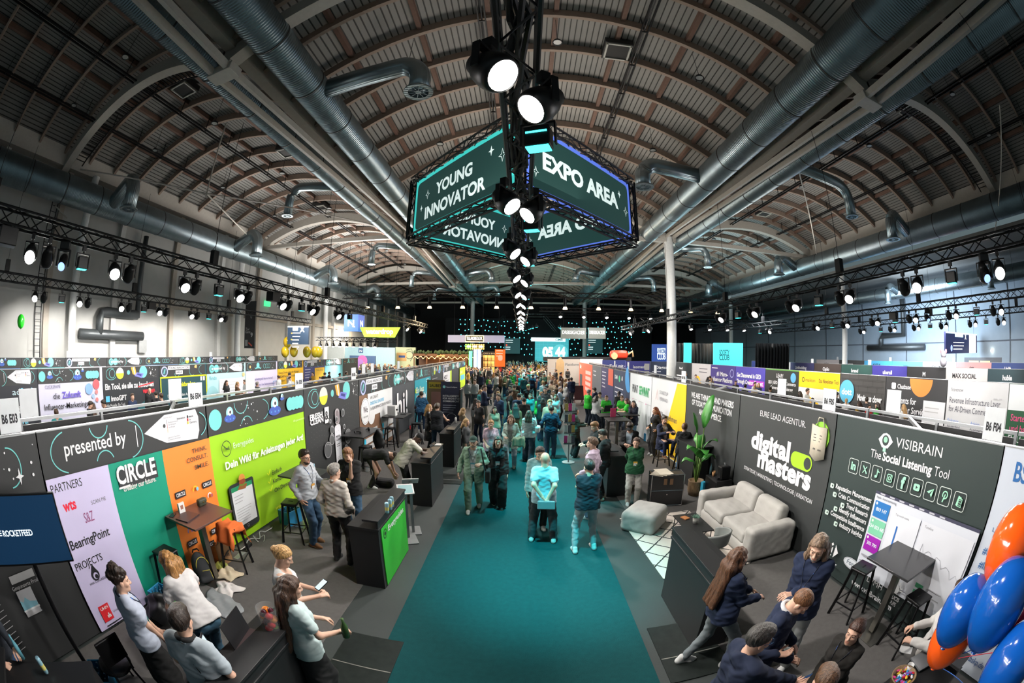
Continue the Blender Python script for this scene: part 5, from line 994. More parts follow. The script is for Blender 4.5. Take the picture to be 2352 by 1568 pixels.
for k, (col, kind, lab) in enumerate(B2):
    y0 = 1.25 + 3.42*k; p = panel(-1, y0, y0 + 3.42, col, lab, 15.2); frieze(p, y0, seq[k])
    if kind == 'adSoul':
        p.text('ad', (3.35, 1.72), .2, .4, (.5, .65, .7)); p.text('Soul', (3.75, 1.72), .2, .6, (.18, .5, .72), .03); p.text('Marketing Solutions', (1.4, 1.15), .24, 2.8, WH, .03); p.text('E-Commerce & Travel', (1.4, .8), .24, 2.6, (.2, .55, .7), .03)
    elif kind == 'Zukunft':
        p.text('CLICK2FAME', (5.0, 1.85), .12, .8, (.2, .18, .3)); p.text('die', (5.4, 1.5), .2, .35, BK); p.text('Zukunft', (5.85, 1.5), .22, 1.0, (.14, .1, .5), .03); p.text('Influencer-Marketings', (4.9, 1.15), .2, 2.3, BK, .01); p.disc((7.3, 1.75), .2, (.2, .35, .6)); p.disc((7.7, 1.9), .18, (.65, .1, .12)); [p.disc((7.5 + .2*(j % 2), 1.2 + .14*j), .08, ((.3, .45, .65), (.6, .2, .2))[j % 2]) for j in range(4)]; small(p, 5.0, .95, 1.6, 1, (.3, .28, .4), .1)
    elif kind == 'Tool':
        p.text('Ein Tool, sie alle zu', (8.2, 1.66), .22, 1.9, WH, .035); p.text('knechten', (10.2, 1.66), .22, .9, WH, .03); p.stroke([(10.15, 1.68), (11.1, 1.82)], .05, (.7, .03, .04)); p.text('vereinen', (10.4, 1.4), .22, .75, (.7, .03, .05), .03); p.rect(8.2, 1.2, 8.42, 1.42, (.1, .45, .65)); p.text('innoGPT', (8.5, 1.22), .2, .9, WH, .03); p.text('Alle Modelle. Ein Tool.', (8.2, 1.0), .12, 1.1, WH)
        p.poly([(9.3, .4), (11.4, .4), (11.4, 1.2), (10.9, 1.3), (10.2, .95)], (.02, .12, .14))
    elif kind == 'linkbroker':
        p.frame(11.55, .05, 14.9, 2.0, .06, (.72, .75, .01)); p.disc((12.6, 1.6), .12, (.75, .75, .02)); p.text('linkbroker', (12.8, 1.53), .2, 1.2, (.75, .75, .02), .03); p.text('Deine Brand in den Antworten der KI', (12.0, 1.1), .13, 2.4, WH, .01); [p.rect(14.4 + .2*j, 1.72, 14.54 + .2*j, 1.92, (.6, .6, .62)) for j in (0, 1)]
    elif kind == 'flindo':
        p.text('flindo', (15.1, 1.7), .2, .6, (.1, .36, .42)); p.rr(15.9, .9, 18.2, 1.7, .05, (.66, .68, .70)); small(p, 16.0, 1.5, 2.0, 4, (.5, .5, .52), .08); p.disc((18.1, 1.85), .12, (.8, .45, .2)); p.disc((15.3, .9), .5, (.3, .55, .6))
    elif kind == 'burns': p.text('Your marketing still burns money?', (18.7, 1.45), .16, 2.5, (.12, .1, .32)); p.text('Stop burning money. Use Famescore instead!', (18.5, 1.12), .14, 3.0, (.12, .1, .32)); p.frame(21.2, .8, 21.7, 1.3, .03, (.1, .3, .6))
    elif kind == 'DECAFF': p.text('Energy Drinks geben dir Flüüügel.', (21.9, 1.7), .14, 2.6, (.12, .07, .02), .01); p.text('DECAFF bringt dich sicher zur', (21.9, 1.45), .15, 2.5, (.12, .07, .02), .02); p.text('Landung!', (21.9, 1.2), .15, .8, (.12, .07, .02), .02)
    elif kind == 'navy': small(p, 25.4, 1.8, .9, 4, (.5, .5, .6), .1); p.rect(26.9, .1, 28.5, 1.9, (.80, .46, .01)); p.text('CHALLENGE', (27.7, 1.65), .14, 1.2, (.3, .18, .02), .02, 'c')
    p.build('printed_graphic', p.ob)
R2 = [None, ((.012, .075, .03), 'EU', 'green and white stand wall with pink and white German lettering, second right row'), ((.50, .50, .51), 'front', 'light grey stand wall reading Revenue Infrastructure Layer'), ((.028, .028, .03), 'chat', 'black stand wall reading AI Agents for Customer Service with an orange corner'), ((.055, .052, .05), 'dott', 'dark brick pattern stand wall reading Moving us closer'), ((.66, .66, .66), 'mail', 'white and yellow stand wall reading Das Newsletter Tool'), ((.02, .022, .02), 'leap', 'black stand wall about agentic commerce in the second row on the right'), ((.06, .045, .33), 'disc', 'violet stand wall reading Get Discovered Through Content'), ((.045, .028, .20), 'micro', 'violet stand wall reading Micro-Influencer Platform'), ((.52, .50, .52), 'pale', 'pale stand wall with a yellow disc in the second row on the right'), ((.018, .02, .022), 'black', 'black stand wall at the end of the second row on the right')]
YR = [-1, .9, 3.9, 6.9, 10.3, 13.3, 16.6, 19.9, 23.6, 27.4, 31, 35]
Z6 = lambda x, y: (1600 + x/3.128, 780 + y/3.128)
for k in range(1, 11):
    col, kind, lab = R2[k]; y0, y1 = YR[k], YR[k+1]; p = panel(1, y0, y1, col, lab, 14.0)
    if kind == 'EU':
        p.rect(-y1 + .02, 1.75, -y0, 2.48, (.60, .62, .63)); 
        for j, (t, c) in enumerate((('Starte, führe', (.62, .06, .2)), ('und baue dein', (.62, .06, .2)), ('EU-Unternehmen', WH), ('zu 100 % online', (.62, .06, .2)), ('mit e-Residency', WH))): p.text(t, (-y1 + .2, 1.45 - .3*j), .2, None, c, .01)
    elif kind == 'front':
        p.text('frontnow', (-6.7, 2.15), .13, .6, (.15, .15, .17)); p.text('Revenue Infrastructure Layer', (-6.75, 1.78), .2, 2.5, (.05, .05, .07)); p.text('for AI-Driven Commerce', (-6.75, 1.5), .2, 2.1, (.05, .05, .07)); p.text('Enhance', (-6.75, 1.15), .12, .55, (.2, .3, .6)); p.text('AI-verified', (-6.75, .97), .11, .65, (.1, .1, .12)); p.text('product data', (-6.75, .82), .11, .75, (.1, .1, .12)); p.text('Advise', (-5.6, 1.15), .12, .45, (.2, .3, .6)); p.text('AI-powered', (-5.6, .97), .11, .7, (.1, .1, .12)); p.text('shopping assistant', (-5.6, .82), .11, 1.0, (.1, .1, .12))
        [small(p, -4.6 + .28*i, 2.0 - .25*j, .2, 1, (.4, .4, .42), .09, seed=i+j) for i in range(2) for j in range(5)]
    elif kind == 'chat':
        p.disc((-8.3, 2.47), .62, (.80, .22, .04), a0=180, a1=360); p.rr(-9.95, 2.05, -9.7, 2.28, .05, WH); p.text('Chatbase', (-9.6, 2.08), .17, .75, WH, .01); p.text('AI Agents for', (-10.0, 1.55), .24, 1.5, WH, .01); p.text('Customer Service', (-10.0, 1.22), .24, 2.1, WH, .01); p.rect(-8.1, .1, -6.95, 1.75, (.60, .60, .62)); small(p, -9.9, .8, 1.2, 3, (.6, .6, .6), .1); small(p, -8.0, 1.5, .8, 2, (.4, .4, .4), .07)
    elif kind == 'dott':
        for j in range(9): p.rect(-13.25, .3 + .25*j, -10.35, .315 + .25*j, (.025, .024, .024)); [p.rect(-13.2 + .6*i + .3*(j % 2), .3 + .25*j, -13.185 + .6*i + .3*(j % 2), .55 + .25*j, (.025, .024, .024)) for i in range(5) if -13.2 + .6*i + .3*(j % 2) < -10.4]
        p.disc((-12.75, 1.75), .5, (.10, .42, .62)); p.text('dott', (-12.75, 1.62), .26, .7, WH, .03, 'c'); p.text('Moving us closer', (-12.0, 1.45), .26, 1.55, WH, .04)
    elif kind == 'mail':
        p.rect(-16.58, 1.7, -13.32, 2.48, (.88, .52, .005)); p.ring((-16.2, 2.08), .1, .04, BK); p.text('maileon', (-16.0, 2.0), .18, .8, BK); p.text('Das Newsletter Tool', (-14.9, 2.0), .18, 1.5, BK, .01); [p.disc((-16.2 + .55*j, .8 + .2*(j % 2)), .42, (.88, .52, .005), ry=.3) for j in range(3)]; [p.ring((-16.2 + .55*j, .8 + .2*(j % 2)), .42, .03, WH, ry=.3) for j in range(3)]; p.text('Über 150 kostenlose Plugins', (-14.6, 1.1), .09, 1.1, BK)
    elif kind == 'leap': p.rect(-19.9, 2.44, -16.6, 2.5, (.10, .3, .05)); p.text('LEAP/', (-18.4, 2.05), .22, .7, WH, .01, 'c'); p.text('SEO | GEO | Agentic Commerce', (-18.2, 1.68), .18, 2.7, WH, .02, 'c'); p.text('Conversion Optimierung', (-18.2, 1.4), .18, 2.2, WH, .02, 'c'); p.disc((-17.1, 2.1), .25, (.1, .35, .6)); [small(p, -19.5 + .8*j, 1.05, .5, 1, WH, .18) for j in range(4)]
    elif kind == 'disc': p.text('Get Discovered in GEO', (-23.4, 1.85), .26, 3.0, WH, .04); p.rect(-21.8, 1.38, -20.0, 1.72, (.42, .04, .5)); p.text('Through Creator Content.', (-23.4, 1.45), .26, 3.3, WH, .04); p.ring((-22.8, .9), .6, .04, (.5, .5, .8), ry=.3)
    elif kind == 'micro': p.text('#1 Micro-', (-26.4, 1.75), .3, 1.7, WH, .03); p.text('Influencer Platform', (-27.2, 1.35), .3, 3.2, WH, .03); p.ring((-24.1, 2.0), .25, .05, (.4, .4, .7)); small(p, -27.2, 2.25, 1.0, 1, WH, .12)
    elif kind == 'pale': p.ring((-29.8, .9), .55, .2, (.85, .5, .02)); small(p, -29.5, 2.1, 1.6, 2, (.1, .1, .12), .14)
    else: p.text('NewsX', (-33.8, 1.9), .2, None, WH, .02); small(p, -34.4, 1.3, 2.2, 2, WH, .2)
    p.build('printed_graphic', p.ob)
g = random.Random(11)
for row_, X, y0, n, w in (('third row on the left', -24.4, 2.6, 9, 3.6), ('third row on the right', 24.3, 5.0, 9, 3.6), ('fourth row on the right', 36.5, 8, 7, 4.5)):
    cols = [(.03, .05, .22), (.55, .55, .56), (.03, .03, .10), (.05, .035, .03), (.02, .07, .06), (.05, .04, .30), (.02, .02, .022), (.56, .52, .52), (.015, .04, .05)][::-1] if X > 0 else [CH]*9
    for k in range(n):
        if X > 30: cols[k] = ((.02, .05, .2), (.6, .25, .25), (.6, .6, .62), (.06, .32, .55), (.06, .32, .55), (.05, .05, .05), (.5, .45, .46))[k]
        ya = y0 + w*k; nm = ('first second third fourth fifth sixth seventh eighth ninth'.split()[k]); p = panel(1 if X > 0 else -1, ya, ya + w, cols[k], '%s stand wall from the front in the %s' % (nm, row_), abs(X))
        if X < 0: frieze(p, ya, seq[(k+1) % 10]); p.rect(ya, .05, ya + 3.5, 1.99, ((.03, .12, .3), (.05, .3, .3), (.5, .5, .55), (.04, .04, .05))[k % 4])
        else:
            t = (['huble', 'MAX SOCIAL', 'M', 'uberall', 'brand', 'CipSo', 'Linkbuilding', 'Build.Scale.', 'Sales'] if X < 30 else ["Uplift", 'deta', "Who's Mark", 'belo', 'ADITUS', 'semana', 'optimo'])[k]; c = WH if sum(cols[k]) < .9 else BK
            p.text(t, (-ya - w*.55, 1.95), .26, None, c, .03, 'c'); p.rect(-ya - w*.8, 1.55, -ya - w*.25, 1.75, ((.6, .05, .2), (.6, .6, .6), (.6, .6, .1))[k % 3])
        p.build('printed_graphic', p.ob); lb = 'small blank number plate over the %s' % row_
        if k % 2 == 0: plate(1 if X > 0 else -1, X, ya + .3, 2.52, '', lb).__setitem__('group', 'number plates over the ' + row_)
# ---------------------------------------------------------------- furniture and things on the stands
M_blk = pm('black_laminate', (.016, .016, .017), .42, amt=.2); M_bst = pm('black_steel', (.010, .010, .011), .28, .4); M_pole = pm('brushed_steel', (.22, .21, .19), .3, .9); M_scr = pm('screen_glass', (.012, .013, .015), .08)
def bar_table(x0, x1, y0, y1, lab, h=1.1, top=None, group=None):
    r = empty('bar_table', ((x0+x1)/2, (y0+y1)/2, 0)); tag(r, lab, 'table', group); w, d = x1-x0, y1-y0
    MB().box((0, 0, h - .015), (w, d, .03)).build('table_top', top or M_blk, r, bev=.004); MB().box((0, 0, h/2), (.1, .1, h - .06)).build('pole', M_pole, r, bev=.006); MB().box((0, 0, .008), (.5, .5, .016)).build('base_plate', M_pole, r, bev=.004); return r
_st = []
def stool(x, y, rz, lab, group=None):
    if _st: return dup(_st[0], (x, y, 0), math.radians(rz), lab, group)
    r = empty('bar_stool', (x, y, 0), math.radians(rz)); tag(r, lab, 'stool', group); _st.append(r)
    b = MB(); b.rbox((0, 0, .75), (.31, .31, .035), .03); b.rbox((0, 0, .735), (.29, .29, .05), .02); b.build('seat', M_bst, r); MB().rbox((0, 0, .7685), (.09, .025, .004), .002).build('hand_hole', pm('hole_black', (.002, .002, .002), .9), r)
    for sx in (1, -1):
        for sy in (1, -1): MB().bar((sx*.125, sy*.125, .73), (sx*.205, sy*.205, .0), .042, .022, up=(sx, -sy, 0)).build('leg', M_bst, r)
    b = MB()
    for i, j in (((1, 1), (1, -1)), ((1, -1), (-1, -1)), ((-1, -1), (-1, 1)), ((-1, 1), (1, 1))): b.bar((i[0]*.183, i[1]*.183, .22), (j[0]*.183, j[1]*.183, .22), .014, .02)
    b.build('foot_rail', M_bst, r); return r
def counter(x0, x1, y0, y1, lab, h=1.1, ledge=1, rz=0):
    """black info counter; ledge: the side (+x or -x) that carries the raised shelf"""
    r = empty('info_counter', ((x0+x1)/2, (y0+y1)/2, 0), math.radians(rz)); tag(r, lab, 'counter'); w, d = x1-x0, y1-y0
    MB().box((0, 0, h/2 - .06), (w, d, h - .12)).build('body', M_blk, r, bev=.004); MB().box((0, 0, h - .1), (w + .03, d + .03, .03)).build('worktop', M_blk, r, bev=.003)
    b = MB(); b.box((ledge*(w/2 - .10), 0, h + .035), (.24, d + .04, .03)); b.box((ledge*(w/2 - .01), 0, h - .03), (.03, d, .14)); b.build('ledge', M_blk, r, bev=.003); return r
def can(x, y, z, lab, grp=None, tilt=None):
    r = empty('drink_can', (x, y, z)); tag(r, lab, 'can', grp); MB().lathe((0, 0, 0), [(.001, 0), (.024, 0), (.029, .012), (.029, .15), (.024, .162), (.001, .16)], 18).build('body', pm('can_blue', (.30, .52, .62), .3, .3), r, True); MB().lathe((0, 0, .045), [(.0295, 0), (.0295, .05)], 18).build('label_band', pm('can_label', (.62, .55, .16), .4), r, True); return r
def crate(x, y, rz, lab, col=(.02, .22, .42), z=0, bottles=True):
    r = empty('bottle_crate', (x, y, z), math.radians(rz)); tag(r, lab, 'crate'); b = MB(); 
    for q in (1, -1): b.rbox((q*.19, 0, .15), (.02, .3, .3), .008); b.rbox((0, q*.14, .15), (.4, .02, .3), .008)
    b.box((0, 0, .015), (.38, .28, .03)); b.build('box', pm('crate_plastic', col, .4), r); MB().box((.2015, 0, .17), (.003, .14, .08)).build('label', pm('crate_label', (.10, .42, .10), .5), r)
    if bottles:
        b = MB()
        for i in range(4):
            for j in range(3): b.lathe((-.135 + .09*i, -.09 + .09*j, .03), [(.032, 0), (.032, .17), (.012, .23), (.012, .27), (.014, .275), (.001, .275)], 10)
        b.build('bottle', [pm('bottle_caps', (.04, .12, .2), .2)], r, True)['kind'] = 'stuff'
    return r
def slab(name, lab, cat, c, d, mat, rz=0, bev=.002): o = MB().box((0, 0, d[2]/2), d).build(name, mat, bev=bev); o.location = c; o.rotation_euler = (0, 0, math.radians(rz)); tag(o, lab, cat); return o
# -- left side
r = empty('television', (-4.16, .82, 0), math.radians(65)); tag(r, 'black television on a pole stand reading ROCKETFEED, beside the lilac wall section', 'television')
MB().rbox((-.16, 0, 1.78), (1.18, .05, .69), .01).build('screen_body', M_bst, r); MB().box((-.16, -.027, 1.785), (1.15, .004, .65)).build('screen', emi('tv_navy', (.004, .02, .05), .5), r); MB().cyl((-.16, .05, 0), (-.16, .05, 1.5), .035, n=14).build('pole', M_bst, r); MB().box((-.16, .05, .01), (.34, .34, .02)).build('base', M_bst, r)
p = Print((-.74, -.031, 1.44), (1, 0, 0), (0, 0, 1)); p.text('ROCKETFEED', (.30, .30), .06, .44, emi('tv_text', (.6, .7, .75), .8), .02); [p.rect(.20 + .02*k, .305 + .022*k, .28, .315 + .022*k, emi('tv_text', (.6, .7, .75), .8)) for k in range(3)]; p.build('lettering', r)
counter(-4.15, -2.85, -.45, .05, 'black counter in the bottom corner under the dark television', 1.05, -1).rotation_euler = (0, 0, 0)
bl = bpy.data.objects['info_counter']; bl.location = (-3.33, -.10, 0); bl.rotation_euler = (0, 0, math.radians(60))
c = onz(48, 1548, .98); o = can(0, 0, 0, 'tall light blue drink can standing on the corner counter'); o.location = (-3.37, .02, .985)
for x, y, rz, lab in ((-3.90, .74, -35, 'blue bottle crate on the floor beside the corner counter'), (-4.45, 2.62, 8, 'blue bottle crate with bottles against the green wall section'), (-4.42, 6.35, 80, 'blue crate under the high table at the lime green wall')): crate(x, y, rz, lab)
b = MB(); b.lathe((0, 0, .42), [(.001, 0), (.2, .0), (.23, .03), (.2, .05), (.001, .05)], 24); r = empty('folding_chair', (-3.66, .98, 0)); tag(r, 'black chair back standing beside the blue crate in the corner', 'chair'); b.build('seat', M_bst, r, True); b = MB(); b.rbox((.2, 0, .75), (.03, .36, .3), .014, 0); b.build('backrest', M_bst, r); [MB().bar((i*.14, j*.14, .43), (i*.2, j*.2, 0), .025).build('leg', M_bst, r) for i in (1, -1) for j in (1, -1)]; [MB().bar((.19, j*.15, .43), (.2, j*.15, .7), .02).build('upright', M_bst, r) for j in (1, -1)]
b = MB()
for k in range(4): b.tube([(-3.75 + .06*k + .15*math.cos(t), 1.62 + .12*math.sin(t), .01 + .03*abs(math.sin(t*1.5 + k))) for t in np.linspace(0, 6.3, 20)], .006, 6)
tag(b.build('cable_coil', M_bst, None, True), 'coil of thin black cable on the floor at the foot of the black wall', 'cable')
bar_table(-4.74, -4.03, 3.32, 4.2, 'dark bar table with a closed laptop in front of the green and orange sections', top=pm('brown_reflection_top', (.10, .05, .042), .3))  # brown reflection is put into the colour of the dark top
slab('laptop', 'closed dark laptop on the bar table by the orange section', 'laptop', (-4.42, 3.55, 1.101), (.24, .34, .018), pm('laptop_grey', (.05, .03, .032), .35), 10); slab('phone', 'black phone lying on the corner of the bar table by the green section', 'phone', (-4.66, 3.43, 1.101), (.075, .15, .01), M_scr, 25)
r = empty('card_holder', (-4.62, 3.62, 1.1)); tag(r, 'small white and red table display on the bar table by the orange section', 'display'); MB().box((0, 0, .075), (.03, .13, .15)).build('card', pm('card_white', (.68, .67, .66), .5), r, bev=.003); MB().box((-.018, 0, .06), (.006, .13, .12)).build('back', pm('card_red', (.6, .02, .04), .5), r); MB().box((.0155, 0, .085), (.001, .06, .06)).build('picture', pm('card_pic', (.3, .12, .08), .5), r)
r = empty('handbag', (-4.55, 4.03, 1.1)); tag(r, 'small olive green handbag on the bar table by the orange section', 'bag'); MB().rbox((0, 0, .06), (.08, .19, .12), .03, 0, 0, 3).build('body', pm('olive_leather', (.045, .05, .03), .5), r, True); MB().rbox((.03, 0, .085), (.04, .19, .07), .02).build('flap', pm('olive_leather', (.045, .05, .03), .5), r); MB().sph((.052, 0, .07), .012).build('clasp', pm('gold', (.55, .38, .1), .3, .9), r)
stool(-4.28, 4.30, 20, 'black stool with an orange jacket over it, by the lime wall'); stool(-4.52, 2.98, 5, 'black metal stool in front of the green wall section'); stool(-3.92, 5.72, 12, 'black metal stool next to the man in the grey shirt'); stool(-4.40, 13.0, 0, 'black metal stool under the coffee machine table'); stool(-3.75, 14.1, 10, 'black metal stool in front of the hi! wall'); stool(-4.2, 10.2, 0, 'black metal stool at the table with headphones'); stool(4.33, 2.92, 8, 'black stool with a purple sheen between the logos and the bar table'); stool(4.42, 1.80, -5, 'black metal stool on the near side of the right bar table'); stool(4.45, 10.15, 0, 'black bar stool under the person in the black hoodie')
def drape(c, w, d, drop, mat, name, lab, cat, seed=1, thick=.012):
    """a cloth lying over a seat and hanging down its sides"""
    V = []; n = 22; g = random.Random(seed)
    for i in range(n):
        for j in range(n):
            u, v = -1 + 2*i/(n-1), -1 + 2*j/(n-1); x, y = u*w, v*d; ex = max(abs(x) - .16, 0); ey = max(abs(y) - .16, 0); z = -(ex*drop + ey*drop) + .012*math.sin(9*u + 3*v) + .01*math.cos(8*v - 4*u)
            x2 = math.copysign(min(abs(x), .16 + ex*.25), x) + .02*math.sin(7*v)*(ex > 0); y2 = math.copysign(min(abs(y), .16 + ey*.25), y) + .02*math.sin(7*u)*(ey > 0); V.append((x2, y2, z))
    F = [(i*n+j, (i+1)*n+j, (i+1)*n+j+1, i*n+j+1) for i in range(n-1) for j in range(n-1)]
    o = mini(name, V, F, [mat], None); o.location = c; s = o.modifiers.new('s', 'SOLIDIFY'); s.thickness = thick; tag(o, lab, cat); return o
drape((-4.25, 4.28, .80), .26, .44, .95, cloth((.72, .15, .03)), 'jacket', 'orange jacket draped over the black stool', 'jacket')
S = Sdf(); S.ell((0, 0, .24), (.15, .13, .26)); S.ell((0, .09, .17), (.12, .08, .16), k=.03); S.cap((-.08, .14, .1), (.08, .14, .1), .05, k=.03); S.keep((0, 0, .01), (0, 0, 1)); V, F = net(S, .012); r = empty('backpack', (-4.50, 3.60, 0), math.radians(-110)); tag(r, 'black backpack with yellow piping on the floor under the bar table', 'backpack'); link('body', mesh_np('backpack', [(V, F, 0)], [cloth((.025, .027, .03))]), r)
b = MB(); b.tube([(.12*math.cos(t), .12, .30 + .17*math.sin(t)) for t in np.linspace(.1, 3.0, 14)], .006); b.tube([(-.1, .2, .12), (-.08, .2, .27), (.05, .19, .28)], .006); b.build('piping', pm('yellow_piping', (.62, .50, .06), .5), r, True); MB().tube([(-.06, -.02, .5), (-.04, -.02, .54), (.04, -.02, .54), (.06, -.02, .5)], .012, 8).build('handle', cloth((.02, .02, .02)), r, True)
r = empty('paper_bag', (-4.62, 4.28, 0), math.radians(75)); tag(r, 'crumpled brown paper bag on the floor behind the stool with the jacket', 'bag'); b = MB(); g = random.Random(3); P = [[(sx*(.15 + g.uniform(-.02, .02)), sy*(.10 + g.uniform(-.02, .02)), z + (g.uniform(-.03, .05) if z > .3 else 0)) for sx, sy in ((-1, -1), (0, -1.1), (1, -1), (1.05, 0), (1, 1), (0, 1), (-1, 1), (-1, 0))] for z in (0, .12, .24, .36)]
b.add(sum(P, []), [(k*8+i, k*8+(i+1) % 8, k*8+8+(i+1) % 8, k*8+8+i) for k in range(3) for i in range(8)] + [tuple(range(8))[::-1]]); o = b.build('body', pm('kraft', (.34, .19, .09), .8, amt=.3), r); o.modifiers.new('s', 'SOLIDIFY').thickness = .004; p = Print((0, -.115, .14), (1, 0, 0), (0, 0, 1)); p.text('Wolt', (0, 0), .07, .2, BK, .02, 'c'); p.build('lettering', r)
def heap(x, y, mat, name, lab, cat, sx=.3, sy=.2, h=.09, seed=0):
    g = random.Random(seed); n = 18; V = []; a = [g.uniform(0, 6) for _ in range(6)]
    for i in range(n):
        for j in range(n):
            u, v = -1 + 2*i/(n-1), -1 + 2*j/(n-1); k = 1 + .18*math.sin(3*math.atan2(v, u) + a[0]) + .1*math.sin(5*math.atan2(v, u) + a[1])
            V.append((u*sx*k, v*sy*k, .014 + h*max(0, 1 - u*u*.8 - v*v*.8)*(.6 + .4*math.sin(6*u + a[2] + 2*v)*math.cos(5*v + a[3]))))
    o = mini(name, V, [(i*n+j, (i+1)*n+j, (i+1)*n+j+1, i*n+j+1) for i in range(n-1) for j in range(n-1)], [mat], None); o.location = (x, y, 0); s = o.modifiers.new('s', 'SOLIDIFY'); s.thickness = .01; s.offset = 1; tag(o, lab, cat); return o
heap(-4.28, 3.98, cloth((.56, .47, .33)), 'tote_bag', 'cream cloth tote bag on the floor beside the stool with the jacket', 'bag', .2, .18, .13, 1); heap(-4.02, 3.62, cloth((.62, .58, .56)), 'tote_bag', 'white cloth bag with red print on the floor beside the grey coat', 'bag', .2, .17, .1, 2); heap(-3.88, 3.22, cloth((.24, .25, .26)), 'coat', 'grey coat lying on the floor with a pale hem', 'coat', .33, .25, .07, 4); o = heap(-4.5, 3.9, cloth((.35, .38, .08)), 'tote_bag', 'yellow green cloth bag crumpled behind the cream tote bag', 'bag', .14, .12, .12, 7); o.location = (-4.5, 4.08, 0)
S = Sdf(); S.ell((0, 0, .22), (.2, .16, .25)); S.ell((.08, .05, .38), (.09, .08, .12), k=.03); S.ell((-.14, -.08, .1), (.12, .14, .1), k=.03); S.wob(.045, (15, 17, 13)); S.keep((0, 0, .01), (0, 0, 1)); V, F = net(S, .014); o = link('bin_bag', mesh_np('bag', [(V, F, 0)], [pm('black_nylon', (.012, .012, .013), .5)])); o.location = (-4.22, 2.32, 0); tag(o, 'slumped black bag on the floor next to the blue crate by the green section', 'bag')
counter(-2.30, -1.86, 1.05, 2.42, 'black counter with two laptops and the fruit vase at the bottom edge')
def laptop(x, y, rz, lab, z=1.0, lit=True, big=1.):
    r = empty('laptop', (x, y, z), math.radians(rz)); tag(r, lab, 'laptop'); w, d = .36*big, .25*big; MB().box((0, 0, .008), (w, d, .016)).build('base', pm('laptop_grey', (.02, .02, .022), .4), r, bev=.003)
    b = MB(); [b.box((-w*.4 + w*.8/11*i, -.05 + .03*j, .0175), (w*.055, .022, .003)) for i in range(12) for j in range(4)]; b.build('keyboard', pm('keys', (.008, .008, .008), .5), r)
    s = empty('lid', (0, d/2, .016), 0, r); s.rotation_euler = (math.radians(-14), 0, 0); MB().box((0, .004, d/2), (w, .008, d)).build('lid_shell', pm('laptop_lid', (.018, .018, .02), .35), s)
    if lit: o = MB().box((0, -.002, d/2), (w*.93, .002, d*.86)).build('screen', emi('page', (.32, .42, .48), .7), s); p = Print((-w*.45, -.0035, d*.1), (1, 0, 0), (0, 0, 1)); p.rect(.03, .04, .15, .16, emi('pagedark', (.03, .08, .12), .4)); small(p, .17, .17, .14, 5, emi('pagedark', (.03, .08, .12), .4), .012); p.build('page', s)
    return r
laptop(-2.02, 1.50, 118, 'open black laptop showing a page on the counter with the fruit vase', 1.01, True, 1.15); laptop(-2.10, 1.98, 100, 'open black laptop behind the lit one, beside the fruit vase', 1.01, False)
slab('tablet', 'white tablet lying on the counter at the bottom edge beside the open laptop', 'tablet', (-2.2, 1.28, 1.001), (.2, .14, .01), pm('card_white', (.68, .67, .66), .5), 20)
def glass_mat():
    def f(nt, P): P.inputs['Base Color'].default_value = (.9, .95, .93, 1); P.inputs['Roughness'].default_value = .03; P.inputs['Alpha'].default_value = .07
    return mk('clear_glass', f)
r = tag(MB().lathe((0, 0, 0), [(.001, .0), (.085, .0), (.09, .01), (.095, .36), (.088, .36), (.082, .02), (.001, .02)], 32).build('fruit_vase', glass_mat(), None, True), 'tall glass vase filled with fruit on the black counter', 'vase'); fv = (-1.98, 2.16); r.location = (*fv, 1.0)
g = random.Random(5); FR_ = (('orange', (.78, .22, .01), .036), ('apple', (.50, .01, .02), .034), ('kiwi', (.20, .16, .04), .03), ('tangerine', (.82, .28, .02), .03), ('plum', (.08, .008, .02), .024), ('lime', (.25, .42, .03), .024))
for k in range(26):
    lay = k//4; a = (k % 4)*PI/2 + lay*.8; nm, col, rad = FR_[(g.randrange(6) if lay < 3 else g.choice((1, 4, 4, 0)))]; o = MB().sph((0, 0, 0), rad*1.12, 8).build(nm, pm('fruit_' + nm, col, .3), None, True); o.location = (fv[0] + .046*math.cos(a), fv[1] + .046*math.sin(a), 1.06 + .047*lay); tag(o, 'small ripe %s among the fruit in the tall glass vase' % nm, 'fruit', '%s pieces in the glass vase' % nm)
for k, (a, z) in enumerate(((.3, 1.10), (2.2, 1.2))): o = MB().tube([(.05*math.cos(t) - .02, .05*math.sin(t), .01*k) for t in np.linspace(-1.2, 1.2, 9)], .015, 8).build('banana', pm('fruit_banana', (.72, .46, .03), .45), None, True); o.location = (fv[0] + .03*math.cos(a), fv[1] + .03*math.sin(a), z); o.rotation_euler = (1.2, 0, a); tag(o, ('lower', 'upper')[k] + ' yellow banana inside the glass fruit vase', 'fruit')
r = tag(MB().lathe((0, 0, 0), [(.001, 0), (.034, 0), (.034, .15), (.014, .2), (.014, .235), (.001, .235)], 16).build('water_bottle', pm('bottle_glass', (.06, .12, .14), .12), None, True), 'clear bottle standing beside the fruit vase', 'bottle'); r.location = (-2.02, 2.32, 1.0)
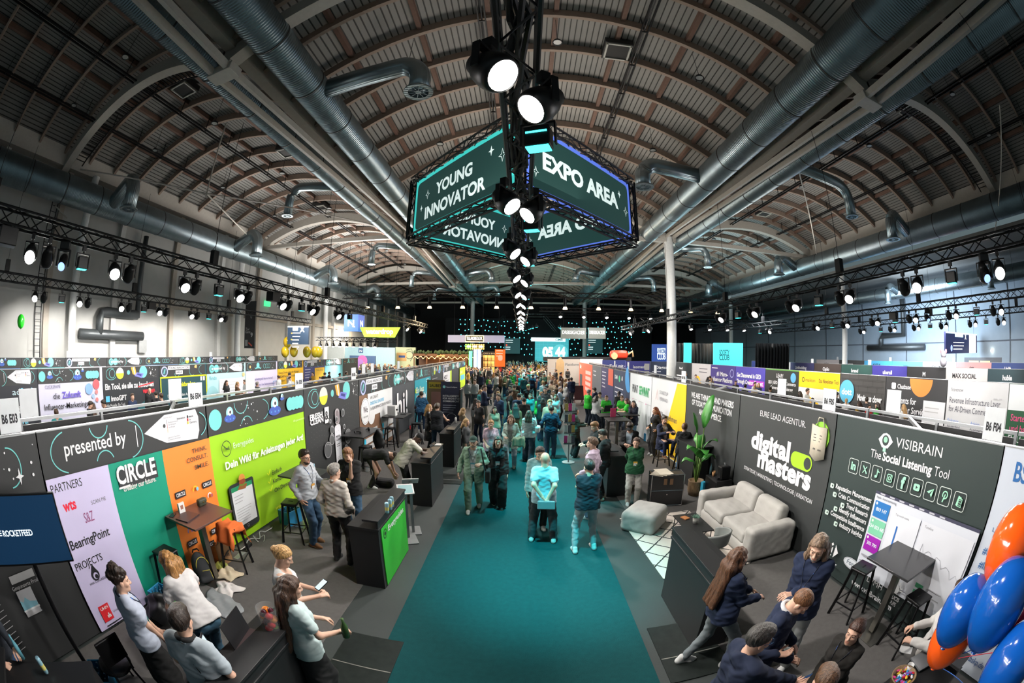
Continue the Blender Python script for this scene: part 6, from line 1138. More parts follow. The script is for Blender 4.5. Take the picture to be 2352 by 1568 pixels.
# everyguides counter
ec = counter(-2.32, -1.87, 4.74, 6.1, 'black counter with a green front panel beside the aisle'); MB().box((.233, .02, .50), (.012, 1.22, .96)).build('front_panel', pm('panel_green', (.03, .42, .03), .5), ec); p = Print((.2405, -.6, .02), (0, 1, 0), (0, 0, 1)); p.text('Everyguides', (.30, .80), .1, .8, WH, .02); p.ring((.15, .83), .07, .012, BK); p.disc((.15, .83), .03, BK); p.build('lettering', ec)
for k, (x, y) in enumerate(((890, 1180), (897, 1172), (901, 1166))): q = onz(x, y, 1.135); can(q[0], q[1], 1.152, 'light blue drink can on the green-fronted counter, %s of three' % ('nearest', 'middle', 'farthest')[k])
def tablet_stand(x, y, rz, lab, h=1.18, big=1.):
    r = empty('tablet_stand', (x, y, 0), math.radians(rz)); tag(r, lab, 'tablet stand'); MB().rbox((0, 0, .012), (.30, .38, .024), .01).build('base', pm('stand_grey', (.30, .31, .31), .4, .5), r); MB().box((0, .08, h/2), (.05, .05, h)).build('post', pm('stand_grey', (.30, .31, .31), .4, .5), r)
    t = MB().box((0, 0, 0), (.30*big, .22*big, .02)).build('tablet', pm('card_white', (.68, .67, .66), .5), r, bev=.006); t.location = (0, .05, h); t.rotation_euler = (math.radians(38), 0, 0); MB().box((0, 0, .0105), (.25*big, .17*big, .002)).build('screen', emi('page_g', (.14, .24, .24), .6), t); return r
tablet_stand(-1.95, 6.45, 25, 'white tablet on a grey stand next to the green-fronted counter', 1.0); tablet_stand(-1.98, 6.85, 200, 'second white tablet back to back with the first, by the green-fronted counter', 1.06)
bar_table(-4.36, -3.6, 6.02, 6.82, 'dark bar table at the lime green wall behind the man in the grey shirt'); can(-3.83, 6.55, 1.1, 'light blue drink can on the bar table behind the man in the grey shirt')
b = MB(); b.tube([(-4.6 + .06*math.sin(3*t), 4.75 + .22*t, .02 + .05*abs(math.sin(2.3*t))) for t in np.linspace(0, 5, 40)], .008, 6); b.tube([(-4.55 + .12*math.cos(t), 5.35 + .1*math.sin(t), .03 + .05*math.sin(t*2)) for t in np.linspace(0, 9, 30)], .007, 6); tag(b.build('power_cable', pm('white_cable', (.62, .62, .6), .5), None, True), 'tangled white cable along the foot of the lime green wall', 'cable'); slab('power_strip', 'black power strip on the floor at the foot of the lime green wall', 'power strip', (-4.55, 4.95, .006), (.07, .25, .05), M_blk, 8)
slab('foot_plate', 'pale metal foot plate on the floor under the lime wall', 'plate', (-4.5, 4.62, .006), (.1, .3, .012), pm('stand_grey', (.30, .31, .31), .4, .5), 5)
counter(-2.31, -1.88, 8.16, 9.5, 'black counter the man in the white shirt leans over'); tablet = slab('tablet', 'tablet propped up on the far end of the counter with the leaning man', 'tablet', (-2.03, 9.1, 1.152), (.16, .22, .012), M_scr, 30); tablet.rotation_euler = (0, math.radians(-35), math.radians(20)); tablet.location.z = 1.21; slab('flyers', 'white flyers at the far end of the counter with the leaning man', 'flyers', (-1.98, 9.35, 1.151), (.2, .2, .012), pm('card_white', (.68, .67, .66), .5), 12); slab('phone', 'phone under the hand of the leaning man on the black counter', 'phone', (-2.12, 8.62, 1.006), (.08, .16, .01), M_scr, 20)
counter(-2.32, -1.9, 11.3, 12.7, 'black counter in front of the man in the padded vest'); o = tag(MB().lathe((0, 0, 0), [(.001, 0), (.035, 0), (.033, .16), (.02, .19), (.001, .2)], 16).build('tumbler', pm('card_white', (.68, .67, .66), .5), None, True), 'white tumbler on the counter by the man in the padded vest', 'tumbler'); o.location = (-2.0, 12.3, 1.152)
bar_table(-4.74, -4.06, 9.75, 11.15, 'dark table with headphones in front of the bubble wall'); b = MB(); b.tube([(.09*math.cos(t), .09*math.sin(t), .03) for t in np.linspace(0, PI, 14)], .012, 8); [b.sph((q*.09, 0, .035), .04, 8, 0, (.5, 1, .9)) for q in (1, -1)]; b.build('headphones', M_bst, None, True); o = bpy.data.objects['headphones']; o.location = (-4.42, 10.2, 1.102); tag(o, 'black headphones lying on the table in front of the bubble wall', 'headphones'); o = o.copy(); COL.objects.link(o); o.location = (-4.3, 10.75, 1.102); o.rotation_euler = (0, 0, 2); tag(o, 'second black headphones at the far end of the table before the bubble wall', 'headphones')
bar_table(-4.74, -3.95, 13.1, 14.25, 'dark bar table with the coffee machine'); r = empty('coffee_machine', (-4.45, 13.45, 1.1)); tag(r, 'white and black coffee machine on the bar table by the white heading', 'coffee machine'); MB().rbox((0, 0, .18), (.3, .26, .36), .02).build('body', pm('card_white', (.68, .67, .66), .5), r); MB().rbox((.02, .2, .15), (.2, .12, .3), .03).build('water_tank', M_bst, r); MB().box((.17, 0, .22), (.06, .1, .05)).build('spout', M_bst, r)
o = MB().box((0, 0, .5), (.008, .7, .9)).build('table_banner', pm('print_dark', (.03, .03, .033), .6)); o.location = (-3.93, 14.1, 0); tag(o, 'dark banner with a red logo hung on the coffee table end', 'banner'); p = Print((.006, -.3, .6), (0, 1, 0), (0, 0, 1)); p.text('hitherto', (.2, 0), .09, .4, WH, .02); p.rect(.02, -.04, .14, .1, (.6, .02, .03)); p.build('lettering', o); slab('headset', 'black headset and magazine on the coffee machine table', 'magazine', (-4.2, 13.95, 1.1), (.2, .28, .02), pm('print_dark', (.03, .03, .033), .6), 15)
def rollup(x, y, w, h, col, lab, rz=0, bd=None):
    r = empty('roll_up_banner', (x, y, 0), math.radians(rz)); tag(r, lab, 'banner'); MB().rbox((0, 0, .04), (w + .06, .2, .08), .02).build('foot', M_alu, r); MB().box((0, 0, h/2 + .06), (w, .012, h)).build('sheet', pm(('print', col), col, .55, 0, .04, 3), r); MB().cyl((0, .03, .06), (0, .03, h + .06), .012, n=8).build('rod', M_alu, r); return r, Print((-w/2, -.0075, .06), (1, 0, 0), (0, 0, 1))
r, p = rollup(-2.9, 16.5, .82, 2.05, (.018, .02, .045), 'dark roll-up banner reading INTELLIGENCE FOR HIGH-STAKES COMMUNICATION'); [p.text(t, (.08, 1.42 - .11*k), .075, None, WH, .02) for k, t in enumerate(('INTELLIGENCE', 'FOR HIGH-STAKES', 'COMMUNICATION'))]; p.disc((.14, 1.83), .06, (.2, .5, .5)); p.text('Research Intelligence', (.24, 1.80), .05, .45, WH, .01); small(p, .08, 1.05, .6, 4, (.45, .48, .55), .05); p.ring((.45, .5), .22, .02, (.4, .4, .45)); p.text('BFF', (.45, .08), .12, .3, WH, .03); p.build('lettering', r)
r, p = rollup(-3.95, 18.5, .85, 1.95, (.30, .17, .08), 'brown roll-up banner with a golden heading behind the blonde woman in the coat'); p.rect(.08, 1.55, .77, 1.85, (.75, .5, .05)); p.text('SAUBER', (.42, 1.62), .14, .6, BK, .02, 'c'); p.rr(.2, .7, .65, 1.4, .05, (.55, .25, .2)); p.build('lettering', r)
r = empty('display_screen', (-2.42, 16.2, 0)); tag(r, 'tall black screen on a stand beside the dark roll-up banner', 'screen'); MB().rbox((0, 0, 1.35), (.05, .6, 1.0), .01).build('panel', M_bst, r); MB().box((0, 0, .45), (.06, .06, .9)).build('pole', M_bst, r); MB().box((0, 0, .01), (.5, .5, .02)).build('base', M_bst, r)
# -- right side
def soft(name, c, d, r, mat, parent=None, rz=0, puff=.02):
    S = Sdf(); h = np.array(d)/2
    def f(P):
        q = np.abs(P) - (h - r); o = np.maximum(q, 0); D = np.sqrt((o*o).sum(1)) + np.minimum(q.max(1), 0) - r
        return D - puff*np.prod(np.cos(np.clip(P/h, -1, 1)*PI/2*.9)**.5 + 1e-6, axis=1)*0 - puff*(1 - (P[:, 0]/h[0])**2).clip(0)*(1 - (P[:, 1]/h[1])**2).clip(0)
    S.ops.append(('u', f, .001, np.zeros(3), np.linalg.norm(h))); S.lo = -h - puff - .01; S.hi = h + puff + .01; S.wob(.004, (22, 18, 20), 2)
    V, F = net(S, max(d)/46); o = link(name, mesh_np(name, [(V, F, 0)], [mat]), parent); o.location = c; o.rotation_euler = (0, 0, rz); return o
M_sofa = pm('sofa_fabric', (.47, .45, .42), .95, 0, .06, 40, .3, 400, .15)
r = empty('sofa', (4.2, 6.18, 0)); tag(r, 'light grey two-seat sofa against the dark wall', 'sofa')
soft('base', (-.02, 0, .15), (.98, 2.3, .26), .04, M_sofa, r, 0, .0); soft('armrest', (-.03, -1.02, .33), (1.0, .30, .58), .08, M_sofa, r, 0, .015); soft('armrest', (-.03, 1.02, .33), (1.0, .28, .58), .08, M_sofa, r, 0, .015)
for q in (-.44, .44): soft('seat_cushion', (-.10, q, .36), (.82, .86, .22), .07, M_sofa, r, 0, .03); o = soft('back_cushion', (.33, q, .58), (.28, .86, .46), .10, M_sofa, r, 0, .02); o.rotation_euler = (0, math.radians(10), 0)
tag(soft('ottoman', (2.45, 7.12, .21), (.72, .82, .42), .10, pm('ottoman_fabric', (.40, .40, .38), .95, 0, .06, 40, .3, 400, .15), None, math.radians(-39)), 'large grey ottoman on the edge of the patterned rug', 'ottoman')
def rug_mat():
    def f(nt, P):
        L = nt.links.new; tc = N(nt, 'ShaderNodeTexCoord'); sx = N(nt, 'ShaderNodeSeparateXYZ'); n = N(nt, 'ShaderNodeTexNoise'); n.inputs['Scale'].default_value = 9; L(tc.outputs['Object'], n.inputs['Vector'])
        mx = N(nt, 'ShaderNodeMix', data_type='VECTOR'); mx.inputs['Factor'].default_value = .035; L(tc.outputs['Object'], mx.inputs['A']); L(n.outputs['Color'], mx.inputs['B']); L(mx.outputs['Result'], sx.inputs[0])
        m = [N(nt, 'ShaderNodeMath', operation=o) for o in ('ADD', 'SUBTRACT')]; out = []
        for q in m: L(sx.outputs['X'], q.inputs[0]); L(sx.outputs['Y'], q.inputs[1]); a = N(nt, 'ShaderNodeMath', operation='PINGPONG'); a.inputs[1].default_value = .24; L(q.outputs[0], a.inputs[0]); b = N(nt, 'ShaderNodeMath', operation='LESS_THAN'); b.inputs[1].default_value = .018; L(a.outputs[0], b.inputs[0]); out.append(b)
        k = N(nt, 'ShaderNodeMath', operation='MAXIMUM'); L(out[0].outputs[0], k.inputs[0]); L(out[1].outputs[0], k.inputs[1]); r_ = N(nt, 'ShaderNodeMix', data_type='RGBA'); r_.inputs['A'].default_value = (.56, .50, .44, 1); r_.inputs['B'].default_value = (.02, .02, .02, 1); L(k.outputs[0], r_.inputs['Factor']); L(r_.outputs['Result'], P.inputs['Base Color']); P.inputs['Roughness'].default_value = .95
    return mk('diamond_rug', f)
o = MB().rbox((0, 0, .009), (1.6, 2.65, .016), .006).build('rug', rug_mat()); o.location = (2.93, 6.3, .006); o.rotation_euler = (0, 0, math.radians(3)); tag(o, 'cream rug with a black diamond pattern under the coffee table', 'rug')
r = empty('coffee_table', (3.07, 6.16, .022)); tag(r, 'low black coffee table on the diamond rug', 'table'); MB().box((0, 0, .40), (.48, .86, .02)).build('table_top', M_blk, r, bev=.003)
for i in (1, -1):
    b = MB(); b.bar((-.2, i*.39, .39), (-.21, i*.41, 0), .014); b.bar((.2, i*.39, .39), (.21, i*.41, 0), .014); b.bar((-.21, i*.41, .01), (.21, i*.41, .01), .014); b.build('leg_frame', M_bst, r)
slab('notebook', 'small tan notebook on the low black coffee table', 'book', (3.0, 6.38, .433), (.11, .15, .02), pm('tan_cover', (.45, .18, .06), .5), 20)
r = empty('succulent', (3.1, 6.12, .433)); tag(r, 'small succulent in a pale pot on the low black coffee table', 'plant'); MB().lathe((0, 0, 0), [(.001, 0), (.05, 0), (.06, .1), (.052, .1), (.05, .08), (.001, .08)], 20).build('pot', pm('stone_pot', (.42, .40, .37), .8), r, True); b = MB()
for k in range(26): a = k*2.4; e = .03 + .002*k; b.ext([(0, 0, .09), (e*.6*math.cos(a - .4), e*.6*math.sin(a - .4), .11), (e*1.3*math.cos(a), e*1.3*math.sin(a), .13 + .03*(1 - k/26)), (e*.6*math.cos(a + .4), e*.6*math.sin(a + .4), .11)], (0, 0, 1), .006)
b.build('leaves', pm('succulent_leaf', (.16, .30, .22), .5), r)
def shell_chair(x, y, rz, lab):
    r = empty('shell_chair', (x, y, 0), math.radians(rz)); tag(r, lab, 'chair'); V = []; n = 20
    for i in range(n):
        for j in range(n):
            a = -1 + 2*i/(n-1); t = j/(n-1); ang = a*2.3; rad = .27 + .05*t; z = .42 + (.36 - .12*abs(a)**2)*t**1.3 if t > .3 else .42 + .05*t; rr_ = rad*min(1, t*2.2); V.append((rr_*math.sin(ang), -rr_*math.cos(ang)*1.0, z))
    o = mini('shell', V, [(i*n+j, (i+1)*n+j, (i+1)*n+j+1, i*n+j+1) for i in range(n-1) for j in range(n-1)], [pm('chair_grey', (.20, .21, .20), .5)], r); s = o.modifiers.new('s', 'SOLIDIFY'); s.thickness = .03
    [MB().cyl((i*.12, j*.12, .42), (i*.22, j*.22, 0), .012, n=8).build('leg', M_bst, r) for i in (1, -1) for j in (1, -1)]
shell_chair(2.93, 5.12, 10, 'grey shell chair behind the black counter')
counter(2.02, 2.46, 3.28, 4.62, 'black counter between the aisle and the sofa', 1.1, -1)
r = empty('sideboard', (3.27, 8.25, 0), math.radians(-8)); tag(r, 'black sideboard with chrome edges beside the ottoman', 'sideboard'); MB().box((0, 0, .39), (.74, .38, .72)).build('carcass', M_blk, r); b = MB()
for x in (-.375, .375):
    for y in (-.19, .19): b.cyl((x, y, .02), (x, y, .76), .011, n=8)
for z in (.03, .39, .755):
    for y in (-.19, .19): b.cyl((-.375, y, z), (.375, y, z), .011, n=8)
    for x in (-.375, .375): b.cyl((x, -.19, z), (x, .19, z), .011, n=8)
b.build('chrome_frame', pm('chrome', (.6, .6, .6), .12, 1), r); MB().box((0, -.192, .21), (.70, .012, .33)).build('drawer', M_blk, r); MB().cyl((0, -.198, .3), (0, -.21, .3), .013, n=10).build('lock', pm('chrome', (.6, .6, .6), .12, 1), r)
for q in (-.06, .08): o = MB().box((q, -.196, .60), (.075, .008, .14)).build('wooden_tag', pm('tan_wood', (.30, .16, .08), .5), r)
for k in range(4): slab('newspaper', 'cream newspaper in the fanned pile on the black sideboard', 'newspaper', (3.08 + .03*k, 8.22, .768 + .008*k), (.32, .46, .007), pm('newsprint', (.58, .52, .42), .8), -40 + 14*k)['group'] = 'newspapers on the black sideboard'
r = empty('potted_banana_plant', (4.22, 8.62, 0)); tag(r, 'tall green leafy plant in a woven basket by the dark wall', 'plant')
def wicker():
    def f(nt, P):
        L = nt.links.new; tc = N(nt, 'ShaderNodeTexCoord'); b = N(nt, 'ShaderNodeTexBrick'); b.inputs['Scale'].default_value = 18; b.inputs['Color1'].default_value = (.42, .28, .15, 1); b.inputs['Color2'].default_value = (.32, .2, .1, 1); b.inputs['Mortar'].default_value = (.08, .045, .02, 1); L(tc.outputs['Generated'], b.inputs['Vector']); L(b.outputs['Color'], P.inputs['Base Color']); bp = N(nt, 'ShaderNodeBump'); bp.inputs['Distance'].default_value = .01; L(b.outputs['Fac'], bp.inputs['Height']); L(bp.outputs['Normal'], P.inputs['Normal'])
    return mk('wicker', f)
MB().lathe((0, 0, 0), [(.001, 0), (.16, 0), (.2, .15), (.19, .36), (.2, .38), (.175, .38), (.17, .33), (.001, .33)], 28).build('basket', wicker(), r, True); b = MB(); lf = MB(); M_leaf = pm('banana_leaf', (.05, .24, .035), .35, amt=.3)
g = random.Random(9)
for k, (a, ht, ln, wd, tilt) in enumerate(((.3, 1.65, .85, .17, .35), (2.4, 1.55, .5, .14, .3), (1.2, 1.15, .55, .15, .9), (3.6, 1.0, .55, .15, .9), (4.6, .95, .6, .16, 1.0), (5.5, 1.1, .55, .15, .8), (0.0, .8, .5, .14, 1.1), (3.0, .75, .45, .13, 1.1))):
    d = np.array([math.cos(a), math.sin(a), 0]); s = np.array([-d[1], d[0], 0]); st = [(0, 0, .3), tuple(d*.05 + np.array([0, 0, ht*.6])), tuple(d*.10 + np.array([0, 0, ht]))]; b.tube(st, .014, 8); p0 = np.array(st[-1]); V = []; n = 12
    for i in range(n+1):
        t = i/n; c_ = p0 + d*ln*math.sin(tilt*t*1.2)*t*.8 + np.array([0, 0, ln*t*math.cos(tilt*(t*1.3))]); w = wd*math.sin(PI*min(1, t*.93 + .07))**.7; V += [c_ + s*w + np.array([0, 0, .04*math.sin(9*t)]), c_ - d*.02, c_ - s*w + np.array([0, 0, .04*math.cos(8*t)])]
    lf.add(V, [f for i in range(n) for f in ((3*i, 3*i+1, 3*i+4, 3*i+3), (3*i+1, 3*i+2, 3*i+5, 3*i+4))])
b.build('stem', pm('plant_stem', (.14, .26, .05), .5), r, True); o = lf.build('leaves', M_leaf, r, True); o.modifiers.new('s', 'SOLIDIFY').thickness = .003
r = empty('coffee_cabinet', (4.52, 8.0, 0)); tag(r, 'low black cabinet carrying the black coffee machine', 'cabinet'); MB().box((0, 0, .3), (.42, .6, .6)).build('carcass', M_blk, r, bev=.004); MB().box((-.214, 0, .3), (.008, .56, .54)).build('door', M_bst, r)
r = empty('coffee_machine', (4.55, 7.85, .6)); tag(r, 'black coffee machine on the low cabinet behind the sofa', 'coffee machine'); MB().rbox((0, 0, .16), (.26, .2, .32), .03).build('body', M_bst, r); MB().lathe((0, .0, .32), [(.03, 0), (.03, .05), (.012, .08), (.001, .08)], 12).build('lever', pm('chrome', (.6, .6, .6), .12, 1), r, True); MB().box((-.14, 0, .05), (.1, .14, .03)).build('drip_tray', M_bst, r)
for k, (x, y) in enumerate(((4.42, 8.12), (4.48, 8.2))): o = tag(MB().lathe((0, 0, 0), [(.001, 0), (.028, 0), (.036, .1), (.03, .1), (.001, .03)], 16).build('paper_cup', pm('kraft_cup', (.42, .22, .09), .7), None, True), 'brown paper cup on the low cabinet, %s the coffee machine' % ('next to', 'farther from')[k], 'cup'); o.location = (x, y, .601)
o = tag(MB().lathe((0, 0, 0), [(.001, 0), (.035, 0), (.035, .16), (.013, .22), (.013, .27), (.001, .27)], 16).build('glass_bottle', pm('bottle_glass', (.06, .12, .14), .12), None, True), 'clear glass bottle on the low cabinet by the potted plant', 'bottle'); o.location = (4.42, 8.27, .601)
slab('carton', 'upright turquoise carton on the floor between basket and cabinet', 'carton', (4.28, 8.3, .006), (.1, .1, .42), pm('carton_blue', (.03, .32, .48), .5), 10)
r = empty('bar_table', (4.52, 9.6, 0)); tag(r, 'black bar table behind the tall plant', 'table'); MB().box((0, 0, 1.08), (.55, 1.3, .04)).build('table_top', M_blk, r); MB().box((0, 0, .52), (.45, 1.1, 1.04)).build('body', M_blk, r)
r = empty('tote_bag', (4.72, 5.52, 2.02)); tag(r, 'cream tote bag hung on a round green print on the dark wall', 'bag'); 
o = MB().cyl((4.795, 4.93, 2.10), (4.78, 4.93, 2.10), .235, n=32).build('wall_disc', pm('panel_green2', (.28, .62, .05), .5)); tag(o, 'round green disc on the dark wall behind the hanging tote bag', 'disc')
r.location = (4.76, 4.93, 2.06); b = MB(); b.add([(0, -.2, -.30), (-.03, 0, -.36), (0, .2, -.28), (0, .21, .22), (-.03, 0, .2), (0, -.19, .2)], [(0, 1, 4, 5), (1, 2, 3, 4)]); o = b.build('body', cloth((.60, .53, .42)), r, True); o.modifiers.new('s', 'SOLIDIFY').thickness = .02; MB().tube([(0, -.1, .2), (0, -.06, .34), (0, .06, .34), (0, .1, .2)], .01, 6).build('handle', cloth((.60, .53, .42)), r, True); p = Print((-.042, .15, -.2), (0, -1, 0), (0, 0, 1)); small(p, .03, .26, .24, 3, BK, .022, 2.2); p.text('digital masters', (.05, .02), .035, .22, BK, .02); p.build('lettering', r)
bar_table(4.0, 4.74, 1.9, 2.7, 'dark bar table in front of the printed dashboard', top=pm('steel_top', (.05, .05, .052), .22, .3)); slab('paper', 'white paper on the floor under the right bar table', 'paper', (4.5, 1.6, .006), (.15, .21, .004), pm('card_white', (.68, .67, .66), .5), 30)
counter(2.45, 3.5, .42, .98, 'black counter at the bottom right corner under the balloons', 1.05, 1)
r = empty('candy_basket', (2.84, .86, .986)); tag(r, 'round basket of colourful sweets on the bottom right counter', 'basket'); MB().lathe((0, 0, 0), [(.001, 0), (.1, 0), (.13, .09), (.137, .1), (.125, .1), (.1, .02), (.001, .02)], 28).build('bowl', wicker(), r, True); b = MB(); g = random.Random(2); cc = [(.7, .05, .25), (.6, .6, .62), (.65, .02, .03), (.03, .25, .55), (.75, .5, .05), (.3, .08, .4)]
for k in range(44): a = g.uniform(0, 6.3); q = .105*math.sqrt(g.random()); b.rbox((q*math.cos(a), q*math.sin(a), .05 + g.uniform(0, .06)), (.04, .022, .018), .008, g.uniform(0, 180), k % 6)
b.build('sweets', [pm(('sweet', c), c, .35) for c in cc], r)['kind'] = 'stuff'
o = tag(MB().lathe((0, 0, 0), [(.001, 0), (.03, 0), (.04, .1), (.036, .1), (.028, .01), (.001, .012)], 20).build('paper_cup', pm('card_white', (.68, .67, .66), .5), None, True), 'white paper cup on the counter beside the basket of sweets', 'cup'); o.location = (2.98, 1.0 - .1, .986); slab('laptop', 'closed silver laptop on the counter under the balloons', 'laptop', (3.28, .86, .986), (.32, .22, .018), pm('silver', (.35, .36, .38), .3, .7), -15)
# balloons
def balloon(px, py, dist, rad, col, lab, grp=None, tip=None, st=1.2, lean=0):
    c = np.array([0, 0, CAM_Z]) + ray(px, py)*dist; r = empty('balloon', c); tag(r, lab, 'balloon', grp); prof = [(max(.001, rad*math.sin(PI*t)*(1 - .12*t) if t < .97 else .012), rad*1.22*math.cos(PI*t)) for t in np.linspace(0, 1, 28)]
    def f(nt, P): P.inputs['Roughness'].default_value = .12; P.inputs['Coat Weight'].default_value = .6; noisy(nt, P, col, 3, .05)
    MB().lathe((0, 0, 0), prof, 36).build('body', mk(('balloon', col), f), r, True); MB().lathe((0, 0, -rad*1.22), [(.006, .01), (.018, -.02)], 12).build('knot', mk(('balloon', col), f), r, True)
    MB().tube([(0, 0, -rad*1.22)] + [(.02*math.sin(5*t + px) + (tip[0] - c[0] if tip else 0)*t, (tip[1] - c[1] if tip else 0)*t, -rad*1.22 - t*((c[2] - rad*1.22 - tip[2]) if tip else st)) for t in np.linspace(.1, 1, 10)], .003, 5).build('ribbon', pm(('ribbon', col), col, .4), r, True); r.rotation_euler = (0, math.radians(lean), 0); return r
BLU, ORG = (.005, .085, .40), (.85, .10, .008); tp_ = (3.3, .75, 1.0)
balloon(2322, 1262, 2.05, .155, ORG, 'orange balloon at the top of the bunch', None, tp_); balloon(2212, 1405, 2.1, .145, BLU, 'blue balloon at the left of the bunch, over the lower orange one', None, tp_); balloon(2296, 1392, 1.9, .16, BLU, 'large blue balloon in the middle of the bunch', None, tp_); balloon(2318, 1528, 1.9, .15, BLU, 'blue balloon at the bottom of the bunch', None, tp_); balloon(2188, 1462, 2.35, .15, ORG, 'orange balloon partly behind the left blue one', None, tp_); balloon(2362, 1425, 2.3, .12, (.5, .01, .03), 'red balloon peeking out at the picture edge', None, tp_)
balloon(48, 738, 23.5, .28, (.02, .50, .02), 'single green balloon floating in front of the left hall wall', st=.1)
for k, (x, y) in enumerate(((655, 808), (675, 807), (705, 808), (724, 808), (732, 808), (660, 786))): balloon(x, y, 38, .42, (.72, .46, .02), 'golden balloon floating over the far left stands', 'golden balloons over the far left stands', st=.4)
counter(2.05, 2.5, 8.95, 10.2, 'black counter behind the woman in the green hoodie', 1.1, -1)
for k, (px, py) in enumerate(((1398, 952), (1418, 962), (1440, 950))):
    q = onz(px, py, 1.1); bar_table(q[0] - .4, q[0] + .4, q[1] - .4, q[1] + .4, ('black bar table the people in bright green shirts stand round', 'black bar table with a pink card in front of the people in green', 'black bar table near the white PRINT wall')[k])
q = onz(1408, 957, 1.1); slab('card', 'pink upright card on the bar table in front of the people in green', 'card', (q[0], q[1], 1.1), (.22, .02, .32), pm('pink', (.7, .05, .2), .5), 15); q = onz(1393, 945, 1.1); laptop(q[0], q[1] + .1, 200, 'silver laptop on the bar table among the people in green', 1.1, False)
q = onz(1305, 1062); r = empty('brochure_rack', (q[0], q[1], 0)); tag(r, 'white wire brochure rack with colourful leaflets beside the aisle', 'rack'); MB().cyl((0, 0, .02), (0, 0, 1.75), .02, n=10).build('post', M_alu, r); MB().cyl((0, 0, 0), (0, 0, .025), .2, n=24).build('base', M_alu, r)
for k in range(4): MB().box((0, -.03, .62 + .33*k), (.34, .05, .06)).build('tray', M_alu, r); [MB().box((-.11 + .11*j, -.05, .75 + .33*k), (.1, .01, .24)).build('leaflet', pm(('leaf', j, k), ((.6, .05, .25), (.6, .6, .6), (.1, .1, .12), (.5, .35, .1))[(j + k) % 4], .5), r) for j in range(3)]
q = onz(1330, 900, 1.0); r = empty('deck_chair', (q[0] + .2, q[1] + 1.5, 0)); tag(r, 'folding wooden lounge chair with white cover beside the green shirts', 'chair'); MB().box((0, 0, .8), (.6, .06, .95), 0, 0, RX(-25)).build('backrest', pm('dark_wood', (.10, .03, .03), .5), r); MB().box((0, .35, .42), (.6, .6, .06)).build('seat', pm('card_white', (.68, .67, .66), .5), r); [MB().bar((i*.26, .1, .42), (i*.28, .55*j + .3, 0), .04).build('leg', pm('dark_wood', (.10, .03, .03), .5), r) for i in (1, -1) for j in (1, -1)]
for x, y, lab in ((1492, 1012, 'blue crate on the floor by the white PRINT wall'),): q = onz(x, y); crate(q[0], q[1], 30, lab, (.02, .25, .42))
r = tag(MB().rbox((0, 0, .1), (.5, .3, .2), .08).build('duffel_bag', cloth((.02, .02, .022))), 'black bag with pink lining on the floor by the bending man', 'bag'); r.location = (-3.35, 9.25, 0)
S = Sdf(); S.ell((0, 0, .3), (.17, .14, .3)); S.wob(.015, (16, 16, 14)); S.keep((0, 0, .02), (0, 0, 1)); V, F = net(S, .016); o = link('cloth_bag', mesh_np('bag', [(V, F, 0)], [pm('black_nylon', (.012, .012, .013), .5)])); o.location = (-4.0, 10.75, .55); tag(o, 'black bag hanging at the end of the table with headphones', 'bag')
# ---------------------------------------------------------------- the far end of the hall
def face_box(name, lab, cat, px0, py0, px1, py1, Y, mat, th=.15, z0=None, grp=None, hang=False):
    """a box whose front stands at distance Y and fills the given span"""
    a, b = ony(px0, py0, Y), ony(px1, py1, Y); x0, x1 = sorted((a[0], b[0])); zb, zt = (min(a[2], b[2]) if z0 is None else z0), max(a[2], b[2])
    o = MB().box((0, 0, (zt - zb)/2), (x1-x0, th, zt-zb)).build(name, mat); o.location = ((x0+x1)/2, Y + th/2, zb); tag(o, lab, cat, grp)
    p = Print((-(x1-x0)/2, -th/2 - .01, 0), (1, 0, 0), (0, 0, 1)); p.W = x1-x0; p.H = zt-zb; p.ob = o
    if hang:
        b = MB(); [b.cyl((q*(x1-x0)*.4, 0, zt-zb), (q*(x1-x0)*.4, 0, ZV - zb), .015, n=6) for q in (1, -1)]; b.build('hanging_cable', M_dark, o)
    return p
E_cy = emi('stage_cyan', (.05, .36, .40), .6); E_cy2 = emi('stage_white', (.75, .95, .95), .9); E_led = emi('stage_led', (.08, .75, .8), 3.0); E_tx = emi('sign_white', (.8, .8, .78), 1.1)
p = face_box('stage_screen', 'bright turquoise stage screen showing the countdown 05:44', 'screen', 1229, 776, 1306, 817, 82, E_cy, .3, 1.2)
for k in range(1, 8): p.rect(p.W*k/8, 0, p.W*k/8 + .06, p.H*.85, emi('grid', (.08, .42, .47), .6))
for k in range(1, 5): p.rect(0, p.H*k*.18, p.W, p.H*k*.18 + .06, emi('grid', (.08, .42, .47), .6))
p.rect(-.8, p.H*.86, p.W*.9, p.H*1.02, E_cy2); p.text('OMR', (p.W*.6, p.H*.89), .5, 1.6, emi('gd', (.03, .2, .22), .4), .03); p.text('05:44', (p.W*.22, p.H*.22), 1.9, p.W*.72, E_cy2, .06); p.disc((p.W*.74, p.H*.4), p.H*.34, emi('disc', (.12, .52, .56), .6)); p.text('44', (p.W*.6, p.H*.22), 1.9, p.W*.3, E_cy2, .06); p.build('picture', p.ob)
for a, lab in ((1158, 'dark side screen with white lines left of the stage screen'), (1348, 'dark side screen with white lines right of the stage screen')):
    p = face_box('side_screen', lab, 'screen', a, 776, a + 36, 812, 81, emi('side_dark', (.01, .05, .055), .5), .3); small(p, .3, p.H*.85, p.W*.5, 2, E_cy2, .22); p.disc((.5, p.H*.55), .16, emi('red', (.7, .06, .03), 1), 10); small(p, .3, p.H*.4, p.W*.32, 2, E_cy2, .22); p.build('picture', p.ob)
r = empty('led_wall', (0, 84, 0)); tag(r, 'black stage wall dotted with turquoise lights', 'stage wall'); MB().box((6, 0, 5), (44, .2, 10)).build('wall_panel', pm('black_curtain', (.012, .014, .016), .9), r); b = MB(); g = random.Random(6)
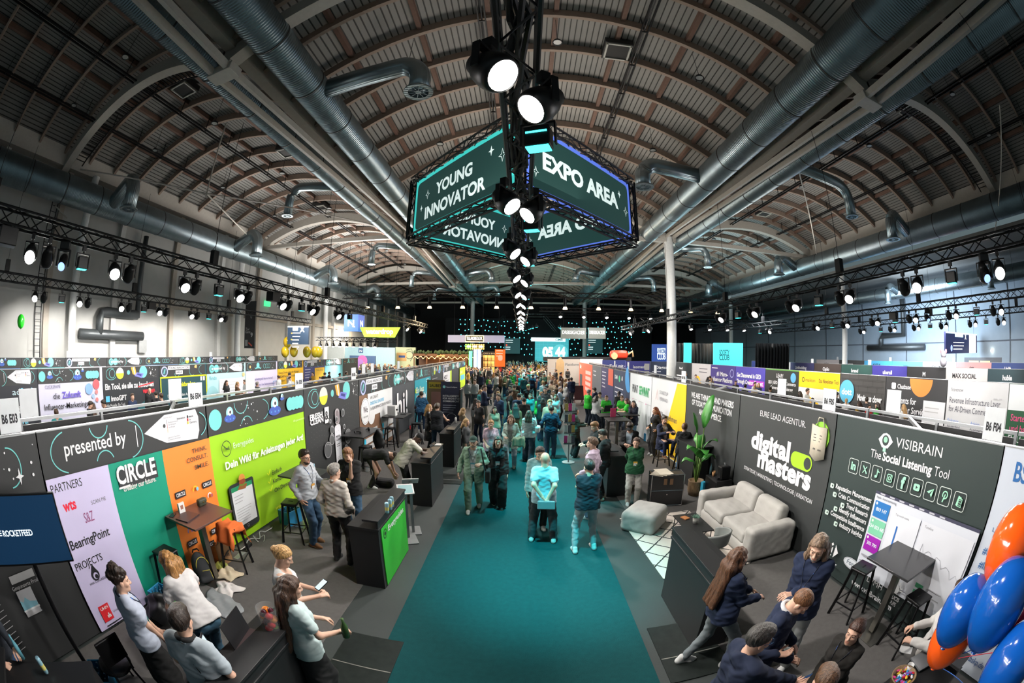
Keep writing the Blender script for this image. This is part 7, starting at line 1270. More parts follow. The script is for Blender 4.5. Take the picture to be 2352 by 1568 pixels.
for i in range(36):
    for j in range(7):
        x = -13 + 1.03*i
        if 1.5 < x < 9.3 and j > 0: continue
        b.box((x + .4*(j % 2) + g.uniform(-.3, .3), -.14, 2.4 + 1.1*j + g.uniform(-.2, .2) + .04*abs(i-18)), (.15, .04, .17))
o = b.build('led_dot', E_led, r); o['kind'] = 'stuff'
for q in (0, 1):
    truss((4 - 7*q, 70, 9.2), (4 + 3 - 13*q, 82, 7.4), .5, .5, 'black truss sloping over the stage front, %s of two' % ('right', 'left')[q])
for k in range(7): fixture((2.2 - .5*k, 60 + 3*k, 7.4), (.1, -.6, -.5), 'teal', 'turquoise lit lamp in the row leading to the stage', 'turquoise lamps leading to the stage', 900)
for k in range(6): fixture((5.6 + .5*k, 60 + 3*k, 7.4), (-.1, -.6, -.5), 'teal', 'turquoise lit lamp on the right hand row leading to the stage', 'turquoise lamps on the right of the stage', 900)
truss((-16, 33.5, 8.05), (22, 33.5, 8.05), .4, .4, 'black cross truss hung over the whole hall in front of the stage'); truss((2, 46, 8.1), (26, 46, 8.1), .4, .4, 'black cross truss farther back on the right'); truss((-1, 56, 8.3), (20, 56, 8.3), .4, .4, 'black cross truss close to the stage')
for k in range(12):
    x = -13.5 + 2.85*k; r = empty('spotlight', (x, 33.5, 7.83)); tag(r, 'black can-shaped spotlight with a warm glow on the cross truss', 'stage light', 'can spotlights on the cross truss'); MB().cyl((0, 0, .02), (0, 0, -.75), .13, n=16).build('housing', M_body, r); b = MB(); b.lathe((0, 0, -.75), [(.13, 0), (.2, -.18), (.2, -.2), (.001, -.19)], 16); b.build('lens', emi('warm_lens', (1, .75, .4), 2.2), r, True)
for k in range(5): fixture((4.4 + 2.7*k, 46, 7.88), (0, -.5, -.7), 'white', 'round white lamp glowing on the farther cross truss', 'round lamps on the farther cross truss', 500)
for (a, b_, lab) in ((1289, 1346, 'left'), (1352, 1391, 'right')):
    p = face_box('hanging_sign', 'grey lit hanging sign reading DREISSIGACKER, %s of two' % lab, 'sign', a, 752, b_, 778, 46, emi('sign_grey', (.09, .10, .085), .7), .5, None, None, True); p.text('DREISSIGACKER', (p.W/2, p.H*.42), .42, p.W*.9, E_tx, .0, 'c'); p.build('lettering', p.ob)
p = face_box('hanging_sign', 'long grey hanging bar with a lit sign reading TULLAMORE D.E.W.', 'sign', 1029, 769, 1158, 787, 50, emi('sign_lilac', (.19, .19, .26), .8), 1.2, None, None, True); p.rect(p.W*.31, .05, p.W*.64, p.H*.98, (.02, .02, .015)); p.frame(p.W*.31, .05, p.W*.64, p.H*.98, .07, emi('bulb', (1, .7, .25), 2)); p.text('TULLAMORE D.E.W.', (p.W*.475, p.H*.36), .4, p.W*.28, E_tx, .03, 'c'); p.build('lettering', p.ob)
p = face_box('light_board', 'board of glowing green, white and orange lamps under the grey hanging bar', 'sign', 1068, 789, 1113, 803, 50, pm('black_curtain', (.012, .014, .016), .9), .3, None, None, True)
for i in range(9):
    for j in range(3): p.disc((p.W*(i + .5)/9, p.H*(j + .5)/3), .1, emi(('b', i < 3), (.25, .9, .05) if i < 3 else (1, .5, .08), 2.5), 8)
for i in range(3): p.rr(p.W*(.1 + .3*i), p.H*.35, p.W*(.3 + .3*i), p.H*.7, .05, E_cy2)
p.build('lamps', p.ob)
p = face_box('banner', 'tall orange banner with white lettering in the middle of the crowd', 'banner', 1137, 802, 1160, 842, 47, pm('banner_orange', (.85, .15, .02), .5), .2); small(p, .15, p.H*.9, p.W*.7, 3, WH, .16); p.rr(p.W*.3, p.H*.35, p.W*.75, p.H*.68, .2, (.75, .45, .4)); p.build('lettering', p.ob)
for k, (x, c) in enumerate(((1081, (.1, .9, .3)), (1092, (.3, .5, 1.)), (1101, (.4, .55, 1.)))):
    a, b = ony(x, 806 - 4*(k > 0), 46), ony(x, 838, 46); o = MB().cyl((0, 0, 0), (0, 0, a[2]), .2, n=16).build('light_tube', emi('tube%d' % k, c, .8)); o.location = (a[0], 46, 0); tag(o, ('green glowing column in front of the bar', 'pale blue glowing column in front of the bar', 'white blue glowing column beside the shelf wall')[k], 'light column')
# the wooden bar with string lights and the lit shelf wall
r = empty('bar_stand', (-8.7, 48, 0)); r.scale.x = .6; tag(r, 'dark wooden bar with greenery on its roof and strings of warm bulbs', 'bar'); MB().box((0, 1.5, 1.4), (13.5, .3, 2.8)).build('back_wall', pm('bar_wood', (.09, .04, .018), .6), r); MB().box((0, 0, 2.75), (13.5, 3.2, .3)).build('roof', pm('bar_wood', (.09, .04, .018), .6), r); b = MB(); [b.box((-6.5 + 2.6*k, -1.5, 1.35), (.18, .18, 2.7)) for k in range(6)]; b.build('post', pm('bar_wood', (.09, .04, .018), .6), r)
b = MB(); g = random.Random(8); [b.sph((g.uniform(-6.7, 6.7), g.uniform(-1.6, -.6), 3.0 + g.uniform(-.05, .15)), g.uniform(.12, .28), 5) for _ in range(120)]; o = b.build('greenery', pm('greenery', (.02, .045, .015), .8), r); o['kind'] = 'stuff'; b = MB(); [b.sph((-6.6 + .2*k, -1.62 + .1*math.sin(k), 2.45 + .12*math.sin(k*1.1)), .05, 5) for k in range(66)]; o = b.build('string_lights', emi('warm_bulb', (1, .62, .22), 4), r); o['kind'] = 'stuff'; MB().box((0, -1.2, .55), (13, .6, 1.1)).build('counter', pm('bar_wood', (.09, .04, .018), .6), r)
p = Print((-3, -1.64, 2.62), (1, 0, 0), (0, 0, 1)); p.text('cocktails', (1.2, .0), .22, 1.6, (.6, .45, .2), .02); p.build('lettering', r)
l = bpy.data.lights.new('bar_glow', 'AREA'); l.energy = 260; l.size = 9; l.color = (1, .55, .22); o = link('glow', l, r); o.location = (0, -.2, 2.55)
p = face_box('shelf_wall', 'warmly lit shelf wall of bottles beside the orange banner', 'shelf', 1104, 812, 1136, 842, 50.5, pm('shelf_wood', (.40, .20, .06), .6), .5, 0); [p.rect(p.W*(.03 + .245*i), p.H*(.22 + .25*j), p.W*(.24 + .245*i), p.H*(.44 + .25*j), emi('shelf_glow', (.9, .48, .12), .7)) for i in range(4) for j in range(3)]; [p.rect(p.W*(.04 + .06*i), p.H*(.22 + .25*j), p.W*(.06 + .06*i), p.H*(.22 + .25*j) + .35, (.08, .04, .02)) for i in range(15) for j in range(3)]; p.rect(0, p.H*.95, p.W, p.H*1.1, (.02, .015, .012)); p.text('CAFE & BAR', (p.W*.2, p.H*.98), .2, None, (.6, .5, .35)); p.build('shelving', p.ob)
# left far stands
p = face_box('stand_wall', 'long light blue stand wall with a small square N sign', 'exhibition stand wall', 790, 796, 907, 840, 50, pm('brand_blue', (.34, .52, .60), .6), .3, 0); p.rect(p.W*.30, p.H*.78, p.W*.39, p.H*.95, (.02, .09, .24)); p.text('N', (p.W*.345, p.H*.81), .35, .4, WH, .03, 'c'); p.build('lettering', p.ob)
p = face_box('stand_wall', 'white stand wall with a small purple square left of the light blue wall', 'exhibition stand wall', 720, 795, 790, 838, 49, pm('white_blue', (.50, .56, .58), .6), .3, 0); p.rect(p.W*.28, p.H*.45, p.W*.45, p.H*.72, (.25, .05, .28)); p.build('lettering', p.ob)
p = face_box('stand_wall', 'dark blue screen wall with a pink picture in front of the light blue wall', 'exhibition stand wall', 803, 816, 862, 850, 46.5, pm('dark_blue', (.035, .07, .15), .5), .2, 0); p.disc((p.W*.5, p.H*.75), .7, (.3, .08, .25)); p.disc((p.W*.4, p.H*.6), .6, (.25, .12, .35)); p.build('picture', p.ob)
p = face_box('stand_wall', 'pale green stand wall with a line drawing of a flask', 'exhibition stand wall', 908, 797, 954, 840, 52, pm('pale_green', (.52, .58, .38), .6), .3, 0); p.ring((p.W*.7, p.H*.72), .5, .06, BK); p.stroke([(p.W*.55, p.H*.9), (p.W*.8, p.H*.95), (p.W*.92, p.H*.7), (p.W*.75, p.H*.5)], .06, BK); p.rect(.2, p.H*.5, 1.6, p.H*.8, (.6, .36, .15)); p.rect(.5, p.H*.62, 1.4, p.H*.7, (.03, .08, .3)); p.build('lettering', p.ob)
p = face_box('stand_wall', 'dark grey stand wall behind the golden balloons', 'exhibition stand wall', 688, 794, 720, 838, 47, pm('slate', (.05, .06, .08), .6), .2, 0)
p = face_box('hanging_sign', 'blue hanging cube sign with a white N on two sides', 'sign', 791, 722, 822, 761, 33, emi('sign_blue', (.035, .12, .50), .9), .1, None, None, True); p.text('N', (p.W*.5, p.H*.32), p.H*.36, p.W*.45, E_tx, .03, 'c'); p.stroke([(p.W*.22, p.H*.72), (p.W*.4, p.H*.68)], .08, E_tx); p.stroke([(p.W*.6, p.H*.3), (p.W*.8, p.H*.26)], .08, E_tx); p.build('lettering', p.ob)
a = p.ob; H = p.H; o = MB().box((0, p.W/2, H/2), (.1, p.W, H)).build('side_face', emi('sign_blue2', (.025, .09, .42), .8), a); o.location = (p.W/2 - .05, .05, 0); q = Print((p.W/2 + .01, .05, 0), (0, 1, 0), (0, 0, 1)); q.text('N', (p.W*.5, H*.32), H*.36, p.W*.45, E_tx, .03, 'c'); q.build('lettering', a)
a, b = ony(826, 751, 33.5), ony(918, 775, 33.5); o = MB().ext([(a[0], 33.5, a[2]), (b[0], 33.5, a[2]), (b[0] - .5, 33.5, b[2]), (a[0] + .5, 33.5, b[2])], (0, 1, 0), .2).build('hanging_sign', emi('sign_lime', (.42, .66, .06), 1.0)); tag(o, 'lime green hanging sign reading waterdrop', 'sign'); p = Print((a[0], 33.49, b[2]), (1, 0, 0), (0, 0, 1)); p.text('waterdrop', ((b[0]-a[0])/2, (a[2]-b[2])*.36), None, (b[0]-a[0])*.68, E_tx, .04, 'c'); p.build('lettering', o); bb = MB(); [bb.cyl((q_, 33.6, a[2]), (q_, 33.6, ZV), .015, n=6) for q_ in (a[0] + .5, b[0] - .5)]; bb.build('hanging_cable', M_dark, o)
a, b = ony(727, 778, 31), ony(868, 778, 31)
for q in (0, 5): truss((a[0], 31 + q, a[2]), (b[0], 31 + q, a[2]), .3, .3, 'small lighting truss hung in front of the light blue stand, %s of two' % ('front', 'rear')[q > 0])
for k in range(9): fixture((a[0] + .4 + (b[0]-a[0])*k/9, 31, a[2] - .18), (.1, -.3, -.8), 'white', 'small white lamp on the low truss of the light blue stand', 'lamps on the low truss of the light blue stand', 900, .7)
p = face_box('television', 'large hanging screen with white lines by the left hall wall', 'screen', 661, 749, 708, 791, 31, emi('tv_dark', (.02, .035, .06), .6), .2, None, None, True); p.rect(0, p.H*.94, p.W, p.H, emi('tvbar', (.5, .65, .7), 1)); p.rr(p.W*.25, p.H*.75, p.W*.5, p.H*.95, .05, emi('tvbar', (.5, .65, .7), 1)); small(p, p.W*.25, p.H*.6, p.W*.4, 5, emi('tvt', (.7, .7, .7), 1), .16); [p.rect(p.W*.18, p.H*(.58 - .35*k), p.W*.24, p.H*(.64 - .35*k), emi('tvo', (.8, .4, .05), 1)) for k in (0, 1)]; p.text('X', (p.W*.6, p.H*.7), .4, None, E_tx, .05); p.build('picture', p.ob)
p = face_box('gate_banner', 'tall narrow black banner reading Tor Gate 9 on the left hall side', 'banner', 565, 692, 584, 800, 26.5, pm('gate_black', (.015, .016, .018), .6), .08, None, None, True); p.text('Tor', (.12, p.H*.38), .22, None, (.5, .5, .5)); p.text('Gate', (.12, p.H*.32), .22, None, (.5, .5, .5)); p.text('9', (p.W*.62, p.H*.24), .36, None, (.5, .5, .5), .03); p.text('0', (p.W*.55, p.H*.63), .3, None, (.4, .4, .4)); p.rect(.1, p.H*.05, .4, p.H*.18, (.3, .3, .3)); p.stroke([(.5, p.H*.12), (.9, p.H*.05)], .12, (.6, .08, .05)); p.build('lettering', p.ob)
c = onx(262, 740, EL + .1); r = empty('ventilation_unit', (EL - .2, c[1], c[2])); tag(r, 'grey ventilation pipe unit fixed high on the left hall wall', 'ventilation'); MB().tube([(.4, -3.2, -.8), (.4, 2.8, -.8)], .3, 14).build('long_pipe', pm('grey_pipe', (.10, .11, .115), .4, .5), r, True); MB().tube([(.4, -1.4, -.8), (.4, -1.4, .2), (.4, -1.2, .5), (.4, -.8, .6), (.4, 2.2, .6)], .32, 14).build('bent_pipe', pm('grey_pipe', (.10, .11, .115), .4, .5), r, True); MB().tube([(.4, 2.2, .4), (.4, 2.2, 6)], .22, 12).build('riser', pm('grey_pipe', (.10, .11, .115), .4, .5), r, True)
c = onx(2045, 786, 42.7); r = empty('ventilation_unit', (42.85, c[1], c[2])); tag(r, 'grey ventilation pipe unit fixed on the far right hall wall', 'ventilation'); MB().tube([(-.4, -6, -.6), (-.4, 4, -.6)], .35, 14).build('long_pipe', pm('grey_pipe', (.10, .11, .115), .4, .5), r, True); MB().tube([(-.4, 1.5, -.6), (-.4, 1.5, .4), (-.4, 1.2, .8), (-.4, -2.5, .8), (-.4, -2.5, 6)], .35, 14).build('bent_pipe', pm('grey_pipe', (.10, .11, .115), .4, .5), r, True)
b = MB()
for x in (-.25, .25): b.cyl((EL + .15, 7.8 + x, 0), (EL + .15, 7.8 + x, 12), .04, n=8)
[b.bar((EL + .15, 7.55, .3 + .35*k), (EL + .15, 8.05, .3 + .35*k), .03) for k in range(33)]; tag(b.build('wall_ladder', M_dark), 'steel ladder running up the left hall wall', 'ladder')
o = MB().box((0, 0, 0), (.3, .8, .9)).build('switch_box', pm('stand_grey', (.30, .31, .31), .4, .5)); c = onx(330, 795, EL); o.location = (EL - .25, c[1], c[2]); tag(o, 'grey switch box on the left hall wall', 'switch box'); c = onx(619, 697, EL); o = MB().box((0, 0, 0), (.2, 1.0, .55)).build('exit_sign', emi('exit_green', (.05, .55, .2), 1)); o.location = (EL - .3, c[1], c[2]); tag(o, 'small green emergency exit sign on the left hall wall', 'sign')
# right far stands: white wall across the end, curtained club, wall screen, doorway
for k, (a, b, y0, col, t, lab) in enumerate(((1258, 1333, 824, (.52, .46, .42), 'Eine Plattform', 'cream stand wall facing the aisle beyond the red one'), (1333, 1384, 824, (.55, .56, .58), '', 'white stand wall facing the aisle behind the red one'), (1384, 1437, 827, (.03, .04, .17), 'Tool mit dem', 'navy stand wall seen above the red and slate walls'), (1437, 1494, 829, (.05, .05, .26), 'leomedia', 'blue violet stand wall with small photographs'), (1494, 1536, 830, (.03, .04, .075), 'Diagnose', 'dark stand wall reading Diagnose behind the white column'))):
    p = face_box('stand_wall', lab, 'exhibition stand wall', a, y0, b, 850, 43 - 1.5*k, pm(('print', col), col, .55, 0, .04, 3), .15, 0); p.text(t, (p.W*.3, p.H*.72), .3, None, WH if k > 1 else (.2, .2, .2), .02) if t else None
    if k == 3: [p.rect(p.W*.75, p.H*(.35 + .3*j), p.W*.95, p.H*(.6 + .3*j), (.5, .48, .46)) for j in (0, 1)]
    small(p, p.W*.1, p.H*.6, p.W*.5, 3, (.5, .5, .55), .14); p.build('lettering', p.ob)
def curtain(a, b, y0, Y, lab):
    A, B = ony(a, y0, Y), ony(b, y0, Y); n = 60; V = []; 
    for k in range(n+1): x = A[0] + (B[0]-A[0])*k/n; y = Y + .14*math.sin(k*1.15); V += [(x, y, 0), (x, y, A[2])]
    o = mini('curtain', V, [(2*k, 2*k+2, 2*k+3, 2*k+1) for k in range(n)], [pm('black_curtain', (.012, .014, .016), .9)], None); o.modifiers.new('s', 'SOLIDIFY').thickness = .02; tag(o, lab, 'curtain')
curtain(1556, 1640, 788, 38, 'black pleated curtain left of the turquoise club wall'); curtain(1736, 1812, 788, 30, 'black pleated curtain right of the turquoise club wall')
E_club = emi('club_cyan', (.06, .50, .52), .75)
p = face_box('stand_wall', 'turquoise lit wall reading SOCIETY CLUB between black curtains', 'exhibition stand wall', 1640, 787, 1706, 838, 36, E_club, .2, 0); [p.text(t, (p.W*.18, p.H*(.72 - .11*k)), .55, 1.2, (.0, .06, .08), .01) for k, t in enumerate(('SOCIETY', 'CLUB'))]; p.rect(p.W*.1, 0, p.W*.55, p.H*.42, (.01, .08, .09)); p.build('lettering', p.ob)
p = face_box('stand_wall', 'narrow turquoise lit strip wall between two black curtains', 'exhibition stand wall', 1572, 787, 1588, 838, 37.5, E_club, .2, 0)
p = face_box('club_screen', 'navy screen with pale SOCIETY CLUB lettering left of the white column', 'screen', 1498, 790, 1536, 826, 46, emi('club_navy', (.01, .03, .14), .8), .2, 0); [p.text(t, (p.W*.3, p.H*(.72 - .14*k)), .8, p.W*.5, E_cy2, .0) for k, t in enumerate(('SOCIETY', 'CLUB'))]; p.disc((p.W*.7, p.H*.42), .4, emi('tvo', (.8, .4, .05), 1)); p.build('lettering', p.ob)
truss((11.5, 38, 6.5), (30, 38, 6.5), .4, .4, 'black truss over the curtained club on the right')
for k in range(4): fixture((17 + 2.2*k, 38, 6.28), (0, -.4, -.8), 'warm', 'warm lamp on the truss over the curtained club', 'warm lamps over the curtained club', 260)
c = ony(1421, 816, 44); r = empty('display_vehicle', (c[0], 44, 2.52)); tag(r, 'red rounded display vehicle standing above the white stand walls', 'vehicle'); MB().rbox((0, 0, .55), (2.0, 1.0, .9), .3, 0, 0, 3).build('body', pm('vehicle_red', (.72, .05, .02), .3), r, True); MB().cyl((-.6, -.55, .4), (-.6, -.4, .4), .36, n=20).build('wheel', pm('cream_ring', (.6, .4, .2), .4), r); MB().tube([(1.0, 0, .5), (1.6, 0, .9), (1.7, 0, .3)], .12, 8).build('handle', pm('cream_ring', (.6, .4, .2), .4), r, True)
p = face_box('platform', 'black raised platform under the red display vehicle', 'platform', 1250, 819, 1450, 826, 44, M_blk, 2.2, 2.3)
p = face_box('television', 'large screen hanging by the far right hall wall', 'screen', 2172, 761, 2244, 810, 16.5, emi('tv_navy2', (.008, .012, .06), .7), .2, None, None, True); p.rect(0, p.H*.93, p.W, p.H, emi('tvb2', (.5, .7, .8), 1.2)); p.rect(p.W*.7, 0, p.W*.96, p.H*.92, emi('tvp', (.65, .6, .6), 1)); p.rr(p.W*.25, p.H*.78, p.W*.5, p.H*.95, .05, emi('tvb2', (.5, .7, .8), 1.2)); small(p, p.W*.2, p.H*.5, p.W*.35, 3, E_tx, .14); p.text('X', (p.W*.55, p.H*.7), .4, None, E_tx, .05); p.disc((p.W*.15, p.H*.25), .25, emi('tvl', (.3, .4, .9), 1)); p.build('picture', p.ob)
c, d = onx(2215, 815, 42.8), onx(2300, 850, 42.8); y0, y1 = sorted((c[1], d[1])); o = struct(MB().box((42.84, (y0+y1)/2, 1.35), (.06, y1-y0, 2.9)).build('door_1', pm('door_grey', (.12, .13, .15), .5))); [MB().box((42.80, y0 + (y1-y0)*q, 1.25), (.02, (y1-y0)*.26, 2.5)).build('pane', emi('door_glow', (.75, .48, .18), .9), o) for q in (.44, .74)]
o = MB().sph((0, 0, 0), .16, 8).build('wall_lamp', emi('walllamp', (1, .95, .8), 6)); c = onx(2278, 805, 42.6); o.location = c; tag(o, 'small bright lamp over the doorway in the right hall wall', 'lamp')
r = empty('flag_banner', (3.4, 36, 0)); tag(r, 'cream feather flag standing at the right edge of the crowd', 'banner'); MB().ext([(-.3, 0, .6), (.1, 0, .35), (.42, 0, 1.4), (.42, 0, 2.4), (.1, 0, 2.9), (-.25, 0, 2.6), (-.35, 0, 1.8)], (0, 1, 0), .03).build('sail', pm('flag_cream', (.62, .42, .22), .7), r); MB().cyl((-.34, .015, 0), (-.34, .015, 2.4), .02, n=8).build('pole', M_blk, r); MB().cyl((-.34, .015, 0), (-.34, .015, .03), .25, n=16).build('base', M_blk, r)
c = onz(2092, 908, 2.2); c = onx(2165, 850, 24.2); r = empty('plush_toy', (24.3, c[1], 2.52)); tag(r, 'pale grey plush animal sitting on top of a stand wall', 'toy'); MB().sph((0, 0, .3), .28, 8, 0, (1, 1, 1.1)).build('body', cloth((.42, .40, .46)), r, True); MB().sph((0, 0, .72), .22, 8).build('head', cloth((.42, .40, .46)), r, True); [MB().sph((0, q*.2, .9), .1, 6, 0, (.5, 1, 1.4)).build('ear', cloth((.55, .25, .3)), r, True) for q in (1, -1)]
# ---------------------------------------------------------------- the people near the camera
NAVY, BLACK, DEN, GREYD = (.006, .014, .045), (.012, .012, .013), (.035, .085, .16), (.16, .17, .18)
WHT = ((.55, .55, .54), (.6, .6, .58)); BLKS = ((.015, .015, .016), (.5, .5, .48)); BR = ((.20, .10, .045), (.45, .36, .26))
K = dict
person((-3.17, 1.36), 15, 'woman with pinned-up dark curls in a light blue t-shirt and black skirt', kw=K(h=1.72, fem=True, rh=(.10, .24, .82), lh=(-.02, .27, .80), hp=8, hy=10, rf=(.1, -.03), lf=(-.1, .05)), hair=('updo', 'dbrown'), top=('tee', (.42, .46, .56)), bottom=('skirt', BLACK), shoes=BLKS, lanyard=(.05, .45, .36), tuck=True, seed=1)
person((-2.86, 2.05), -78, 'woman with long blonde hair bending forward in a white t-shirt and jeans', kw=K(h=1.74, fem=True, lean=34, rh=(.16, .58, 1.02), lh=(-.22, .42, .86), hp=18, hy=-15, rf=(.1, .1), lf=(-.1, -.14)), hair=('long', (.33, .16, .05), .42), top=('tee', (.60, .58, .58)), bottom=('slim', (.03, .085, .135)), shoes=WHT, tuck=True, seed=2)
person((-2.19, 1.33), -18, 'man with short dark hair in a grey polo shirt with black collar, seen from behind', kw=K(h=1.80, rh=(.22, .22, .98), lh=(-.2, .25, 1.0), hp=5), hair=('short', 'dbrown'), top=('polo', (.36, .41, .45)), bottom=('straight', BLACK), shoes=BLKS, collar=(.01, .01, .011), seed=3)
person((-2.22, 2.84), 62, 'woman with a blonde bun in a white tank top looking at a phone', kw=K(h=1.68, fem=True, rh=(.12, .36, 1.12), lh=(-.06, .33, 1.08), hand='grip', hp=24), hair=('bun', 'blonde'), top=('tank', (.58, .57, .56)), bottom=('slim', (.02, .04, .08)), shoes=WHT, seed=4)
person((-1.83, 2.36), 38, 'woman with very long wavy brown hair in a pale mint t-shirt and long black skirt', kw=K(h=1.69, fem=True, rh=(.20, .34, 1.06), lh=(-.12, .3, 1.02), hand='grip', hp=10), hair=('long', (.055, .026, .014), .62), top=('tee', (.44, .54, .54)), bottom=('skirt', BLACK), shoes=BLKS, seed=5)
person((-4.1, -.45), 60, 'person in dark sweater holding a bottle over the corner counter', kw=K(h=1.74, lean=4, rh=(.2, .3, 1.0), lh=(-.03, .45, 1.10), hand='grip'), hair=('short', 'brown'), top=('sweater', (.02, .025, .035)), bottom=('straight', (.03, .07, .16)), shoes=BLKS, seed=6)
person((-3.58, 5.72), 98, 'man with glasses in a grey shirt and jeans leaning at the bar table', kw=K(h=1.84, rh=(.20, .05, .90), lh=(-.18, .34, 1.13), hy=8, rf=(.10, .1), lf=(-.12, .0)), hair=('short', 'dbrown'), beard='dbrown', top=('shirt', (.36, .38, .41)), bottom=('straight', (.045, .10, .18)), shoes=BR, lanyard=(.6, .3, .05), glasses=(.02, .02, .02), seed=7)
person((-2.76, 5.28), 2, 'grey-haired man in a cream shirt and black trousers, seen from behind', kw=K(h=1.79, rh=(.22, .14, .93), lh=(-.22, .14, .93), hy=25, rf=(.14, .0), lf=(-.13, .05), belly=1.0), hair=('short', 'grey'), top=('shirt', (.52, .47, .42)), bottom=('straight', BLACK), shoes=BLKS, seed=8, glasses=(.02, .02, .02))
person((-3.02, 6.50), 168, 'bearded man with tied-back hair in a black t-shirt, hand at his chin', kw=K(h=1.76, rh=(.16, .26, 1.08), lh=(-.06, .17, 1.40), hand='grip', hy=20, hp=14), hair=('pony', (.22, .09, .035), .12), beard='red', top=('tee', (.014, .014, .015)), bottom=('straight', (.05, .11, .19)), shoes=BLKS, lanyard=(.75, .38, .04), seed=9)
person((-3.62, 9.02), 82, 'person bending right over in a black t-shirt and black trousers', kw=K(h=1.74, lean=84, hip=.86, rh=(.16, .62, .42), lh=(-.12, .60, .40), hp=30), hair=('short', 'dbrown'), top=('tee', BLACK), bottom=('straight', (.014, .014, .015)), shoes=WHT, seed=10, q='mid')
person((-2.63, 8.52), 62, 'man in a black cap and white shirt leaning over the black counter', skin='dark', kw=K(h=1.80, lean=34, rh=(.16, .62, 1.08), lh=(-.10, .62, 1.08), hp=28, rf=(.13, -.05), lf=(-.12, .05)), hair=('buzz', 'black'), cap=(.02, .02, .021), top=('tee', (.54, .51, .44)), bottom=('straight', BLACK), shoes=((.35, .33, .28), (.5, .48, .42)), seed=11)
person((-3.02, 13.0), 82, 'blonde woman in a long black leather coat', q='mid', kw=K(h=1.70, fem=True), hair=('bob', 'blonde', .2), top=('coat', BLACK, 1), inner=(.03, .03, .03), bottom=('wide', BLACK), shoes=BLKS, seed=12)
person((-2.62, 12.75), 12, 'man in a padded dark vest over a navy sweater and jeans, seen from behind', q='mid', kw=K(h=1.80, rf=(.12, .0), lf=(-.16, -.24), rh=(.2, .25, 1.1), lh=(-.2, .25, 1.1)), hair=('short', 'brown'), top=('vest', (.022, .024, .03)), inner=NAVY, bottom=('slim', (.035, .075, .13)), shoes=BR, seed=13)
person((-4.35, 16.9), 25, 'woman with long red-brown hair in dark clothes sitting at the hi! wall', q='mid', kw=K(h=1.68, fem=True, hip=.76, sit=True, rf=(.12, .36, .4), lf=(-.1, .36, .4), rh=(.1, .35, 1.08), lh=(-.1, .35, 1.08)), hair=('long', (.075, .018, .010), .4), top=('sweater', NAVY), bottom=('slim', BLACK), shoes=BLKS, seed=14); stool(-4.35, 16.9, 10, 'black metal stool under the seated woman with red-brown hair')
person((-4.05, 16.1), -8, 'man in a mid blue sweater and blue trousers, seen from behind', q='mid', kw=K(h=1.78, rh=(.2, .25, 1.1), lh=(-.1, .32, 1.12)), hair=('short', 'brown'), top=('sweater', (.03, .12, .24)), bottom=('slim', (.02, .05, .12)), shoes=WHT, seed=15)
GR = (.20, .30, .22)
r, b = person((-.97, 8.2), 180, 'man in a dark cap and sage green suit walking towards the camera', kw=K(h=1.76, rf=(.09, .22), lf=(-.1, -.2), rh=(.30, .05, .86), lh=(-.17, .17, 1.10), hand_l='grip'), hair=('buzz', 'grey'), cap=(.02, .05, .04), beard='grey', glasses=(.02, .02, .02), top=('blazer', GR), inner=(.50, .52, .50), bottom=('straight', (.19, .28, .21)), shoes=WHT, lanyard=(.1, .3, .4), seed=16)
V, F = tubes([[(-.17, .12, 1.42), (-.22, .19, 1.2), (-.27, .15, .95)], [(-.17, -.08, 1.44), (-.26, -.1, 1.2), (-.29, .02, .95)]], .018, 6); mini('shoulder_strap', V, F, [cloth(BLACK)], r); MB().rbox((-.31, .06, .82), (.1, .3, .28), .03).build('shoulder_bag', cloth(BLACK), r)
person((-.47, 8.45), 178, 'woman in a black trouser suit walking towards the camera', kw=K(h=1.70, fem=True, rf=(.09, -.14), lf=(-.09, .16)), hair=('long', (.045, .024, .014), .2), top=('blazer', (.016, .017, .018)), inner=(.012, .012, .014), bottom=('wide', (.014, .015, .016)), shoes=BLKS, lanyard=(.25, .55, .6), seed=17)
person((-.78, 10.6), 176, 'blonde woman in a pale pink top behind the couple walking forward', q='mid', kw=K(h=1.66, fem=True, rh=(.12, .25, 1.0), lh=(-.12, .24, 1.0)), hair=('tail', 'blonde', .25), top=('tee', (.60, .42, .50)), bottom=('slim', BLACK), shoes=BLKS, lanyard=(.3, .5, .55), seed=18)
person((-.27, 11.35), 186, 'woman with long hair in a pale green jacket carrying a coat', q='mid', kw=K(h=1.71, fem=True, rf=(.09, .18), lf=(-.09, -.18), rh=(.12, .28, 1.05), lh=(-.18, .25, 1.02)), hair=('long', (.13, .055, .025), .28), top=('blazer', (.36, .44, .38)), inner=(.25, .27, .25), bottom=('straight', (.30, .36, .40)), shoes=WHT, seed=19); drape((-.05, 11.08, 1.02), .22, .3, 1.6, cloth((.20, .22, .14)), 'coat', 'olive coat carried over the arm of the woman in the pale green jacket', 'coat', 3)
r, b = person((.25, 12.2), 8, 'woman in a pale hooded jacket and wide jeans with a white shoulder bag, from behind', q='mid', kw=K(h=1.70, fem=True, rf=(.1, -.1), lf=(-.1, .14)), hair=('long', 'brown', .15), top=('hoodie', (.40, .48, .48)), bottom=('wide', (.025, .05, .075)), shoes=BLKS, seed=20); MB().rbox((.28, .02, 1.05), (.14, .34, .2), .05).build('shoulder_bag', cloth((.60, .60, .58)), r); V, F = tubes([[(.25, .14, 1.13), (.2, .05, 1.40), (.26, -.1, 1.13)]], .012, 6); mini('strap', V, F, [cloth((.60, .60, .58))], r)
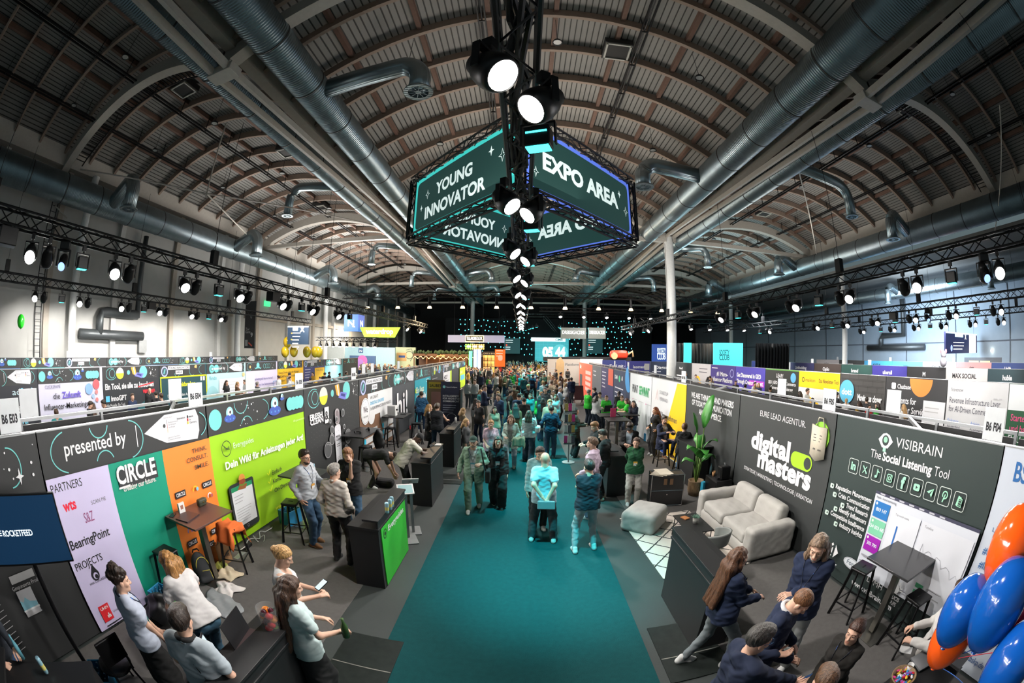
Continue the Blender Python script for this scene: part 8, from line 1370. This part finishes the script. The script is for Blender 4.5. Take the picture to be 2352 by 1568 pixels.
person((.96, 12.6), 5, 'broad man in a navy sweater and blue jeans, seen from behind', q='mid', kw=K(h=1.80, rh=(.26, .12, .95), lh=(-.28, .1, .98)), hair=('short', 'dbrown'), top=('sweater', (.012, .03, .065)), bottom=('straight', (.035, .075, .13)), shoes=BLKS, seed=21)
r, b = person((.45, 6.64), 4, 'bald man in a light t-shirt with his hands behind his back, holding a tablet case', kw=K(h=1.80, rf=(.17, .02), lf=(-.22, .06), rh=(.035, -.20, .93), lh=(-.05, -.21, .97), hand='grip', hy=-6), hair=('bald', 'brown'), top=('tee', (.34, .52, .60)), bottom=('straight', (.03, .034, .04)), shoes=WHT, seed=22); MB().rbox((.02, -.255, .86), (.30, .035, .16), .02).build('tablet_case', pm('case_grey', (.22, .26, .28), .5), r)
person((.36, 7.25), 172, 'person in a pale hoodie talking to the bald man, mostly hidden behind him', q='mid', kw=K(h=1.77, hp=12), hair=('short', 'dbrown'), top=('hoodie', (.34, .46, .46)), bottom=('straight', BLACK), shoes=WHT, seed=23)
person((1.15, 6.28), -8, 'man in a navy sweater and grey trousers with folded arms, from behind', kw=K(h=1.77, rf=(.15, .02), lf=(-.2, -.04), rh=(-.04, .24, 1.12), lh=(-.02, .2, 1.08), hy=-12), hair=('short', 'black'), top=('sweater', (.010, .016, .028)), bottom=('slim', (.30, .33, .35)), shoes=WHT, seed=24)
person((1.44, 7.75), -72, 'man in a pale pink hoodie with swept-back hair and beard', kw=K(h=1.82, rh=(.22, .06, .92), lh=(-.2, .18, 1.0)), hair=('quiff', (.14, .08, .05)), beard='grey', top=('hoodie', (.52, .40, .50)), bottom=('straight', (.09, .16, .24)), shoes=WHT, seed=25)
person((1.92, 9.95), -105, 'red-haired man in a black hoodie looking down beside the counter', q='mid', kw=K(h=1.76, hp=24, rh=(.1, .32, 1.1), lh=(-.1, .32, 1.1)), hair=('short', (.22, .08, .025)), top=('hoodie', BLACK), bottom=('slim', (.12, .13, .14)), shoes=WHT, seed=26)
person((1.90, 8.80), -68, 'dark-haired young man in a black hoodie behind the man in pink', q='mid', kw=K(h=1.78, hp=22, rh=(.1, .3, 1.1), lh=(-.1, .3, 1.05)), hair=('short', 'dbrown'), top=('hoodie', (.011, .011, .012)), bottom=('straight', BLACK), shoes=((.45, .38, .30), (.5, .45, .38)), seed=27)
person((2.74, 9.72), 205, 'man in a black cap and black jacket looking at his phone', q='mid', kw=K(h=1.78, hp=28, rh=(.06, .3, 1.15), lh=(-.08, .3, 1.13), hand='grip'), hair=('short', 'dbrown'), cap=(.015, .015, .016), top=('blazer', BLACK), inner=(.30, .36, .42), bottom=('straight', BLACK), shoes=WHT, seed=28)
person((2.52, 8.36), 192, 'woman in a dark green hoodie and white trousers, hands behind her back', kw=K(h=1.65, fem=True, rh=(.05, -.17, .95), lh=(-.04, -.18, .93), hy=14), hair=('tail', (.06, .03, .018), .2), top=('hoodie', (.012, .09, .035)), bottom=('straight', (.52, .49, .45)), shoes=WHT, lanyard=(.75, .42, .04), seed=29)
person((1.74, 12.75), 80, 'woman with long black hair in a brown blazer and wide black trousers', q='mid', kw=K(h=1.71, fem=True, rh=(.12, .32, 1.08), lh=(-.08, .34, 1.12)), hair=('long', 'black', .4), top=('blazer', (.075, .055, .04)), inner=(.05, .04, .03), bottom=('wide', BLACK), shoes=WHT, seed=30)
person((4.42, 12.6), -98, 'woman with long red hair in black clothes before the yellow field', q='mid', kw=K(h=1.70, fem=True, lh=(-.22, .05, .95), rh=(.06, .22, 1.0)), hair=('long', (.16, .045, .02), .32), top=('blazer', BLACK), inner=(.02, .02, .02), bottom=('wide', BLACK), shoes=WHT, lanyard=(.7, .4, .05), seed=31)
person((4.28, 11.35), 170, 'man in a navy jacket sitting at the black bar table behind the plant', q='mid', kw=K(h=1.78, hip=.76, sit=True, rf=(.14, .36, .4), lf=(-.1, .36, .4), rh=(.14, .38, 1.08), lh=(-.14, .36, 1.08)), hair=('short', 'dbrown'), beard='dbrown', top=('blazer', (.012, .018, .045)), inner=(.3, .3, .32), bottom=('slim', (.015, .02, .05)), shoes=BR, seed=32); stool(4.28, 11.38, 0, 'black bar stool under the seated man in the navy jacket')
person((4.45, 10.15), 35, 'person in a black hoodie and jeans sitting on a stool, from behind', q='mid', kw=K(h=1.72, hip=.78, sit=True, rf=(.12, .30, .32), lf=(-.14, .12, .14), rh=(.12, .36, 1.06), lh=(-.14, .34, 1.06)), hair=('short', 'lbrown'), top=('hoodie', (.011, .011, .012)), bottom=('straight', (.06, .14, .24)), shoes=WHT, seed=33)
person((4.25, 14.75), 212, 'woman with short hair in a navy blazer and jeans by the white PRINT wall', q='mid', kw=K(h=1.66, fem=True, rh=(.04, .25, 1.05), lh=(-.05, .25, 1.03)), hair=('bob', (.03, .012, .01), .06), top=('blazer', (.012, .017, .035)), inner=(.02, .02, .03), bottom=('straight', (.10, .2, .28)), shoes=BR, lanyard=(.75, .42, .04), seed=34)
GN = (.035, .50, .035)
for k, (px, py, z, fc, hr, tp, lab, sk) in enumerate(((1351, 892, 1.72, 60, ('short', 'grey'), ('tee', GN), 'grey-haired man in a bright green t-shirt, facing away to the right', 'fair'), (1393, 904, 1.66, 185, ('buzz', 'lbrown'), ('tee', GN), 'man in a bright green t-shirt bent over the bar table', 'fair'), (1429, 905, 1.62, 200, ('tail', 'lbrown', .15), ('tee', GN), 'woman with tied hair in a bright green t-shirt by the white wall', 'fair'), (1442, 911, 1.64, -70, ('long', (.06, .02, .015), .25), ('tee', GN), 'woman with long dark hair in a bright green t-shirt, in profile', 'fair'), (1369, 905, 1.66, 60, ('bob', 'dbrown', .1), ('shirt', (.58, .58, .58)), 'dark-haired woman in a white blouse at the bar table of the people in green', 'fair'), (1422, 895, 1.70, 20, ('tail', 'dbrown', .1), ('sweater', BLACK), 'person in black standing behind the people in green', 'fair'), (1367, 887, 1.76, -60, ('short', 'dbrown'), ('blazer', NAVY), 'man in a dark blazer behind the people in green', 'fair'), (1378, 897, 1.7, 200, ('short', 'brown'), ('shirt', (.5, .5, .5)), 'man in a light shirt between two people in green', 'fair'))):
    q = onz(px, py, z); person((q[0], q[1]), fc, lab, q='far', kw=K(h=z + .02, fem=hr[0] in ('long', 'tail', 'bob'), rh=(.1, .33, 1.1), lh=(-.1, .33, 1.1), hp=15), hair=hr, top=tp, bottom=('straight', (.02, .03, .05)), inner=(.4, .4, .4) if tp[0] == 'blazer' else None, shoes=BLKS, seed=40 + k)
# right foreground
person((2.16, 2.98), 94, 'woman with long brown hair in a navy hoodie, grey jeans and white shoes', kw=K(h=1.72, fem=True, rf=(.11, .14), lf=(-.12, -.34), rh=(.10, .24, 1.02), lh=(-.10, .24, 1.0), hy=-6), hair=('long', (.085, .036, .017), .48), top=('hoodie', (.007, .016, .048)), bottom=('slim', (.13, .15, .16)), shoes=WHT, lanyard=(.6, .6, .62), seed=35)
person((2.80, 2.56), -118, 'man with chin-length hair in a navy hoodie and grey trousers, arms crossed', kw=K(h=1.88, rh=(-.05, .21, 1.17), lh=(.06, .24, 1.12), hp=14, hy=-8, rf=(.13, .1), lf=(-.12, -.05)), hair=('bob', (.17, .11, .07), .10), top=('hoodie', NAVY), bottom=('straight', (.24, .25, .25)), shoes=WHT, lanyard=(.6, .6, .62), beard='grey', seed=36)
person((2.08, 2.14), 142, 'man with a reddish buzz cut in a navy hoodie and white collar, looking down', kw=K(h=1.76, lean=10, hp=34, rh=(.12, .30, 1.0), lh=(-.16, .24, .95)), hair=('buzz', (.16, .07, .03)), top=('hoodie', (.006, .013, .040)), bottom=('straight', BLACK), shoes=WHT, collar=(.55, .55, .56), seed=37)
person((1.58, 1.72), 92, 'man with greying dark hair and blue glasses in a navy hoodie, hands open', kw=K(h=1.76, rh=(.18, .42, 1.06), lh=(-.14, .40, 1.12), hand='up', hp=12, hy=6, rf=(.1, .08), lf=(-.12, -.12)), hair=('short', (.045, .04, .036)), top=('hoodie', (.005, .011, .034)), bottom=('straight', (.03, .05, .09)), shoes=WHT, glasses=(.02, .12, .3), seed=38)
person((2.62, 1.55), -98, 'woman with tied brown hair in a black lace blouse sitting with hands in her lap', kw=K(h=1.68, fem=True, hip=.72, sit=True, rf=(.1, .40, .35), lf=(-.1, .40, .35), rh=(.03, .32, .84), lh=(-.04, .34, .82), hy=-6), hair=('bun', (.05, .02, .012)), top=('shirt', (.016, .014, .012)), bottom=('slim', (.02, .07, .2)), shoes=BLKS, lanyard=(.62, .62, .64), seed=39); stool(2.62, 1.55, 20, 'black stool under the woman in the black lace blouse')
person((1.80, 1.06), 20, 'brown-haired person at the bottom edge in front of the woman in black lace', kw=K(h=1.71, rh=(.16, .35, 1.0), lh=(-.16, .35, 1.0), hp=15), hair=('short', (.09, .045, .022)), top=('sweater', (.03, .03, .032)), bottom=('straight', BLACK), shoes=BLKS, seed=41)
person((3.55, .95), -35, 'person in a white top half hidden behind the balloons', q='mid', kw=K(h=1.70, fem=True, rh=(.14, .34, 1.08), lh=(-.14, .34, 1.1), hand='grip'), hair=('short', 'brown'), top=('sweater', (.52, .50, .48)), bottom=('straight', BLACK), shoes=BLKS, seed=42)
# things in hands
o = slab('phone', 'lit phone in the hand of the woman with the blonde bun', 'phone', (-1.86, 2.98, 1.16), (.075, .15, .009), M_scr, 62); MB().box((0, 0, .010), (.066, .135, .001)).build('screen', emi('page', (.32, .42, .48), .7), o); o.rotation_euler = (math.radians(25), 0, math.radians(-28))
o = tag(MB().lathe((0, 0, 0), [(.001, 0), (.034, 0), (.034, .13), (.014, .18), (.016, .22), (.001, .22)], 18).build('juice_bottle', pm('green_juice', (.05, .10, .03), .2), None, True), 'green juice bottle held by the woman with long wavy hair', 'bottle'); o.location = (-1.42, 2.47, 1.0)
o = tag(MB().lathe((0, 0, 0), [(.001, 0), (.03, 0), (.03, .13), (.012, .2), (.012, .24), (.001, .24)], 18).build('water_bottle', pm('bottle_blue', (.12, .34, .42), .15), None, True), 'pale blue bottle held over the corner counter at the picture edge', 'bottle'); o.location = (-3.64, -.16, 1.02)
# ---------------------------------------------------------------- the crowd
def attr_mat(nm, rough=.85):
    def f(nt, P):
        a = N(nt, 'ShaderNodeAttribute', attribute_type='OBJECT', attribute_name=nm); nt.links.new(a.outputs['Color'], P.inputs['Base Color']); P.inputs['Roughness'].default_value = rough
    return mk('crowd_' + nm, f)
CM_ = [skin_mat('fair'), attr_mat('hair_colour', .6), attr_mat('top_colour'), attr_mat('leg_colour'), cmat('sole', (.4, .4, .4), .7)]
def proto(kw, hair, top, bottom, seed, f=1.):
    b = Body(**kw); P = []
    S = b.skin(); V, F = net(S, .034*f); P.append((V, F, 0)); R = .15*b.hs; V, F = net(S, .016*f, b.hc - R, b.hc + R); m = np.linalg.norm(V[F].mean(1) - b.hc, axis=1) < R; P.append((V, F[m], 0))
    for S, h, k in ((hair_sdf(b, *hair), .018, 1), (top_sdf(b, top, seed), .028, 2), (bottom_sdf(b, bottom, seed), .030, 3)): V, F = net(S, h*f); P.append((V, F, k))
    for i in (0, 1): me = shoe_mesh(b, i, [], .026); V = np.array([v.co[:] for v in me.vertices]); F = np.array([p.vertices[:] for p in me.polygons]); P.append((V, F, 4)); bpy.data.meshes.remove(me)
    return mesh_np('visitor', P, CM_)
PR = [proto(*a) for a in ((K(h=1.78), ('short',), 'shirt', 'straight', 1), (K(h=1.80, rh=(.1, .3, 1.1), lh=(-.1, .3, 1.1), hp=20), ('short',), 'hoodie', 'straight', 2), (K(h=1.70, fem=True), ('long', .3), 'sweater', 'wide', 3), (K(h=1.68, fem=True, rh=(.06, .28, 1.1), lh=(-.06, .28, 1.1)), ('tail', .2), 'hoodie', 'slim', 4), (K(h=1.76, rf=(.1, .25), lf=(-.1, -.25), rh=(.25, -.1, .85), lh=(-.25, .22, .9)), ('short',), 'tee', 'straight', 5), (K(h=1.72, fem=True, rf=(.1, -.22), lf=(-.1, .22)), ('bob', .1), 'shirt', 'straight', 6), (K(h=1.82, hy=30, rh=(-.1, .24, 1.15), lh=(.1, .24, 1.12)), ('short',), 'sweater', 'slim', 7), (K(h=1.66, fem=True, lean=6, hy=-25), ('bun',), 'tee', 'slim', 8))]
FEM = (2, 3, 5, 7)
TOPC = [('black', (.014, .014, .016)), ('navy', (.012, .022, .06)), ('dark grey', (.06, .062, .066)), ('white', (.55, .55, .54)), ('beige', (.40, .31, .21)), ('brown', (.12, .06, .03)), ('pale blue', (.28, .40, .52)), ('olive', (.10, .11, .05)), ('red', (.55, .04, .03)), ('teal', (.02, .22, .22)), ('mustard', (.50, .30, .04)), ('green', (.04, .42, .05))]
HRC = [('dark-haired', (.02, .012, .008)), ('brown-haired', (.06, .03, .016)), ('fair-haired', (.34, .20, .08)), ('grey-haired', (.2, .18, .17))]
LEGC = [(.014, .014, .016), (.035, .08, .15), (.012, .02, .05), (.10, .11, .12), (.25, .22, .18)]
rg = random.Random(21); taken = [(-.97, 8.2), (.25, 12.2), (.96, 12.6)]
def visitor(x, y, face, where, top=None, hair=None, pr=None, h=1.):
    pr = rg.randrange(8) if pr is None else pr; t = TOPC[top] if top is not None else TOPC[rg.choices(range(12), (30, 14, 12, 13, 9, 8, 5, 5, 3, 4, 3, 1))[0]]; hr = HRC[hair] if hair is not None else HRC[rg.choices(range(4), (40, 30, 22, 8))[0]]
    o = link('person', PR[pr]); o.location = (x, y, 0); o.rotation_euler = (0, 0, -math.radians(face)); s = h*rg.uniform(.95, 1.05); o.scale = (s, s, s)
    o['top_colour'] = t[1]; o['hair_colour'] = hr[1]; o['leg_colour'] = rg.choice(LEGC); f = face % 360
    vw = 'from behind' if f < 60 or f > 300 else 'facing the camera' if 120 < f < 240 else 'in right profile' if f < 180 else 'in left profile'
    lab = '%s %s in a %s top %s, %s' % (hr[0], 'woman' if pr in FEM else 'man', t[0], vw, where); tag(o, lab, 'person', lab); taken.append((x, y)); return o
# seen clearly in the middle of the aisle: (head x, head y, height, facing, top, hair, figure)
for px, py, z, fc, tp, hr, pr in ((1075, 868, 1.8, 20, 3, 1, 0), (1091, 870, 1.78, 200, 3, 1, 0), (1103, 890, 1.7, 100, 9, 2, 3), (1112, 886, 1.82, 90, 1, 1, 6), (1093, 905, 1.66, 10, 3, 0, 2), (1063, 925, 1.62, 60, 4, 2, 5), (1070, 945, 1.66, 95, 2, 2, 5), (1146, 900, 1.8, 215, 1, 1, 0), (1181, 884, 1.76, 10, 5, 1, 1), (1192, 905, 1.78, 5, 1, 0, 1), (1204, 910, 1.76, 0, 0, 0, 1), (1218, 898, 1.68, 200, 9, 1, 2), (1240, 905, 1.66, 10, 11, 0, 2), (1243, 892, 1.7, 30, 6, 2, 3), (1253, 888, 1.8, 200, 2, 3, 0), (1272, 890, 1.76, 190, 3, 3, 0), (1286, 884, 1.8, 100, 6, 3, 6), (1300, 874, 1.7, 60, 3, 2, 3), (1140, 856, 1.78, -60, 3, 1, 0), (1161, 858, 1.72, 0, 7, 2, 2), (1179, 852, 1.8, 190, 9, 0, 0), (1196, 858, 1.72, 0, 9, 2, 3), (1187, 872, 1.76, -20, 0, 2, 1), (1216, 850, 1.84, 10, 9, 1, 6), (1224, 858, 1.8, 20, 1, 1, 4), (1236, 858, 1.74, 30, 8, 0, 4), (1251, 856, 1.8, 215, 5, 3, 1), (1270, 856, 1.76, 60, 8, 1, 4), (1267, 872, 1.74, 20, 4, 1, 4), (1292, 862, 1.7, 0, 1, 1, 2), (1307, 866, 1.76, 40, 3, 1, 0), (1313, 868, 1.78, -20, 1, 0, 1), (1105, 855, 1.76, 0, 1, 0, 1), (1076, 846, 1.74, 100, 10, 1, 4), (1086, 852, 1.7, 80, 0, 0, 2), (1122, 860, 1.72, 30, 11, 1, 3), (1288, 842, 1.8, 90, 0, 0, 0), (1304, 845, 1.76, 180, 0, 0, 1), (1276, 846, 1.78, 150, 2, 1, 0), (1196, 838, 1.75, 0, 10, 2, 2)):
    q = onz(px, py, z); visitor(q[0], q[1], fc, 'in the aisle crowd', tp, hr, pr, z/1.76)
def scatter(n, x0, x1, y0, y1, where, dmin, faces, bias=1.):
    k = 0; t = 0
    while k < n and t < n*60:
        t += 1; y = y0 + (y1-y0)*rg.random()**bias; x = rg.uniform(x0, x1)
        if all((x-a)**2 + (y-b)**2 > dmin*dmin for a, b in taken): visitor(x, y, rg.choice(faces) + rg.uniform(-35, 35), where); k += 1
scatter(14, -1.7, 1.6, 13.2, 20.5, 'in the aisle crowd', .66, (0, 10, 180, 190, 60))
scatter(84, -2.6, 3.3, 21, 50, 'in the distant aisle crowd', .62, (0, 0, 180, 180, 90, -90), .75)
scatter(20, -7.5, -2.8, 35.5, 43, 'by the wooden bar', .7, (0, 180, 90, -90)); scatter(26, -19, -11.5, 36, 42, 'at the light blue stand', .65, (0, 180, 90, -90))
LOW = [proto(*a, 2.0) for a in ((K(h=1.76), ('short',), 'shirt', 'straight', 1), (K(h=1.68, fem=True), ('long', .3), 'sweater', 'slim', 2))]
PAL = [skin_mat('fair')] + [hair_mat(h_[1]) for h_ in HRC[:3]] + [cloth(t_[1]) for t_ in TOPC[:11]]
def mass(n, zones, name, lab):
    parts = []; g = random.Random(5)
    for _ in range(n):
        x0, x1, y0, y1 = g.choice(zones); x, y = g.uniform(x0, x1), g.uniform(y0, y1); me = LOW[g.randrange(2)]; k = len(me.vertices); V = np.empty(k*3); me.vertices.foreach_get('co', V); F = np.empty(len(me.polygons)*4, int); me.loops.foreach_get('vertex_index', F); mi = np.empty(len(me.polygons), int); me.polygons.foreach_get('material_index', mi)
        mp = np.array([0, 1 + g.randrange(3), 4 + g.choices(range(11), (30, 14, 12, 13, 9, 8, 5, 5, 3, 4, 3))[0], 4 + g.choice((0, 0, 1, 2)), 4]); parts.append(((V.reshape(-1, 3)*g.uniform(.95, 1.04)) @ RZ(g.choice((0, 0, 180, 90, -90)) + g.uniform(-40, 40)).T + np.array([x, y, 0]), F.reshape(-1, 4), mp[mi]))
    o = link(name, mesh_np(name, parts, PAL)); tag(o, lab, 'crowd', None, 'stuff')
mass(190, [(-3, 3.6, 48, 78), (-3, 3.6, 48, 66), (3.6, 9.5, 47, 60), (-19, -11.5, 42, 46), (-10, -3, 38, 44)], 'crowd', 'dense crowd of visitors far away before the stage and the bar')
for px, py, tp, hr, pr, fc in ((10, 955, 0, 0, 0, 60), (128, 933, 9, 1, 4, -80), (204, 913, 0, 0, 1, 30), (213, 912, 3, 1, 2, -60), (240, 914, 0, 0, 1, 200), (303, 899, 1, 1, 0, 100), (343, 889, 0, 0, 0, 120), (358, 896, 0, 0, 1, -60), (370, 899, 0, 1, 4, -90), (398, 884, 0, 1, 0, 180), (456, 882, 1, 3, 0, 190), (520, 871, 0, 1, 2, 90), (545, 874, 5, 2, 3, 40), (553, 866, 3, 1, 4, 210), (590, 874, 2, 3, 0, 0), (640, 860, 3, 1, 0, -90), (657, 857, 3, 0, 1, 30), (665, 860, 3, 0, 4, 60), (690, 857, 0, 0, 0, 180), (716, 852, 10, 0, 4, 200), (712, 865, 0, 0, 1, 0), (735, 860, 5, 0, 2, 180), (745, 857, 0, 0, 1, 10), (756, 852, 0, 1, 0, 40), (780, 853, 9, 0, 4, 30), (795, 851, 9, 1, 4, 60), (815, 846, 4, 1, 5, 0), (833, 838, 5, 1, 0, 30), (850, 844, 3, 0, 1, 0)):
    q = onz(px, py, 1.74); visitor(max(q[0], -14.6) if q[1] < 33 else q[0], q[1], fc, 'in the second left aisle', tp, hr, pr)
for px, py, tp, hr, pr, fc in ((1892, 889, 3, 1, 0, 150), (1916, 898, 3, 0, 2, 200), (1932, 899, 0, 0, 1, 90), (1945, 903, 3, 2, 3, 40), (1975, 918, 10, 1, 2, 10), (1998, 916, 8, 0, 5, 200), (2006, 907, 0, 0, 0, 60), (2017, 914, 11, 0, 2, -20), (2068, 917, 0, 0, 0, 150), (2077, 921, 3, 2, 2, 10), (1815, 884, 0, 0, 1, 90), (1839, 883, 0, 1, 5, 200), (1838, 893, 0, 0, 2, 0), (1867, 908, 11, 1, 3, 0), (1769, 888, 0, 0, 1, 40), (1750, 877, 1, 2, 2, 200), (1738, 876, 3, 0, 0, 170), (1734, 880, 4, 2, 3, 30), (1712, 878, 0, 0, 4, 60), (1690, 872, 0, 1, 0, 200), (1665, 862, 2, 1, 0, 0), (1645, 863, 4, 2, 3, 30), (1630, 862, 0, 0, 2, 100), (1618, 858, 3, 1, 4, 180), (1590, 855, 0, 0, 1, 200), (1566, 841, 4, 2, 2, 30), (1557, 843, 0, 1, 0, 0), (1555, 838, 0, 0, 1, 40), (1575, 856, 6, 3, 0, 90), (1593, 846, 0, 0, 0, 180)):
    q = onz(px, py, 1.74); visitor(min(q[0], 13.4) if q[1] < 33 else q[0], q[1], fc, 'in the second right aisle', tp, hr, pr)
